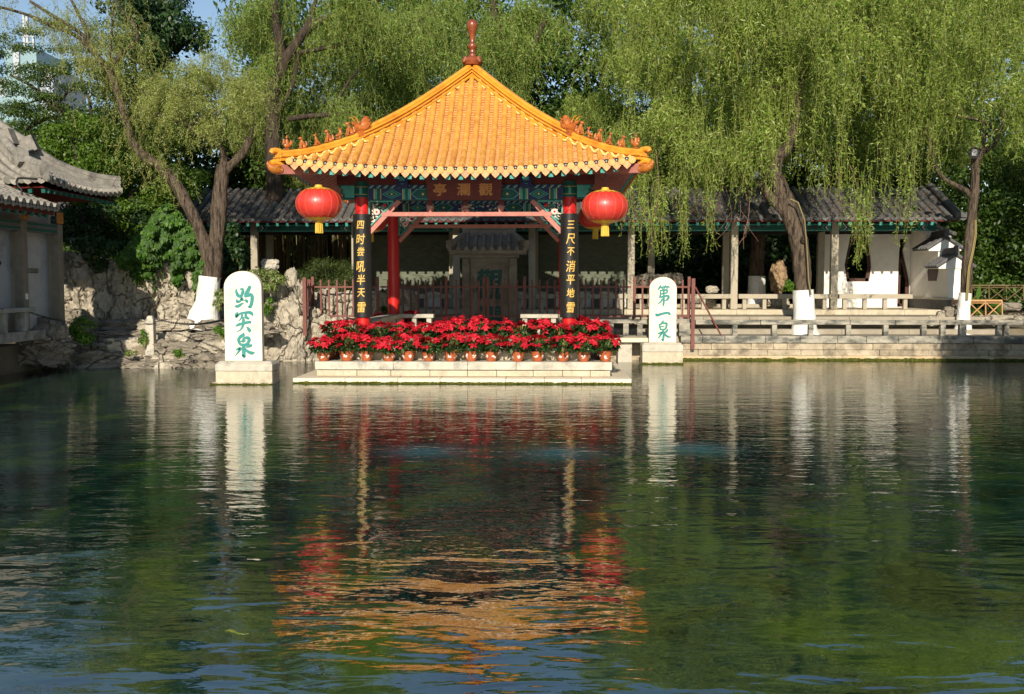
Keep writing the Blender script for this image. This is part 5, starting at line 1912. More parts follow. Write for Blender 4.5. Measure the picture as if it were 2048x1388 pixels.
# painted fascia beams
mb = MB()
mb.box((XK0, YK - 0.07, zb0), (XK1, YK + 0.07, zb1))
xs = sorted(PX(p, YK) for p in front_px) + [XK1 - 0.1]
for a, b in zip(xs[:-1], xs[1:]):
    a2, b2 = a + 0.11, b - 0.11
    mb.cur = 1
    mb.plate([(a2, zb0 + 0.004), (b2, zb0 + 0.004), (b2, zb0 + 0.03), (a2, zb0 + 0.03)], (0, YK - 0.07, 0), (1, 0, 0), (0, 0, 1), 0.005)
    mb.plate([(a2, zb1 - 0.03), (b2, zb1 - 0.03), (b2, zb1 - 0.004), (a2, zb1 - 0.004)], (0, YK - 0.07, 0), (1, 0, 0), (0, 0, 1), 0.005)
    hm = (zb0 + zb1) / 2
    for e, sg in ((a2, 1), (b2, -1)):
        for q, c in ((0.02, 1), (0.10, 2), (0.15, 3), (0.20, 1)):
            mb.cur = c
            mb.plate([(e + sg * q, zb0 + 0.03), (e + sg * (q + 0.035), zb0 + 0.03), (e + sg * (q + 0.105), hm), (e + sg * (q + 0.035), zb1 - 0.03), (e + sg * q, zb1 - 0.03), (e + sg * (q + 0.07), hm)],
                     (0, YK - 0.07, 0), (1, 0, 0), (0, 0, 1), 0.006)
        mb.cur = 4
        for c0 in (0.36, 0.50, 0.64):
            pts = [(e + sg * c0 + (0.055 - 0.006 * k) * math.cos(k * 0.9), YK - 0.078, hm + (0.055 - 0.006 * k) * math.sin(k * 0.9)) for k in range(8)]
            mb.tube(pts, 0.010, 4)
mb.build('painted_beam', [m_dkteal, m_teal, m_cream, m_blue, m_darkred], gal)
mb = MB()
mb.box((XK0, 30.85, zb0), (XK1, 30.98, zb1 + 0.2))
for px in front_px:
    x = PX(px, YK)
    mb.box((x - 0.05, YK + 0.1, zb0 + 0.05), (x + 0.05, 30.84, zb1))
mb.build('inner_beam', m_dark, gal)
# roof
yE, yR, zE_, zR_ = 28.15, 30.35, PZ(438, 28.15), PZ(376, 30.2)


def groof(t):                                   # t 0 eave .. 1 ridge, slightly hollow slope and rounded ridge
    return (yE + (yR - yE) * t, zE_ + (zR_ - zE_) * (0.88 * t + 0.12 * t * t) - 0.05 * max(0, t - 0.86) ** 2 * 50)


NR = 112
pitch = (XK1 + 0.3 - XK0) / NR
mb = MB()
nst = 14
for bk in (0, 1):
    vs, fs, rows = [], [], []
    for c in range(nst):
        for e in (0, 1):
            y, z = groof((c + e * 0.999) / nst)
            if bk: y = 2 * yR - y
            rows.append((len(vs), len(vs) + 1))
            z2 = z + (0.018 if e == 0 else 0)
            vs += [(XK0, y, z2), (XK1 + 0.3, y, z2)]
    for a, b in zip(rows[:-1], rows[1:]): fs.append((a[0], a[1], b[1], b[0]))
    mb.add(vs, fs)
pan = mb.build('roof', m_litter, gal)
mb = MB()
for r in range(NR + 1):
    x = XK0 + pitch * r
    jit = random.uniform(-0.012, 0.012)
    pts, rad = [], []
    segs = 10
    for q in range(segs):
        for e in (0, 1):
            y, z = groof((q + e * 0.995) / segs)
            pts.append((x + jit * (q / segs) + random.uniform(-0.005, 0.005), y, z + 0.028 + random.uniform(-0.004, 0.004)))
            rad.append(0.074 if e == 0 else 0.066)
    mb.tube(pts, rad, 8)
    y, z = groof(1.0)
    mb.tube([(x, y - 0.02, z + 0.03), (x, y + 0.3, z - 0.02), (x, y + 0.9, z - 0.35)], 0.07, 6)
    # drooping crescent tile between
    y, z = groof(0)
    xm = x + pitch / 2
    w = pitch * 0.42
    mb.add([(xm - w, y - 0.015, z + 0.03), (xm - w * 0.7, y - 0.02, z - 0.035), (xm, y - 0.02, z - 0.07), (xm + w * 0.7, y - 0.02, z - 0.035), (xm + w, y - 0.015, z + 0.03), (xm, y + 0.01, z + 0.02)], [(0, 1, 2, 3, 4, 5)])
mb.build('tube_tiles', m_greytile, pan, smooth=50)
mb = MB()                                        # end verge
pts = [(XK1 + 0.32, *groof(t)) for t in np.linspace(0.02, 1.0, 10)]
mb.tube([(a, b, c + 0.10) for a, b, c in pts], 0.10, 8)
mb.tube([(a + 0.12, b, c + 0.02) for a, b, c in pts], 0.075, 8)
mb.box((XK1 + 0.2, yE - 0.06, zE_ + 0.02), (XK1 + 0.5, yE + 0.14, zE_ + 0.16))
mb.build('verge', m_greytile, pan, smooth=50)
mb = MB()
mb.cur = 0
mb.box((XK0, yE + 0.03, zE_ - 0.085), (XK1 + 0.3, yE + 0.10, zE_ - 0.035))
mb.add([(XK0, yE + 0.05, zE_ - 0.06), (XK1 + 0.3, yE + 0.05, zE_ - 0.06), (XK1 + 0.3, yR, zR_ - 0.12), (XK0, yR, zR_ - 0.12)], [(0, 1, 2, 3)])
mb.add([(XK0, 2 * yR - yE, zE_ - 0.06), (XK1 + 0.3, 2 * yR - yE, zE_ - 0.06), (XK1 + 0.3, yR, zR_ - 0.12), (XK0, yR, zR_ - 0.12)], [(3, 2, 1, 0)])
for k in range(int((XK1 - XK0) / 0.283)):
    x = XK0 + 0.1 + k * 0.283
    mb.cur = 0
    mb.bar((x, yE + 0.10, zE_ - 0.13), (x, YK - 0.08, zE_ + 0.22), 0.07, 0.08)
    mb.cur = 1
    mb.bar((x, yE + 0.065, zE_ - 0.145), (x, yE + 0.098, zE_ - 0.13), 0.075, 0.095)
mb.build('rafters', [m_darkred, m_teal], gal)
# seat rails between the front posts
zs0, zs1 = PZ(597, YK), PZ(588, YK)
mb = MB()
xs_ = [-5.0] + [PX(p, YK) for p in front_px[2:]] + [PX(1829, YK)]
segs = list(zip(xs_[:-1], xs_[1:]))
for a, b in segs:
    if b - a < 0.3: continue
    mb.box((a + 0.105, YK - 0.16, zs0), (b - 0.105, YK + 0.16, zs1))
mb.build('seat_slab', m_conc, gal, bevel=0.01)
for a, b in segs:
    n = max(2, int((b - a) / 0.56))
    for k in range(1, n + 1):
        x = a + (b - a) * (k - 0.5) / n
        mb = MB()
        mb.box((x - 0.055, YK - 0.10, ZFl - 0.002), (x + 0.055, YK + 0.02, zs0 - 0.003))
        mb.build('seat_leg', m_conc, gal, bevel=0.008)
# relief wall with white panels below
YW = 31.15
xw0, xw1 = PX(738, YW), PX(1256, YW)
mb = MB()
mb.box((xw0, YW, ZFl + 0.62), (xw1, YW + 0.25, 3.72))
mb.build('relief_wall', m_relief, gal)
mb = MB()
rl = random.Random(5)
for k in range(70):
    x, z = xw0 + 0.2 + rl.random() * (xw1 - xw0 - 0.4), 1.95 + rl.random() * 0.75
    an = rl.choice((0, PI / 2, 0.5, -0.4))
    L_ = 0.1 + 0.35 * rl.random()
    pts = [(x + math.cos(an) * L_ * t, YW - 0.002, z + math.sin(an) * L_ * t * 0.7 + 0.03 * math.sin(t * 7 + k)) for t in np.linspace(0, 1, 5)]
    pts = [p for p in pts if xw0 < p[0] < xw1]
    if len(pts) > 1: mb.tube(pts, 0.012, 5)
mb.build('relief_lines', m_relief, gal)
mb = MB()
mb.box((xw0, YW - 0.10, ZFl + 0.50), (xw1, YW + 0.25, ZFl + 0.616))
for k in range(12):
    x = xw0 + (xw1 - xw0) * (k + 0.5) / 12
    mb.box((x - 0.12, YW - 0.08, ZFl), (x + 0.12, YW + 0.02, ZFl + 0.498))
mb.build('ledge', m_plinth, gal, bevel=0.008)
mb = MB()
mb.box((xw0, YW + 0.03, ZFl), (xw1, YW + 0.25, ZFl + 0.499))
mb.build('white_panel', m_white, gal)
# white wall with vase-shaped openings at the right end


def wall_with_holes(mb, x0, x1, z0, z1, holes, y0, y1):
    outer = [(x0, z0), (x1, z0), (x1, z1), (x0, z1)]
    loops = [[Vector((a, b, 0)) for a, b in outer]] + [[Vector((a, b, 0)) for a, b in h] for h in holes]
    flat = [v for l in loops for v in l]
    tris = tessellate_polygon(loops)
    n = len(flat)
    vs = [(v.x, y0, v.y) for v in flat] + [(v.x, y1, v.y) for v in flat]
    fs = [tuple(t) for t in tris] + [tuple(n + i for i in t[::-1]) for t in tris]
    o = 0
    for l in loops:
        m_ = len(l)
        for i in range(m_): fs.append((o + i, o + (i + 1) % m_, n + o + (i + 1) % m_, n + o + i))
        o += m_
    mb.add(vs, fs)


XB = 11.35
xv0, xv1 = PX(1645, YW), XB - 0.003
hexa = [(PX(p, YW, q), PZ(q, YW, p)) for p, q in ((1694, 563), (1738, 563), (1743, 535), (1738, 470), (1701, 470), (1689, 530))]
door = [(PX(p, YW, q), max(ZFl + 0.02, PZ(q, YW, p))) for p, q in ((1794, 622), (1818, 622), (1819, 560), (1806, 500), (1815, 478), (1800, 478), (1797, 530))]
mb = MB()
wall_with_holes(mb, xv0, xv1, ZFl, 3.72, [hexa, door], YW, YW + 0.24)
wv = mb.build('white_wall', m_white, gal)
for nm, hol in (('window_frame', hexa), ('door_frame', door)):
    mb = MB()
    for a, b in zip(hol, hol[1:] + hol[:1]):
        mb.bar((a[0], YW + 0.10, a[1]), (b[0], YW + 0.10, b[1]), 0.20, 0.05, up=(0, 1, 0))
    mb.build(nm, m_brown, wv)
mb = MB()
mb.box((xw1 + 0.0, YW + 0.05, ZFl - 0.01), (xv0, YW + 0.2, ZFl + 0.10))
mb.build('threshold', m_conc, gal)

# stepped white garden wall closing the gallery at the right
gw = thing('garden_wall', 'stepped white end wall with two little grey tile roofs and a fan-shaped window beside the right tree', 'wall', (XB + 0.17, 29.5, 0.6))
steps = [(30.0, 31.4, 3.85), (29.0, 29.997, PZ(503, 29.0)), (28.25, 28.997, PZ(538, 28.25))]
mb = MB()
zpl = PZ(595, 28.6)
fan_y0, fan_y1 = 28.95, 29.75
for i_, (ya, yb, zt_) in enumerate(steps):
    mb.box((XB, ya, zpl), (XB + 0.34, yb, zt_))
mb.build('white_wall', m_white, gw)
mb = MB()
mb.box((XB - 0.06, 28.17, zpl - 0.06), (XB + 0.40, 31.4, zpl - 0.002))
mb.build('string_course', m_stone2, gw, bevel=0.006)
mb = MB()
mb.box((XB - 0.03, 28.20, 0.6), (XB + 0.37, 31.4, zpl - 0.062))
mb.build('plinth', m_plinth, gw)
mb = MB()
cy_, cz_ = (fan_y0 + fan_y1) / 2, (PZ(562, 29.3) + PZ(524, 29.3)) / 2
pts = [(fan_y0 + 0.12, PZ(562, 29.3)), (fan_y0, PZ(540, 29.3)), (fan_y0 + 0.18, PZ(527, 29.3)), (cy_, PZ(522, 29.3)), (fan_y1 - 0.1, PZ(529, 29.3)), (fan_y1, PZ(545, 29.3)), (fan_y1 - 0.08, PZ(562, 29.3))]
mb.plate([(a, b) for a, b in pts], (XB + 0.0, 0, 0), (0, 1, 0), (0, 0, 1), -0.012)
win = mb.build('fan_window', m_brown, gw)
for (ya, yb, zt_), over in ((steps[1], 0.2), (steps[2], 0.2)):
    mb = MB()
    yc0, yc1 = ya - 0.10, yb - 0.002
    w, hgt = 0.46, 0.34
    xc = XB + 0.17
    mb.add([(xc - w, yc0 + .06, zt_ + 0.004), (xc + w, yc0 + .06, zt_ + 0.004), (xc + w, yc0 + .06, zt_ + 0.09), (xc, yc0 + .06, zt_ + hgt), (xc - w, yc0 + .06, zt_ + 0.09),
            (xc - w, yc1, zt_ + 0.004), (xc + w, yc1, zt_ + 0.004), (xc + w, yc1, zt_ + 0.09), (xc, yc1, zt_ + hgt), (xc - w, yc1, zt_ + 0.09)],
           [(0, 1, 2, 3, 4), (5, 9, 8, 7, 6), (0, 4, 9, 5), (1, 6, 7, 2), (0, 5, 6, 1), (4, 3, 8, 9), (3, 2, 7, 8)])
    rb = mb.build('roof_gable', m_white, gw)
    mb = MB()
    n = 6
    for k in range(n):
        y = yc0 + 0.03 + (yc1 - yc0 - 0.06) * k / (n - 1)
        for sg in (-1, 1):
            mb.tube([(xc + sg * (w + 0.08), y, zt_ + 0.06), (xc + sg * 0.03, y, zt_ + hgt + 0.05)], [0.055, 0.05], 8)
    for sg in (-1, 1):
        mb.add([(xc + sg * (w + 0.05), yc0, zt_ + 0.10), (xc + sg * (w + 0.05), yc1, zt_ + 0.10), (xc, yc1, zt_ + hgt + 0.03), (xc, yc0, zt_ + hgt + 0.03)], [(0, 1, 2, 3)])
    mb.tube([(xc, yc0 - 0.02, zt_ + hgt + 0.12), (xc, yc1, zt_ + hgt + 0.12)], 0.075, 8)
    mb.tube([(xc, yc0 - 0.04, zt_ + hgt + 0.22), (xc, yc1, zt_ + hgt + 0.20)], 0.05, 8)
    mb.box((xc - 0.06, yc0 - 0.05, zt_ + hgt + 0.05), (xc + 0.06, yc0 + 0.06, zt_ + hgt + 0.30))
    mb.build('little_tile_roof', m_greytile, rb, smooth=50)
mb = MB()
xc = XB + 0.17
mb.add([(xc - 0.3, 29.9, 3.40), (xc + 0.55, 29.9, 3.05), (xc + 0.55, 29.9, 3.35), (xc - 0.3, 29.9, 3.72), (xc - 0.3, 30.0, 3.40), (xc + 0.55, 30.0, 3.05), (xc + 0.55, 30.0, 3.35), (xc - 0.3, 30.0, 3.72)],
       [(0, 1, 2, 3), (4, 7, 6, 5), (0, 4, 5, 1), (1, 5, 6, 2), (2, 6, 7, 3), (3, 7, 4, 0)])
mb.build('shoulder', m_white, gw)
mb = MB()
mb.bar((xc - 0.3, 29.93, 3.77), (xc + 0.66, 29.93, 3.38), 0.28, 0.09, up=(0, 0, 1))
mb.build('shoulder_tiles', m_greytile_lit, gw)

# ------------------------------------------------------------------ left waterside hall (in shade)
XL = -10.86
m_cav = M('shaded_plaster', (0.40, 0.395, 0.38), (0.47, 0.465, 0.45), 3, 0.9, stain=(0.30, 0.29, 0.27), stain_scale=2)  # hall tones are darkened: shade is put into plaster, posts and stone
m_hallpost = M('shaded_brown_post', (0.17, 0.145, 0.11), (0.24, 0.205, 0.155), 5, 0.85, 0.003, 40, 0.2)
m_hallstone = M('shaded_hall_stone', (0.26, 0.25, 0.22), (0.34, 0.325, 0.29), 4, 0.88, 0.005, 30, 0.2, stain=(0.15, 0.14, 0.12), stain_scale=3)
hall = thing('waterside_hall', 'grey tiled hall with upturned eaves in shadow at the left edge, facing the pond', 'building', (XL - 1.5, 20.5, 0.95))
zfl = 0.95
mb = MB()
mb.box((XL - 6, 14.0, zfl - 0.20), (XL + 0.25, 20.9, zfl))
mb.build('floor_slab', m_hallstone, hall, bevel=0.012)
for y in (19.0, 20.45, 22.0):
    mb = MB()
    mb.box((XL - 0.10, y - 0.10, zfl), (XL + 0.10, y + 0.10, 3.25))
    if y == 19.0: pass
    mb.build('hall_post', m_hallpost, hall, bevel=0.012)
mb = MB()
mb.box((XL - 0.06, 14.0, 3.02), (XL + 0.06, 22.0, 3.24))
mb.cur = 1
mb.box((XL + 0.061, 14.0, 3.05), (XL + 0.07, 22.0, 3.10))
mb.box((XL + 0.061, 14.0, 3.17), (XL + 0.07, 22.0, 3.21))
mb.cur = 2
for y in (19.0, 20.45, 21.95):
    mb.box((XL + 0.101, y - 0.13, 3.26), (XL + 0.13, y + 0.13, 3.50))
    for q in range(3):
        mb.tube([(XL + 0.135, y + 0.07 * math.cos(a) * (1 - q * 0.3), 3.38 + 0.07 * math.sin(a) * (1 - q * 0.3)) for a in np.linspace(0, 6.2, 10)], 0.010, 4)
mb.build('painted_beam', [m_plinth, m_dkteal, m_dullgold], hall)
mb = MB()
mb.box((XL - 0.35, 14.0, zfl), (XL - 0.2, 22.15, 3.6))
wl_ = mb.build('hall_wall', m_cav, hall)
mb = MB()
mb.plate([(18.6, 1.75), (19.45, 1.75), (20.05, 2.35), (19.55, 2.75), (18.6, 2.75)], (XL - 0.2, 0, 0), (0, 1, 0), (0, 0, 1), 0.012)
mb.build('dark_window', m_dark, wl_)
zpq = PZ(541, 21.2)
mb = MB()
mb.box((XL - 0.199, 20.95, zpq - 0.048), (XL - 0.180, 21.5, zpq + 0.048))
mb.cur = 1
mb.box((XL - 0.1799, 20.985, zpq - 0.034), (XL - 0.175, 21.465, zpq + 0.034))
pq = mb.build('wall_plaque', [m_iron, M('plaque_face', (0.24, 0.22, 0.18))], wl_)
mb = MB()
mb.cur = 1
mb.ball((XL - 0.175, 21.06, zpq), (0.003, 0.035, 0.018), 8, 5)
mb.cur = 0
for q in range(4):                                        # the four worn marks are not legible in the photograph
    y = 21.19 + 0.063 * q
    mb.box((XL - 0.1749, y, zpq - 0.022), (XL - 0.172, y + 0.016, zpq + 0.022))
    mb.box((XL - 0.1749, y - 0.008, zpq - 0.024), (XL - 0.1722, y + 0.03, zpq - 0.0165))
mb.build('plaque_marks', [m_black, m_darkred], pq)
mb = MB()
mb.box((XL - 0.02, 14, 1.35), (XL + 0.34, 20.36, 1.44))
for y in (18.3, 19.3, 20.1):
    mb.box((XL + 0.05, y - 0.06, zfl), (XL + 0.28, y + 0.06, 1.349))
mb.build('hall_bench', m_hallstone, hall, bevel=0.01)
mb = MB()
mb.box((XL + 0.101, 20.40, 1.60), (XL + 0.107, 20.50, 1.72))
mb.build('switch_box', m_white, hall)


def tiled_slope(mb_t, mb_r, eave_a, eave_b, ridge_a, ridge_b, pitch_, sag=0.12, tilt_up=(0, 0), rad=0.075):
    """tile rows running from the eave line a-b up to the ridge line a-b"""
    ea, eb, ra, rb_ = map(Vector, (eave_a, eave_b, ridge_a, ridge_b))
    n = max(2, int((eb - ea).length / pitch_))

    def S(u, t):
        e = ea.lerp(eb, u)
        r = ra.lerp(rb_, u)
        p = e.lerp(r, t)
        p.z -= sag * math.sin(PI * t)
        p.z += (1 - t) ** 2 * (tilt_up[0] * (1 - u) ** 4 + tilt_up[1] * u ** 4)
        return p
    vs, fs = [], []
    m_ = 9
    for i in range(n + 1):
        for j in range(m_): vs.append(tuple(S(i / n, j / (m_ - 1))))
    for i in range(n):
        for j in range(m_ - 1): fs.append((i * m_ + j, i * m_ + m_ + j, i * m_ + m_ + j + 1, i * m_ + j + 1))
    mb_t.add(vs, fs)
    out = (ea - ra)
    out.z = 0
    out.normalize()
    for i in range(n + 1):
        pts, rads = [], []
        for j in range(8):
            for e in (0, 1):
                p = S(i / n, (j + e * 0.99) / 8)
                pts.append(p + Vector((0, 0, 0.03)))
                rads.append(rad * (1.06 if e == 0 else 0.95))
        mb_r.tube(pts, rads, 8)
        p = pts[0]
        mb_r.tube([p - out * 0.01, p + out * 0.03], rad * 1.15, 12)
        if i < n:
            q = S((i + 0.5) / n, 0)
            side = (eb - ea).normalized() * pitch_ * 0.42
            mb_r.add([tuple(q - side + Vector((0, 0, .03)) + out * .03), tuple(q - side * .6 + Vector((0, 0, -.05)) + out * .03), tuple(q + Vector((0, 0, -.085)) + out * .03),
                      tuple(q + side * .6 + Vector((0, 0, -.05)) + out * .03), tuple(q + side + Vector((0, 0, .03)) + out * .03)], [(0, 1, 2, 3, 4)])


# lower veranda roof along the pond
mt, mr = MB(), MB()
xe = -10.25
tiled_slope(mt, mr, (xe, 20.8, 3.50), (xe, 14.0, 3.50), (xe - 1.6, 20.8, 4.25), (xe - 1.6, 14.0, 4.25), 0.27, 0.05)
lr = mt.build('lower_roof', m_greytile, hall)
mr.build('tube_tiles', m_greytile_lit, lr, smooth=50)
mb = MB()
mb.cur = 0
mb.box((xe - 0.10, 14, 3.36), (xe - 0.04, 20.75, 3.46))
mb.add([(xe - 0.05, 14, 3.44), (xe - 0.05, 20.75, 3.44), (xe - 1.6, 20.75, 4.18), (xe - 1.6, 14, 4.18)], [(0, 1, 2, 3)])
for k in range(22):
    y = 14.2 + k * 0.3
    mb.cur = 0
    mb.bar((xe - 0.1, y, 3.36), (xe - 0.7, y, 3.6), 0.08, 0.08)
    mb.cur = 1
    mb.bar((xe - 0.04, y, 3.33), (xe - 0.09, y, 3.35), 0.085, 0.09)
mb.build('rafters', [m_darkred, m_dkteal], lr)
# main roof with hips
ex, ey0, ey1, zc = -10.28, 20.5, 24.1, PZ(384, 22.3, 150)
mt, mr = MB(), MB()
i0, i1 = (-12.0, 21.9, zc + 0.98), (-12.0, 22.7, zc + 0.98)
tiled_slope(mt, mr, (ex, ey1, zc), (ex, ey0, zc), i1, i0, 0.25, 0.12, (0.16, 0.10))
tiled_slope(mt, mr, (ex, ey0, zc), (-17.0, ey0, zc), (-12.0, 21.9, zc + 0.98), (-17.0, 21.9, zc + 0.98), 0.28, 0.10, (0.10, 0))
mt.add([(-12.0, 21.9, zc + 0.98), (-17, 21.9, zc + 0.98), (-17, 22.3, zc + 2.6), (-13.6, 22.3, zc + 2.6)], [(0, 1, 2, 3)])
mt.add([(-12.0, 22.7, zc + 0.98), (-17, 22.7, zc + 0.98), (-17, 22.3, zc + 2.6), (-13.6, 22.3, zc + 2.6)], [(3, 2, 1, 0)])
mt.add([(ex, ey1, zc), (-17, ey1, zc), (-17, 22.7, zc + 0.98), (-12.0, 22.7, zc + 0.98)], [(0, 1, 2, 3)])
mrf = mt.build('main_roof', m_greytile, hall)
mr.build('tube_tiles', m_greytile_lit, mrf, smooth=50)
mb = MB()


def ridge_run(pts, w=0.17, h=0.26):
    pts = [tuple(p) for p in catmull(pts, 6)]
    for a, b in zip(pts[:-1], pts[1:]):
        mb.bar((a[0], a[1], a[2] + h * 0.5), (b[0], b[1], b[2] + h * 0.5), w, h)
    mb.tube([(p[0], p[1], p[2] + h) for p in pts], w * 0.56, 9)


def corner_block(p, d):
    mb.bar(Vector(p) + Vector((0, 0, 0.16)), Vector(p) + Vector(d) * 0.30 + Vector((0, 0, 0.26)), 0.22, 0.36)


ridge_run([(ex - 0.03, ey1 + 0.03, zc + 0.20), (-10.8, 23.7, zc + 0.25), (-11.4, 23.2, zc + 0.50), (-12.0, 22.7, zc + 0.98)])
ridge_run([(ex - 0.03, ey0 - 0.03, zc + 0.12), (-10.8, 20.95, zc + 0.25), (-11.4, 21.4, zc + 0.50), (-12.0, 21.9, zc + 0.98)])
ridge_run([(-11.85, 22.75, zc + 0.86), (-12.5, 22.72, zc + 1.30), (-13.3, 22.6, zc + 2.05), (-14.3, 22.5, zc + 3.0)], 0.2, 0.3)
ridge_run([(-11.85, 21.85, zc + 0.86), (-12.5, 21.88, zc + 1.30), (-13.3, 22.0, zc + 2.05), (-14.3, 22.1, zc + 3.0)], 0.2, 0.3)
corner_block((-11.9, 22.75, zc + 0.92), (0.8, 0.1, 0.0))
corner_block((-11.9, 21.85, zc + 0.92), (0.8, -0.1, 0.0))
corner_block((-11.2, 21.2, zc + 0.42), (0.5, -0.5, 0.0))
mb.build('roof_ridge', m_ridgegrey, mrf, smooth=40)
mb = MB()
mb.add([(ex - 0.05, ey0 + 0.05, zc - 0.08), (ex - 0.05, ey1 - 0.05, zc - 0.08), (-12.2, 22.6, zc + 0.6), (-12.2, 22.0, zc + 0.6)], [(0, 1, 2, 3)])
mb.add([(ex - 0.05, ey0 + 0.05, zc - 0.08), (-17, ey0 + 0.05, zc - 0.08), (-17, 22, zc + 0.6), (-12.2, 22.0, zc + 0.6)], [(3, 2, 1, 0)])
mb.add([(ex - 0.05, ey1 - 0.05, zc - 0.08), (-17, ey1 - 0.05, zc - 0.08), (-17, 22.6, zc + 0.6), (-12.2, 22.6, zc + 0.6)], [(0, 1, 2, 3)])
mb.cur = 1
for k in range(14):
    mb.bar((ex - 0.02, ey0 + 0.15 + k * 0.25, zc - 0.14), (ex - 0.08, ey0 + 0.15 + k * 0.25, zc - 0.13), 0.08, 0.08)
for k in range(24):
    mb.bar((ex - 0.1 - k * 0.28, ey0 + 0.02, zc - 0.14), (ex - 0.1 - k * 0.28, ey0 + 0.08, zc - 0.13), 0.08, 0.08)
mb.build('eave_boarding', [m_darkred, m_dkteal], mrf)
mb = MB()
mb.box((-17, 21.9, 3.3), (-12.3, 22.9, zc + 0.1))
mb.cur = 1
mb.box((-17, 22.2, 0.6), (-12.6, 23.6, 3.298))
mb.build('recess_shade', [m_dark, m_dark], hall)  # near-black boxes stand in for the shade in the recess under the roof
mb = MB()
xx = PX(50, 20.2)
mb.tube([(PX(50, 20.2), 20.2, PZ(400, 20.2, 50)), (PX(50, 20.2), 20.2, PZ(378, 20.2, 50)), (PX(43, 20.2), 20.2, PZ(372, 20.2, 50)), (PX(40, 20.2), 20.2, PZ(364, 20.2, 50)), (PX(43, 20.2), 20.2, PZ(357, 20.2, 50)), (PX(50, 20.2), 20.2, PZ(356, 20.2, 50)), (PX(82, 20.2), 20.2, PZ(358, 20.2, 50))], 0.022, 8)
props(mb.build('lamp_bracket', m_iron, origin=(xx, 20.2, 3.6), smooth=60), 'bent iron lamp bracket rising from the lower tiled eave at the left', 'bracket')

# ------------------------------------------------------------------ rockeries on the left bank
rk = random.Random(3)


def rockery(name, label, cat, loc, specs, mats, sub=4):
    """specs: (px, py, half width px, half height px, Y, strata, p)"""
    t = thing(name, label, cat, loc)
    for q, (px, py, hw, hh, Y, strata, p) in enumerate(specs):
        c = P(px, py, Y)
        s = Y / F
        mb = MB()
        rock(mb, c, (hw * s, min(hw, hh) * s * 0.9 + 0.08, hh * s), len(WORLD) * 1.37 + q, sub, p, 0.23, 1.3, strata, None, 0.5 if not strata else 1.6)
        mb.build('rock', mats[q % len(mats)], t, smooth=48)
    return t


def colspecs(x0, x1, ytop, ybot, Y, wmean, hmean, yfun=None):
    out = []
    x = x0
    while x < x1:
        w = wmean * rk.uniform(0.75, 1.3)
        yb = ybot
        top = ytop + (yfun(x) if yfun else 0) + rk.uniform(-8, 8)
        y = yb
        while y > top + 8:
            h = min(hmean * rk.uniform(0.7, 1.5), y - top + 6)
            out.append((x + w / 2 + rk.uniform(-4, 4), y - h / 2, w * 0.62, h * 0.62, Y + rk.uniform(-0.15, 0.25), 0.0, rk.uniform(2.6, 4.2)))
            y -= h * 0.94
        x += w * 0.92
    return out


rockery('rockery_wall', 'tall wall of pale fissured limestone under the ivy left of the white-painted tree', 'rockery', (PX(260, 25.2), 25.2, 0.9),
        colspecs(118, 385, 520, 645, 25.3, 40, 46), [m_rock])
rockery('rockery', 'piled limestone rocks between the tall inscribed slab and the red fence', 'rockery', (PX(560, 24.9), 24.9, 0),
        [(585, 575, 17, 36, 25.4, 0, 2.2), (562, 580, 16, 26, 25.3, 0, 2.4), (600, 600, 20, 32, 25.2, 0, 2.6), (560, 622, 30, 24, 25.0, 0, 3), (578, 640, 34, 38, 24.95, 0, 3.2), (545, 650, 24, 34, 24.9, 0, 3.4),
         (533, 690, 22, 30, 24.75, 0, 3.2), (562, 688, 24, 34, 24.8, 0, 3.6), (592, 690, 20, 42, 24.7, 0, 2.8), (600, 712, 14, 22, 24.6, 0, 2.4), (545, 716, 32, 10, 24.6, 0, 3.5), (520, 640, 18, 30, 25.1, 0, 3), (515, 600, 18, 30, 25.4, 0, 3), (585, 722, 34, 9, 24.65, 0, 3.5)], [m_rock])
rockery('rockery', 'pale rocks below and behind the red fence left of the couplet board', 'rockery', (PX(680, 26), 26.0, 0.5),
        colspecs(608, 800, 590, 668, 26.2, 34, 36, lambda x: 0) + [(622, 672, 26, 34, 25.2, 0, 3), (650, 680, 28, 36, 25.25, 0, 3.2), (672, 660, 24, 24, 25.3, 0, 3), (618, 640, 24, 26, 25.3, 0, 3), (640, 650, 30, 22, 25.5, 0, 3), (612, 700, 22, 30, 25.0, 0, 3), (645, 705, 26, 26, 25.05, 0, 3), (625, 715, 30, 18, 25.1, 0, 3), (660, 705, 30, 24, 25.2, 0, 3), (700, 640, 14, 34, 25.9, 0, 2.4), (760, 610, 16, 30, 26.0, 0, 2.4)], [m_rock])
led = []
for (x0, x1, yc, hh, Y, w) in ((60, 440, 722, 14, 22.75, 62), (40, 445, 700, 17, 23.1, 70), (190, 450, 676, 13, 23.5, 80), (205, 452, 655, 12, 24.0, 92)):
    x = x0
    while x < x1:
        ww = w * rk.uniform(0.7, 1.4)
        led.append((x + ww / 2, yc + rk.uniform(-5, 5), ww * 0.58, hh * rk.uniform(0.9, 1.35), Y + rk.uniform(-0.1, 0.15), rk.choice((0.15, 0.3)), rk.uniform(3, 4.5)))
        x += ww * 0.9
x = -20
while x < 450:
    ww = rk.uniform(40, 90)
    led.append((x + ww / 2, 737 + rk.uniform(-3, 2), ww * 0.56, 9 * rk.uniform(0.8, 1.4), 22.5 + rk.uniform(-0.1, 0.1), 0.0, 4))
    x += ww * 0.95
rockery('rock_ledges', 'low layered rock ledges stepping down to the water on the left bank', 'rocks', (PX(250, 23), 23.0, 0), led, [m_rockdark, m_rock, m_rockdark])
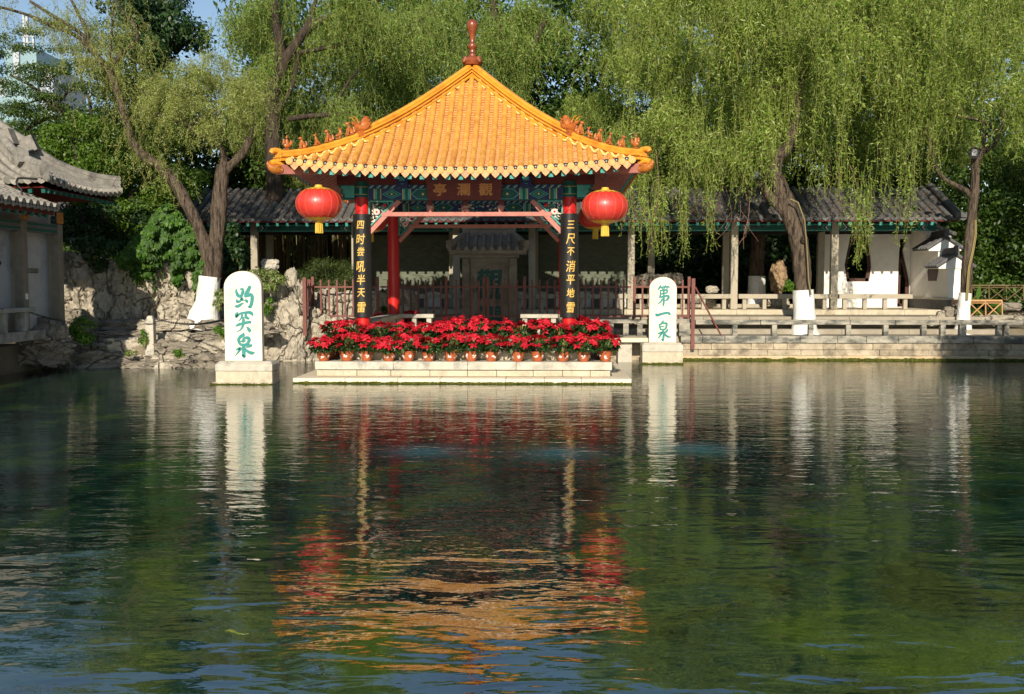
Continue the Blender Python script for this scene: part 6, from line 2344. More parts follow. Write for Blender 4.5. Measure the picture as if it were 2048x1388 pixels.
rockery('boulder_pile', 'rugged boulders in shadow at the corner of the waterside hall', 'rocks', (PX(90, 21.6), 21.6, 0),
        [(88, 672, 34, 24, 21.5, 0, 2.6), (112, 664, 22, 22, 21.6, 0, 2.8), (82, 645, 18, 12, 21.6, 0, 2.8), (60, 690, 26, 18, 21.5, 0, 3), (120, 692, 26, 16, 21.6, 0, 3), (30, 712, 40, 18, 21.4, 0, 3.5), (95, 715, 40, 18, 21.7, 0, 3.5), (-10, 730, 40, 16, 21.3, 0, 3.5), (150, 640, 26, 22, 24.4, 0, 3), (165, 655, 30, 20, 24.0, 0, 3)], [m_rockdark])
mb = MB()
mb.box((-30, 21.7, -0.5), (PX(40, 21.7), 24, 0.55))
mb.box((PX(40, 22.9), 23.0, -0.5), (PX(452, 23.2), 26, 0.45))
mb.box((PX(90, 24.2), 24.2, -0.5), (PX(470, 24.6), 27, 0.93))
mb.box((PX(455, 25.1), 25.15, -0.5), (PX(605, 25.4), 27, 0.9))
mb.box((PX(600, 25.6), 25.75, -0.5), (PX(800, 25.6), 27, 0.9))
props(mb.build('left_bank', m_ground), kind='structure')


def one_rock(name, label, px, py, hw, hh, Y, seed, mat=m_rock, p=2.8, depth=None, cat='rock'):
    c = P(px, py, Y)
    s = Y / F
    mb = MB()
    rock(mb, c, (hw * s, depth or min(hw, hh) * s, hh * s), seed, 4, p, 0.17, 1.3)
    return props(mb.build(name, mat, origin=(c.x, c.y, c.z - hh * s), smooth=48), label, cat)


one_rock('rock', 'rounded pale rock on the gallery seat just right of the smaller stele', 1424, 579, 13, 7.5, 28.95, 5)
one_rock('rock', 'round-topped pale rock on the terrace behind the railing, nearest the garden wall step', 1863, 642, 11, 10, 27.0, 9)
one_rock('rock', 'squarish pale rock on the terrace, between two others beside the garden wall', 1881, 636, 8, 13, 27.1, 12, p=4)
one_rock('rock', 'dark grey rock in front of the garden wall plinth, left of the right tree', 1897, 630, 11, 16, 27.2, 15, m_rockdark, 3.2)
one_rock('rock', 'long flat pale rock lying right of the white-painted right tree', 2000, 638, 48, 8, 27.3, 18, p=3.5, depth=0.4)
one_rock('rock', 'pale rock block in the ivy left of the pine shrub behind the gallery post', 540, 530, 17, 11, 27.2, 22, m_stone2, 4)
one_rock('rock', 'low dark rock at the far right behind the bamboo fence', 2020, 613, 24, 8, 29.0, 25, m_rockdark, 3)
one_rock('rock', 'pale rocks seen under the gallery seat right of the smaller stele', 1418, 606, 14, 9, 29.6, 28, m_rock, 3)
one_rock('rock', 'pale rock under the gallery seat behind the slanting fence stay', 1395, 600, 16, 8, 29.9, 31, m_rock, 3)
one_rock('rock', 'rough rock under the gallery seat beside the white-painted willow', 1556, 607, 20, 12, 30.0, 34, m_rock, 3)
one_rock('scholar_rock', 'upright brown pitted ornamental rock inside the gallery left of the white-painted willow', 1557, 555, 17, 34, 30.6, 41, M('brown_pitted_rock', (0.30, 0.20, 0.11), (0.42, 0.29, 0.17), 6, 0.9, 0.05, 10, stain=(0.12, 0.08, 0.05), stain_scale=6, cracks=0.7, crack_scale=4), 2.2, 0.28, 'ornamental rock')
one_rock('rock', 'wide dark rock inside the gallery left of the smaller stele', 1300, 562, 30, 14, 30.4, 44, m_rockdark, 3)
one_rock('rock', 'dark rock inside the gallery right of the smaller stele', 1345, 560, 20, 14, 30.6, 47, m_rockdark, 3)

# white stone post with chains
Yp = 22.75
t = thing('chain_post', 'short square white stone post carrying a chain on the left bank', 'post', (PX(300, Yp), Yp, PZ(706, Yp)))
mb = MB()
z0, z1, x = PZ(710, Yp, 300), PZ(640, Yp, 300), PX(300, Yp)
mb.add([(x - .105, Yp - .1, z0), (x + .105, Yp - .1, z0), (x + .105, Yp + .1, z0), (x - .105, Yp + .1, z0), (x - .09, Yp - .085, z1), (x + .09, Yp - .085, z1), (x + .09, Yp + .085, z1), (x - .09, Yp + .085, z1),
        (x - .05, Yp - .05, z1 + .10), (x + .05, Yp - .05, z1 + .10), (x + .05, Yp + .05, z1 + .10), (x - .05, Yp + .05, z1 + .10)],
       [(0, 1, 5, 4), (1, 2, 6, 5), (2, 3, 7, 6), (3, 0, 4, 7), (4, 5, 9, 8), (5, 6, 10, 9), (6, 7, 11, 10), (7, 4, 8, 11), (8, 9, 10, 11)])
mb.build('post_shaft', m_stone2, t, bevel=0.015)
mb = MB()
mb.lathe((x, Yp, z1 - 0.09), [(0.135, 0), (0.135, 0.012)], 14)
mb.build('chain_ring', m_iron, t)


def chain(label, pts, link=0.07):
    A = catmull(pts, 12)
    seg = np.linalg.norm(np.diff(A, axis=0), axis=1)
    cum = np.concatenate([[0], np.cumsum(seg)])
    n = int(cum[-1] / (link * 0.72))
    mb = MB()
    for k in range(n):
        s = cum[-1] * (k + 0.5) / n
        c = Vector([np.interp(s, cum, A[:, j]) for j in range(3)])
        c2 = Vector([np.interp(s + 0.02, cum, A[:, j]) for j in range(3)])
        d = (c2 - c).normalized()
        e = d.cross(Vector((0, 0, 1))).normalized()
        f = e.cross(d)
        w = e if k % 2 else f
        ring = [c + d * (link / 2 * math.cos(a)) + w * (link * 0.30 * math.sin(a)) for a in np.linspace(0, 2 * PI, 11)]
        mb.tube(ring, 0.0065, 5, cap=False)
    c = A[0]
    props(mb.build('chain', m_iron, origin=tuple(c), smooth=60), label, 'chain')


c0, c1 = P(42, 619, 20.4), P(300, 637, Yp - 0.13)
m1 = P(118, 641, 21.3)
m2 = P(215, 652, 22.2)
chain('sagging black chain from the hall post to the white stone post', [tuple(c0), tuple(m1), tuple(m2), (c1.x - 0.1, c1.y, c1.z)])
chain('sagging black chain from the white stone post to the tall inscribed slab', [(c1.x + 0.1, c1.y, c1.z), tuple(P(350, 646, 22.3)), tuple(P(400, 648, 21.0)), tuple(P(446, 640, 19.2))])

# ------------------------------------------------------------------ trees
def bark_limb(mb, pts, n=10, span=7, rough=0.16, seed=0):
    A = catmull(pts, span)
    mb.tube([tuple(a[:3]) for a in A], [float(a[3]) for a in A], n, True, rough, seed)


def pl(seq, Y):
    """(px, py, radius px[, dY]) -> (x, y, z, r)"""
    out = []
    for q in seq:
        yy = Y + (q[3] if len(q) > 3 else 0)
        p = P(q[0], q[1], yy)
        out.append((p.x, p.y, p.z, q[2] * yy / F))
    return out


def tree(name, label, cat, Y, limbs, wash=None, mat=m_bark, group=None, base=None, n=12):
    x, y, z, _ = pl([limbs[0][0]], Y)[0]
    t = thing(name, label, cat, (x, y, z), group)
    mb = MB()
    for q, l in enumerate(limbs):
        pts = pl(l, Y)
        if wash:
            zt = pl([wash[-1]], Y)[0][2]
            pts = [(a, b, c, r * (0.72 if c < zt + 0.02 else 1)) for a, b, c, r in pts]
        bark_limb(mb, pts, n if q < 2 else max(6, n - 4), 7, 0.18, q * 3.3 + Y)
    mb.build('trunk', mat, t, smooth=70)
    if wash:
        mb = MB()
        A = catmull(pl(wash, Y), 7)
        mb.tube([tuple(a[:3]) for a in A], [float(a[3]) * 1.02 for a in A], 18, True, 0.09, 1.0 + Y)
        mb.build('white_painted_base', m_wash, t, smooth=70)
    return t


def curtain(fb, c, rx, ry, ztop, zlow, ntuft, per, leaf, lw, gap=0.04, dome=1.6, lenr=(1.2, 3.2), spread=0.28, avoid=None, sd=0.6, tw=0.006):
    """weeping crown: boughs over a dome, each bough a clump of tufts that drop bunches of strands, gaps left between"""
    per_b = 9
    for bi in range(max(6, ntuft // per_b)):
        a, r = rng.random() * 2 * PI, math.sqrt(rng.random())
        bx, by = c[0] + rx * r * math.cos(a), c[1] + ry * r * math.sin(a)
        top = ztop - dome * r * r - rng.random() * 0.6
        low = zlow + rng.normal() * sd + (0.8 * abs(rng.normal()) if r < 0.6 else 0)
        bz = low + 1.0 + (top - low - 1.0) * rng.random() ** 0.9
        arch = rng.random() * 6.28
        for _ in range(per_b):
            e = abs(rng.normal()) * 0.42
            x, y = bx + math.cos(arch) * e * rng.choice((-1, 1)) + rng.normal() * 0.10, by + math.sin(arch) * e * rng.choice((-1, 1)) + rng.normal() * 0.12
            z = min(top, bz + 0.35 - 0.9 * e * e + rng.normal() * 0.12)
            L_ = min(rng.uniform(*lenr) * (1.0 - 0.25 * min(1, e)), z - low)
            if L_ < 0.35: continue
            if avoid and avoid(x, y, z - L_, z): continue
            o = np.array([math.cos(a), math.sin(a)]) * 0.25 + rng.normal(size=2) * 0.15
            for _ in range(per):
                p = (x + rng.normal() * spread, y + rng.normal() * spread, z + rng.normal() * 0.12)
                strand(fb, p, L_ * rng.uniform(0.5, 1.15), leaf, lw, gap, o + rng.normal(size=2) * 0.08, 0.16, tw, 0.12, 0.085)


# forked willow at the left with white painted foot
Yt = 24.3
WL = [
    [(412, 655, 35.2), (414, 630, 26.4), (418, 590, 20.8), (424, 550, 18.4), (427, 515, 19.2), (432, 485, 15.2), (436, 440, 15.2), (439, 400, 15.2), (443, 360, 14.4), (446, 330, 12)],
    [(424, 525, 16), (412, 495, 13.6), (395, 450, 12), (372, 405, 11.6), (345, 360, 10.8), (318, 332, 9.6), (295, 318, 9.6), (275, 298, 8.8), (262, 275, 7.2), (252, 240, 7.2), (243, 210, 7.2), (232, 175, 7.2), (222, 152, 7.2), (206, 128, 6.4), (188, 105, 5.6), (165, 82, 4), (140, 66, 3.6), (100, 50, 3.2), (50, 28, 2.8), (-10, 12, 2.4)],
    [(188, 108, 4.8), (170, 75, 4), (140, 52, 3.6), (100, 28, 3.2), (60, 2, 2.4)],
    [(185, 100, 4.8), (172, 60, 4), (158, 30, 3.2), (140, -5, 2.4)],
    [(222, 155, 4.8), (226, 130, 4), (240, 110, 4), (258, 95, 4), (274, 78, 3.6), (268, 50, 3.2), (245, 22, 2.4), (232, -5, 2.4)],
    [(222, 150, 3.2), (220, 110, 2.4), (224, 60, 2.4), (226, 0, 1.6)],
    [(446, 335, 9.6), (448, 312, 7.2), (440, 292, 5.6), (428, 282, 5.6), (400, 270, 5.6), (380, 255, 4.8), (362, 243, 4.4), (330, 234, 3.2), (300, 222, 2.4), (280, 215, 1.6)],
    [(446, 345, 11.2), (462, 330, 9.6), (480, 312, 8.8), (492, 295, 8.8), (500, 275, 8)],
    [(428, 282, 3.2), (428, 250, 2.4), (432, 220, 1.6), (430, 190, 1.6)],
    [(380, 256, 2.8), (405, 235, 2.4), (440, 215, 1.6)],
    [(500, 278, 3.2), (508, 240, 2.4), (500, 200, 1.6)],
]
t1 = tree('forked_willow', 'old forked willow with white-painted foot and pruned stumps on the left bank', 'tree', Yt, WL,
          [(405, 658, 38), (408, 637, 32), (413, 613, 24), (417, 585, 22), (420, 553, 21)])
fb = FB()
for _ in range(300):                                     # bushy regrowth crown on the pruned stem
    u = rng.normal(size=3)
    u /= np.linalg.norm(u)
    r = 0.30 + 0.70 * rng.random() ** 0.5
    px, py = 408 + 140 * u[0] * r, 188 - (86 if u[2] > 0 else 100) * u[2] * r
    p = P(px, py, Yt + 1.15 * u[1] * r)
    if rng.random() < 0.55:
        clump(fb, p, (0.22, 0.22, 0.17), 95, 0.075, 0.017, 0.3, 0.1)
    for _ in range(2):
        strand(fb, (p.x + rng.normal() * .12, p.y + rng.normal() * .12, p.z + rng.normal() * .1), rng.uniform(0.25, 0.65), 0.075, 0.017, 0.022, (u[0] * 0.35 + rng.normal() * .12, u[1] * 0.3), 0.05, 0.006, 0.16, 0.07)
for l in WL[1:6]:                                        # thin foliage along the upper limbs
    A = catmull(pl(l, Yt), 5)
    for a in A:
        if a[2] < 4.6: continue
        for _ in range(7):
            if rng.random() < 0.55:
                strand(fb, (a[0] + rng.normal() * .35, a[1] + rng.normal() * .4, a[2] + rng.normal() * .18 + .1), rng.uniform(0.3, 1.0), 0.085, 0.018, 0.036, rng.normal(size=2) * .4, 0.06, 0.006, 0.1)
fb.build('crown', [l_olive, m_twig], t1)

# tall willow behind it whose dark limbs reach over the pavilion
Yb = 29.5
W2 = [[(548, 470, 18), (548, 380, 17), (546, 300, 16), (545, 230, 15), (548, 180, 14), (556, 150, 12), (580, 105, 10), (608, 66, 9), (630, 48, 8), (662, 34, 7), (700, 16, 6), (750, 2, 4), (800, -12, 3)],
      [(560, 152, 10), (560, 90, 10), (552, 40, 9), (548, -40, 8)],
      [(608, 68, 6), (622, 30, 5), (634, -10, 4)],
      [(600, 105, 5), (640, 98, 5), (700, 88, 5), (760, 86, 4), (802, 76, 3.5), (815, 52, 3), (850, 36, 2)],
      [(575, 238, 6), (620, 232, 5), (670, 229, 4), (716, 226, 3.5), (732, 220, 2)],
      [(662, 215, 3), (682, 188, 3), (700, 160, 2.5), (728, 130, 2), (770, 108, 1.5)],
      [(545, 235, 6), (570, 200, 5), (588, 160, 4), (596, 100, 3)]]
t2 = tree('tall_willow', 'tall willow with dark sweeping limbs behind the left half of the yellow roof', 'tree', Yb, W2, mat=m_barkdark, group='willows behind the gallery')
fb = FB()
curtain(fb, (PX(690, 30), 30.6), 3.6, 2.6, 12.0, 4.4, 560, 6, 0.13, 0.030, 0.045, 1.6, (0.7, 2.0), 0.25)
for l in W2[:]:
    A = catmull(pl(l, Yb), 5)
    for a in A:
        if a[2] < 5.0: continue
        for _ in range(3):
            strand(fb, (a[0] + rng.normal() * .4, a[1] + 0.5 + rng.normal() * .6, a[2] + rng.normal() * .2), rng.uniform(0.4, 1.3), 0.10, 0.018, 0.045, rng.normal(size=2) * .3, 0.06, 0.006, 0.1)
fb.build('crown', [l_willowback, m_twig], t2)

# weeping willows in a row behind the gallery roof
for (label, px, Y, trunk, rx, nt) in (
        ('weeping willow directly behind the finial of the yellow roof', 1010, 34.5, [[(1020, 470, 16), (1018, 380, 15), (1010, 300, 14), (1015, 200, 12), (1000, 100, 9), (985, 0, 7)], [(1012, 220, 7), (1050, 130, 6), (1090, 40, 4)], [(1012, 240, 7), (960, 150, 5), (930, 60, 4)]], 4.0, 420),
        ('weeping willow behind the gallery roof, its dark trunk just right of the pavilion', 1372, 32.4, [[(1376, 470, 12), (1374, 380, 11), (1372, 300, 10), (1371, 250, 9.5), (1373, 190, 9), (1376, 150, 7), (1382, 60, 6), (1390, -60, 5)], [(1372, 190, 6), (1345, 165, 5), (1315, 142, 4), (1275, 120, 3)], [(1373, 200, 5), (1335, 182, 4), (1298, 175, 3)], [(1376, 150, 5), (1328, 130, 3.5), (1290, 100, 3)]], 3.9, 440),
        ('weeping willow behind the gallery roof between the two trees with white-painted feet', 1760, 33.0, [[(1760, 470, 14), (1762, 380, 13), (1756, 300, 12), (1765, 200, 10), (1775, 100, 8), (1780, -40, 6)], [(1762, 220, 6), (1810, 140, 5), (1850, 60, 4)], [(1762, 240, 6), (1710, 160, 5), (1690, 60, 4)]], 4.2, 440)):
    tt = tree('weeping_willow', label, 'tree', Y, trunk, group='willows behind the gallery', mat=m_barkdark)
    fb = FB()
    c = (PX(px, Y), Y)
    curtain(fb, c, rx, 2.6, 13.2 if px > 1200 else 12.2, 4.3, int(nt * 1.4), 6, 0.145, 0.034, 0.048, 1.6, (0.7, 2.0), 0.26)
    fb.build('crown', [l_willow if px > 1200 else l_willowback, m_twig], tt)

# right willow in front of the gallery
Yw = 26.6
W5 = [[(1609, 680, 34), (1609, 665, 26), (1608, 630, 20.5), (1606, 585, 19.5), (1604, 540, 17.5), (1600, 500, 17), (1592, 460, 18), (1580, 425, 19), (1569, 395, 17), (1558, 370, 15), (1550, 345, 13), (1556, 318, 11.5), (1570, 300, 11), (1580, 285, 10.5), (1588, 255, 10), (1593, 215, 9), (1600, 180, 8), (1606, 150, 6), (1620, 118, 5), (1650, 62, 4), (1665, 10, 3)],
      [(1580, 432, 13), (1560, 415, 10), (1542, 395, 9), (1526, 374, 8.5), (1517, 362, 8)],
      [(1590, 262, 5), (1615, 240, 4), (1660, 210, 3), (1720, 170, 2)],
      [(1549, 345, 9), (1530, 310, 7), (1518, 270, 5), (1516, 230, 5), (1512, 150, 4), (1515, 60, 3)],
      [(1606, 152, 4), (1640, 150, 3), (1690, 110, 2), (1715, 60, 2)],
      [(1598, 190, 4), (1570, 180, 3), (1520, 168, 2.5), (1450, 155, 2)]]
t5 = tree('leaning_willow', 'weeping willow with a knotted trunk and white-painted foot in front of the gallery', 'tree', Yw, W5,
          [(1610, 684, 42), (1609, 668, 27), (1608.5, 630, 21.5), (1606.5, 580, 20)], n=16)
mb = MB()
q = pl([(1580, 398, 2, -0.5), (1596, 405, 2, -0.55), (1609, 440, 2, -0.5), (1614, 500, 2, -0.42), (1617, 560, 2, -0.36), (1622, 590, 2, -0.36)], Yw)
mb.tube([a[:3] for a in q], 0.022, 6)
mb.build('cable_conduit', M('pale_conduit', (0.22, 0.175, 0.085)), t5, smooth=60)
mb = MB()
c = P(1608, 478, Yw - 0.3)
mb.ball(tuple(c), (0.10, 0.06, 0.11), 12, 8)
mb.build('branch_scar', m_bark, t5, smooth=60)
fb = FB()


def keep_clear(x, y, z0, z1):                              # the pavilion roof stays free of the front crown
    return x < 2.35 and y < 27.2 and z0 < 7 and (x < 2.0 or rng.random() < 0.5)


curtain(fb, (PX(1545, 26.4), 26.4), 4.1, 1.7, 11.0, 4.6, 430, 6, 0.125, 0.030, 0.040, 1.4, (0.9, 2.3), 0.15, keep_clear, 0.42)
for px, bot, n_ in ((1286, 470, 7), (1300, 540, 4), (1262, 400, 4), (1318, 520, 4), (1328, 515, 4), (1362, 535, 4), (1372, 500, 4), (1415, 510, 5), (1408, 440, 5), (1345, 420, 5), (1388, 400, 5), (1442, 400, 5), (1475, 395, 4), (1500, 360, 4), (1690, 470, 4), (1712, 545, 6), (1735, 520, 6), (1803, 500, 4), (1812, 470, 3), (1640, 410, 5), (1672, 420, 4), (1760, 430, 4), (1480, 330, 5), (1505, 410, 4), (1530, 330, 5), (1552, 300, 5), (1575, 330, 4), (1600, 370, 5), (1622, 390, 5), (1655, 400, 5), (1540, 380, 3), (1588, 290, 5), (1565, 250, 5), (1268, 460, 4), (1250, 485, 3), (1235, 490, 3)):
    Yq = Yw - 0.5 + rng.uniform(-0.9, 0.5)
    for _ in range(n_ + 3):
        b = P(px + rng.normal() * 6, bot - abs(rng.normal()) * 38, Yq)
        L_ = rng.uniform(1.1, 2.8)
        strand(fb, (b.x, b.y + rng.normal() * .1, b.z + L_), L_, 0.115, 0.026, 0.036, rng.normal(size=2) * .05, 0.06, 0.006, 0, 0.06)
fb.build('crown', [l_willow, m_twig], t5)
mb = MB()                                                 # bare reddish twigs hanging under the crown
for px, y0, y1 in ((1296, 330, 455), (1312, 300, 470), (1432, 330, 480), (1450, 300, 500), (1462, 340, 470), (1482, 350, 490), (1498, 380, 498), (1350, 320, 420), (1400, 330, 430), (1668, 300, 430), (1640, 250, 400), (1700, 330, 440), (1722, 390, 480)):
    Yq = Yw - 0.7 + rng.uniform(-0.5, 0.4)
    sx = rng.normal() * 14
    q = [P(px, y0, Yq), P(px + sx * 0.6 + 6, y0 * 0.6 + y1 * 0.4, Yq), P(px + sx, y0 * 0.25 + y1 * 0.75, Yq), P(px + sx * 0.3 - 8, y1, Yq)]
    A = catmull([tuple(v) for v in q], 5)
    mb.tube([tuple(v) for v in A], list(np.linspace(0.012, 0.004, len(A))), 5)
    k = len(A) // 2
    mb.tube([tuple(A[k]), (A[k][0] + rng.normal() * .12, A[k][1], A[k][2] - .25), (A[k][0] + rng.normal() * .2, A[k][1], A[k][2] - .6)], [0.006, 0.005, 0.003], 5)
mb.build('bare_twigs', M('reddish_twig', (0.16, 0.085, 0.055), (0.22, 0.13, 0.085), 12, 0.8), t5)

# right-hand tree with white foot
Yr = 26.8
W6 = [[(1926, 668, 17.6), (1927, 650, 12), (1928, 610, 10.4), (1932, 575, 10), (1935, 530, 10), (1939, 480, 9.6), (1944, 430, 8.8), (1948, 390, 8.4), (1951, 360, 8), (1950, 330, 7.6), (1949, 312, 7.2)],
      [(1946, 400, 5.6), (1936, 385, 5.6), (1915, 372, 4.8), (1895, 362, 4.4), (1878, 345, 4), (1866, 315, 4), (1860, 285, 3.2), (1845, 255, 2.4)],
      [(1950, 335, 6.4), (1962, 308, 6.4), (1985, 292, 4.8), (1996, 270, 4), (1980, 250, 3.2), (1950, 238, 2.8), (1915, 232, 2.4), (1880, 226, 1.6)],
      [(1990, 285, 4), (2004, 250, 3.2), (2010, 200, 2.4), (2030, 150, 2.4)], [(1965, 302, 3.2), (1968, 270, 3.2), (1966, 235, 2.4)]]
t6 = tree('right_willow', 'slim willow with a white-painted foot and a floodlight near the right edge', 'tree', Yr, W6,
          [(1926, 670, 21), (1926.5, 650, 14.5), (1927.5, 620, 12), (1931, 586, 11.4)], n=14)
mb = MB()
q = pl([(1950, 440, 1.5, -0.13), (1950, 470, 1.5, -0.14), (1945, 500, 1.5, -0.17), (1937, 535, 1.5, -0.19), (1934, 570, 1.5, -0.18), (1933, 600, 1.5, -0.20)], Yr)
mb.tube([a[:3] for a in q], 0.018, 6)
mb.tube([(a[0] + 0.03, a[1] - 0.01, a[2]) for a in q], 0.014, 6)
mb.build('cable_conduit', M('yellow_conduit', (0.28, 0.215, 0.085)), t6, smooth=60)
fb = FB()
curtain(fb, (PX(1960, 26.8), 27.0), 3.5, 2.2, 11.0, 5.5, 360, 6, 0.125, 0.030, 0.040, 1.0, (0.9, 2.2), 0.17, None, 0.45)
for px, bot, n_ in ((1862, 370, 5), (1880, 330, 5), (1905, 300, 5), (1925, 280, 5), (1975, 270, 5), (1990, 300, 4), (1790, 330, 5), (1822, 385, 5), (1845, 360, 4), (2010, 330, 4), (1900, 260, 5), (2035, 300, 4)):
    for _ in range(n_):
        b = P(px + rng.normal() * 6, bot - abs(rng.normal()) * 25, Yr - 0.4)
        L_ = rng.uniform(1.2, 2.6)
        strand(fb, (b.x, b.y + rng.normal() * .1, b.z + L_), L_, 0.105, 0.021, 0.042, rng.normal(size=2) * .05, 0.06, 0.006)
fb.build('crown', [l_willow, m_twig], t6)

# floodlights
for label, px, py, Y in (('round silver floodlight fixed in the fork of the right tree', 1947, 306, Yr - 0.25), ('round silver floodlight on the stump of the leaning willow', 1511, 349, Yw - 0.2)):
    c = P(px, py, Y)
    t = thing('floodlight', label, 'lamp', tuple(c), 'floodlights in the willows')
    mb = MB()
    mb.tube([(c.x, c.y + 0.12, c.z), (c.x, c.y - 0.02, c.z), (c.x, c.y - 0.05, c.z)], [0.08, 0.15, 0.155], 18)
    mb.build('lamp_housing', m_iron, t, smooth=40)
    mb = MB()
    mb.box((c.x - 0.07, c.y - 0.075, c.z - 0.09), (c.x + 0.07, c.y - 0.052, c.z + 0.08))
    mb.build('lamp_glass', m_lamp, t, bevel=0.01)

# tree growing behind the gallery, seen through it
tree('gallery_tree', 'thick trunk with white-painted foot standing in shade behind the gallery', 'tree', 31.8, [[(1512, 625, 20), (1513, 590, 17), (1514, 540, 15), (1516, 490, 14), (1518, 430, 13), (1520, 380, 12), (1530, 300, 10)]],
     [(1512, 628, 21), (1513, 590, 17.5), (1514, 552, 16)], group=None)

# dark broad-leaved tree and locust at the left
t7 = tree('dark_tree', 'dense dark broad-leaved tree rising behind the left limb of the forked willow', 'tree', 31.0, [[(318, 560, 14), (316, 450, 13), (312, 300, 12), (310, 180, 11), (312, 60, 9), (310, -60, 7)], [(312, 150, 5), (345, 90, 4), (370, 60, 3)], [(312, 170, 5), (270, 100, 4), (255, 60, 3)]], mat=m_barkdark)
fb = FB()
for _ in range(74):
    px, py = rng.uniform(225, 405), rng.uniform(-80, 300)
    if px > 340 and py < 40: continue
    p = P(px, py, 31 + rng.normal() * 1.0)
    clump(fb, p, (0.62, 0.6, 0.42), 260, 0.16, 0.085)
fb.build('crown', [l_dark, m_twig], t7)
t8 = tree('locust_tree', 'airy locust with flat layered sprays of leaves above the waterside hall', 'tree', 28.0,
          [[(250, 560, 11), (240, 420, 10), (225, 330, 9), (200, 285, 9), (175, 262, 8), (140, 235, 6), (110, 215, 5), (90, 195, 4), (60, 170, 3), (20, 150, 2)],
           [(140, 236, 5), (110, 235, 4), (80, 242, 4), (50, 262, 2.5)], [(110, 215, 3), (130, 190, 3), (150, 170, 2)], [(200, 285, 5), (185, 240, 4), (178, 200, 3), (160, 150, 2)], [(90, 195, 3), (60, 205, 2), (20, 215, 2)]], mat=m_barkdark)
fb = FB()
for _ in range(250):
    px, py = rng.uniform(-40, 245), rng.uniform(40, 290)
    keep = 0.28 + 0.6 * (py / 290) * (0.6 + 0.4 * (px > 60))
    if rng.random() > keep: continue
    p = P(px, py, 28 + rng.normal() * 1.0)
    clump(fb, p, (0.62, 0.55, 0.10), 170, 0.085, 0.036, 0.3, 0.1)
fb.build('crown', [l_locust, m_twig], t8)
for label, x0, x1, y0, y1, Y, nn, lm, seedn in (
        ('bushy sunlit green tree above the grey roof of the waterside hall', 75, 250, 235, 400, 26.6, 60, l_mid, 1),
        ('green broad-leaved tree filling the gap left of the forked willow trunk', 200, 400, 240, 470, 27.6, 70, l_mid, 2),
        ('shrubby tree with dark shade below it behind the hall eaves', 110, 300, 380, 500, 27.0, 34, l_dark, 3)):
    limbs = [[((x0 + x1) / 2, 560, 6), ((x0 + x1) / 2 + 8, 470, 5), ((x0 + x1) / 2 - 10, (y0 + y1) / 2, 4), ((x0 + x1) / 2 - 20, y0 + 30, 2)],
             [((x0 + x1) / 2, 500, 4), ((x0 + x1) / 2 + 45, 440, 3.5), ((x0 + x1) / 2 + 60, 380, 3)], [((x0 + x1) / 2, 480, 4), ((x0 + x1) / 2 - 50, 430, 3), ((x0 + x1) / 2 - 65, 360, 2)]]
    tt = tree('leafy_tree', label, 'tree', Y, limbs, mat=m_barkdark, n=9)
    fb = FB()
    for _ in range(nn):
        a, r = rng.random() * 2 * PI, math.sqrt(rng.random())
        px, py = (x0 + x1) / 2 + (x1 - x0) / 2 * r * math.cos(a), (y0 + y1) / 2 + (y1 - y0) / 2 * r * math.sin(a)
        p = P(px, py, Y + rng.normal() * 0.7)
        clump(fb, p, (0.42, 0.45, 0.26), 210, 0.10, 0.05, 0.3, 0.3)
    fb.build('crown', [lm, m_twig], tt)

# far-off wood closing the view
l_wood = LEAF('wood_leaf', [(0.03, 0.065, 0.01), (0.06, 0.115, 0.016), (0.10, 0.16, 0.024)], 0.3)
fb = FB()
for _ in range(1000):
    px = rng.uniform(470, 2350)
    top = (-150 if px > 1250 else -10) + 100 * noise.noise(Vector((px * 0.006, 3, 0))) if px > 900 else -20 + 90 * noise.noise(Vector((px * 0.01, 1, 0)))
    py = rng.uniform(top, 560)
    p = P(px, py, rng.uniform(38.5, 41.5))
    if p.z < 0.8: continue
    clump(fb, p, (1.0, 0.7, 0.9), 150, 0.26, 0.11, 0.3, 0.2)
for _ in range(520):
    px, py = rng.uniform(480, 2300), rng.uniform(215, 460)
    p = P(px, py, rng.uniform(36.5, 38.5))
    clump(fb, p, (0.9, 0.6, 0.7), 130, 0.24, 0.10, 0.3, 0.2)
for _ in range(300):
    px, py = rng.uniform(-60, 560), rng.uniform(240, 570)
    p = P(px, py, rng.uniform(34, 36))
    clump(fb, p, (0.9, 0.6, 0.8), 130, 0.22, 0.10, 0.3, 0.2)
for _ in range(150):                                     # undergrowth at the right edge
    px, py = rng.uniform(1905, 2250), rng.uniform(330, 600)
    p = P(px, py, rng.uniform(30.5, 33))
    clump(fb, p, (0.6, 0.5, 0.5), 150, 0.15, 0.075, 0.3, 0.3)
wood = fb.build('background_wood', [l_wood, m_twig])
props(wood, 'mass of green foliage closing the view behind the willows and gallery', 'trees', kind='stuff')
fb = FB()
for _ in range(460):
    px, py = rng.uniform(440, 2300), rng.uniform(440, 605)
    p = P(px, py, rng.uniform(34.6, 37))
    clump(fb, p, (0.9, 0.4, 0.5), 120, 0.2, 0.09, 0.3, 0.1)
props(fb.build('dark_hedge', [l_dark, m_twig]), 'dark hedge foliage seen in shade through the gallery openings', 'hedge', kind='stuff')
mb = MB()
for k in range(230):
    x = PX(rng.uniform(300, 745), 33)
    y = rng.uniform(32.2, 34.4)
    lean = rng.normal() * 0.12
    mb.tube([(x, y, 1.0), (x + lean * 0.5, y, 2.6), (x + lean, y, 4.6)], 0.018 + 0.012 * rng.random(), 5)
fb = FB()
bam = mb.build('bamboo_grove', m_bamboodark)
props(bam, 'grove of thin bamboo stems in deep shade behind the left part of the gallery', 'bamboo', kind='stuff')

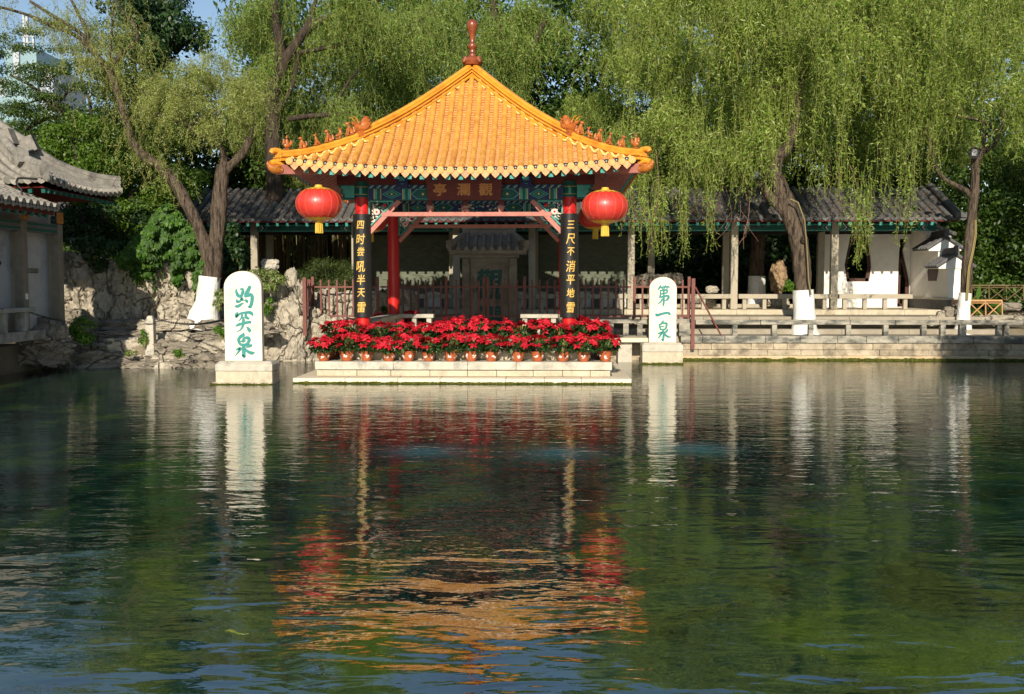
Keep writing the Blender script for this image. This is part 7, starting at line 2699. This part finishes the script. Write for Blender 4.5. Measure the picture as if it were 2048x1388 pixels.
# ------------------------------------------------------------------ shrubs, ivy and small plants
def shrub(name, label, cat, px, py, hw, hh, Y, n, leaf, lw, mat, clumps=14, flat=0.5, stems=True):
    c = P(px, py, Y)
    s = Y / F
    t = thing(name, label, cat, (c.x, c.y, c.z - hh * s))
    fb = FB()
    for _ in range(clumps):
        a, r = rng.random() * 2 * PI, math.sqrt(rng.random())
        q = (c.x + hw * s * 0.75 * r * math.cos(a), c.y + hw * s * 0.5 * rng.normal() * 0.6, c.z + hh * s * 0.75 * r * math.sin(a))
        clump(fb, q, (hw * s * 0.36, hw * s * 0.36, hh * s * 0.34), n // clumps, leaf, lw, 0.3, 0.15)
        if stems: fb.twig([(c.x, c.y, c.z - hh * s), ((c.x + q[0]) / 2 + 0.02, (c.y + q[1]) / 2, (c.z - hh * s + q[2]) / 2 + 0.05), q], 0.012)
    fb.build('foliage', [mat, m_twig], t)
    return t


ivy = thing('ivy', 'thick mat of bright green ivy hanging over the rock wall left of the forked willow', 'ivy', (PX(320, 25), 25.0, 1.2))
fb = FB()
npt = 0
while npt < 8500:
    px, py = rng.uniform(225, 425), rng.uniform(395, 610)
    # outline of the mat
    top = 480 - 75 * math.exp(-((px - 335) / 45) ** 2) + 25 * max(0, (270 - px) / 30)
    bot = 535 + 22 * math.sin(px * 0.05) + 18 * noise.noise(Vector((px * 0.06, 0, 0))) + (52 if px > 345 else 0) * (0.5 + 0.5 * math.sin(px * 0.13))
    if py < top or py > bot: continue
    p = P(px, py, 24.9 - 0.30 * math.sin(PI * (py - top) / (bot - top + 1)) - 0.55 * noise.noise(Vector((px * .045, py * .06, 2))) - 0.22 * rng.random())
    n_ = np.array([rng.normal() * .55, -1, 0.45 + rng.normal() * .5])
    d = np.array([rng.normal() * .5, -0.2, -1.0])
    fb.leaves([p], [d], [0.085 + 0.06 * rng.random()], [0.07 + .04 * rng.random()], np.array([n_]), 0.03)
    npt += 1
for _ in range(26):
    px = rng.uniform(250, 415)
    p = P(px, 530 + rng.normal() * 8, 24.75)
    L_ = rng.uniform(0.2, 0.75)
    strand(fb, tuple(p), L_, 0.08, 0.055, 0.03, (0, 0), 0.04, 0.006)
fb.build('ivy_leaves', [l_ivy, m_twig], ivy)
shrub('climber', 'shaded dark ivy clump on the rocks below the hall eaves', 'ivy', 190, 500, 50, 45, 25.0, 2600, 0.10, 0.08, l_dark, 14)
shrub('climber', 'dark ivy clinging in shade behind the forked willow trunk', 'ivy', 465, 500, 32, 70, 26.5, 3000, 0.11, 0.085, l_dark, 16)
shrub('climber', 'added dark leaves covering a bright gap between the hall and the ivy', 'ivy', 150, 455, 34, 40, 26.0, 1800, 0.11, 0.08, l_dark, 12)  # extra clump, added to hide a bright patch beside the hall
shrub('pine_shrub', 'wide dark green needle-leaved shrub between the red fence and the gallery', 'shrub', 652, 555, 80, 44, 27.4, 15000, 0.10, 0.012, l_needle, 40)
shrub('shrub', 'bright green leafy bush half in shade on the dark rocks beside the hall', 'shrub', 163, 660, 40, 30, 22.2, 2600, 0.055, 0.03, l_shrub, 18)
shrub('shrub', 'variegated pale green bush spilling behind the top of the tall inscribed slab', 'shrub', 528, 560, 52, 26, 24.4, 3800, 0.06, 0.032, l_pale, 22)
shrub('shrub', 'green bush hanging on the rocks right of the tall inscribed slab', 'shrub', 536, 615, 20, 20, 24.2, 1000, 0.06, 0.032, l_shrub, 8)
shrub('shrub', 'pale variegated sprig left of the tall inscribed slab, beside the white tree foot', 'shrub', 438, 600, 14, 22, 22.6, 600, 0.06, 0.03, l_pale, 7)
shrub('shrub', 'small green bush at the foot of the tall inscribed slab on its left', 'shrub', 440, 665, 14, 20, 22.3, 800, 0.055, 0.03, l_shrub, 7)
shrub('fern_plant', 'little bright green plant growing at the waterline below the ledges', 'plant', 357, 706, 12, 15, 22.35, 500, 0.05, 0.022, l_shrub, 7)
shrub('fern_plant', 'little green plant growing against the white stone post', 'plant', 287, 676, 9, 22, 22.55, 450, 0.05, 0.024, l_shrub, 7)
shrub('fern_plant', 'pale sprouting plant on the rocks left of the white stone post', 'plant', 262, 705, 14, 9, 22.4, 300, 0.05, 0.022, l_pale, 6)
shrub('shrub', 'bright green bush just behind the rear left red column', 'shrub', 768, 600, 10, 30, 25.9, 1100, 0.06, 0.04, l_ivy, 8)
shrub('shrub', 'low green plants inside the gallery at the foot of the brown ornamental rock', 'plant', 1580, 572, 14, 12, 30.3, 500, 0.07, 0.035, l_shrub, 6)
shrub('grass_tuft', 'grassy green tuft behind the bamboo fence right of the right tree', 'grass', 1955, 618, 16, 12, 28.2, 700, 0.12, 0.014, l_shrub, 7)
shrub('grass_tuft', 'grassy green tuft at the right end of the bamboo fence', 'grass', 1992, 618, 14, 12, 28.3, 600, 0.12, 0.014, l_shrub, 7)
t = thing('broad_leaf_plant', 'young plant with two big upright green leaves behind the bamboo fence', 'plant', tuple(P(1955, 605, 28.4)))
fb = FB()
b = P(1955, 604, 28.4)
fb.leaves([b, b, b], [(-1.0, -.2, .35), (0.05, -.1, 1), (-.6, -.3, .2)], [0.5, 0.58, 0.4], [0.18, 0.14, 0.14], np.array([(0.2, -.8, .6), (-.3, -1, .1), (0, -.6, 1)]), 0.08)
fb.build('plant_leaves', [l_shrub, m_twig], t)

# bamboo fences at the right
def cross_fence(label, Y, x0, x1, ztop, zbot, n, mat, r=0.022):
    a, b = PX(x0, Y), PX(x1, Y)
    t = thing('bamboo_fence', label, 'fence', (a, Y, zbot), 'low bamboo fences at the right')
    mb = MB()
    mb.tube([(a, Y, ztop), (b, Y, ztop)], r * 1.5, 7)
    mb.tube([(a, Y + 0.05, ztop - 0.06), (b, Y + 0.05, ztop - 0.06)], r, 7)
    mb.build('top_rail', mat, t, smooth=60)
    mb = MB()
    for k in range(n + 1):
        x = a + (b - a) * k / n
        mb.tube([(x, Y, ztop), (x + 0.02, Y, zbot)], r, 6)
    mb.build('fence_post', mat, t, smooth=60)
    mb = MB()
    w = (b - a) / n
    for k in range(n):
        x = a + w * k
        mb.tube([(x, Y + 0.03, ztop - 0.03), (x + w, Y + 0.03, zbot)], r * 0.9, 6)
        mb.tube([(x + w, Y - 0.03, ztop - 0.03), (x, Y - 0.03, zbot)], r * 0.9, 6)
    mb.build('cross_struts', mat, t, smooth=60)


cross_fence('sunlit low fence of crossed split bamboo right of the garden wall', 27.8, 1905, 2004, PZ(601, 27.8), PZ(634, 27.8), 3, m_bamboo)
cross_fence('dark bamboo fence in shade farther back at the right edge', 30.2, 1908, 2150, PZ(571, 30.2), PZ(600, 30.2), 7, m_bamboodark, 0.018)

# ------------------------------------------------------------------ far tower beyond the trees
Ytw = 420
t = thing('tower_block', 'pale high-rise with teal glass and masts far off at the upper left', 'building', (PX(60, Ytw), Ytw, 0))
mb = MB()
for (x0, x1, y0, m_) in ((-60, 120, 150, 0), (30, 92, 92, 1), (0, 30, 190, 1), (70, 110, 122, 0)):
    mb.cur = m_
    d = 0 if m_ == 0 else -2
    if (x0, x1) == (70, 110): d = 4
    mb.box((PX(x0, Ytw), Ytw + d, 0), (PX(x1, Ytw), Ytw + 30 + d, PZ(y0, Ytw)))
for k in range(12):
    mb.cur = 2
    z = PZ(300 - k * 12, Ytw)
    mb.box((PX(-58, Ytw), Ytw - 0.5, z), (PX(29, Ytw), Ytw - 0.02, z + 1.2))
    mb.box((PX(93, Ytw), Ytw - 0.5, z), (PX(119, Ytw), Ytw - 0.02, z + 1.2))
mb.build('tower_body', [m_towerwhite, m_towerglass, m_towerdark], t)
mb = MB()
for px, top, w in ((52, 14, 1.0), (58, 18, 1.0), (70, 60, 0.8)):
    mb.box((PX(px, Ytw) - w / 2, Ytw + 5, PZ(94, Ytw)), (PX(px, Ytw) + w / 2, Ytw + 6, PZ(top, Ytw)))
for py in (88, 72, 60): mb.box((PX(50, Ytw), Ytw + 5.2, PZ(py, Ytw)), (PX(72, Ytw), Ytw + 5.6, PZ(py, Ytw) + 0.5))
mb.box((PX(49, Ytw), Ytw - 3, PZ(150, Ytw)), (PX(60, Ytw), Ytw - 2.1, PZ(92, Ytw)))
mb.build('mast', m_towerwhite, t)

# shade tree on the right bank beside the pond (casts the shadow on the right end of the wall)
t = thing('bank_tree', 'round dense tree on the right bank just outside the view', 'tree', (11.0, 16.0, 0.0))
mb = MB()
bark_limb(mb, [(11, 16, -0.3, 0.2), (11.1, 16, 1.2, 0.17), (10.9, 16, 2.6, 0.12), (11, 15.9, 3.6, 0.06)], 10, 6)
mb.build('trunk', m_bark, t, smooth=60)
fb = FB()
for _ in range(190):
    u = rng.normal(size=3)
    u /= np.linalg.norm(u)
    r = rng.random() ** 0.4
    clump(fb, (11.1 + 2.5 * u[0] * r, 16.0 + 1.6 * u[1] * r, 3.0 + 2.0 * u[2] * r), (0.6, 0.6, 0.45), 200, 0.14, 0.07, 0.3, 0.2)
fb.build('crown', [l_mid, m_twig], t)

# koi near the surface
t = P(468, 1288, 5.35)
mb = MB()
mb.tube([(t.x - .06, t.y + .02, -0.003), (t.x - .03, t.y + .02, -0.001), (t.x, t.y, 0.0), (t.x + .04, t.y - .03, -0.001), (t.x + .07, t.y - .03, -0.002), (t.x + .09, t.y - .02, -0.002)], [.004, .012, .013, .009, .004, .008], 8, flat=0.5)
props(mb.build('koi_fish', M('koi_yellow', (0.15, 0.14, 0.02), (0.06, 0.09, 0.02), 14, 0.35), origin=(t.x, t.y, 0), smooth=60), 'small yellow koi just breaking the surface near the bottom left', 'fish')

# trees round the pond that the camera does not see directly; they are mirrored in the water and close off the open sky
fb = FB()
for sx, xa, xb in ((-1, 16, 24), (1, 15, 24)):
    for _ in range(230):
        p = (sx * rng.uniform(xa, xb) + (0 if sx > 0 else 0), rng.uniform(-4, 21), 0)
        z = rng.uniform(0.8, 10.5)
        clump(fb, (p[0], p[1], z), (1.3, 1.3, 1.0), 130, 0.34, 0.16, 0.3, 0.2)
props(fb.build('bank_wood', [l_mid, m_twig]), 'belt of trees along the side banks of the pond outside the view', 'trees', kind='stuff')
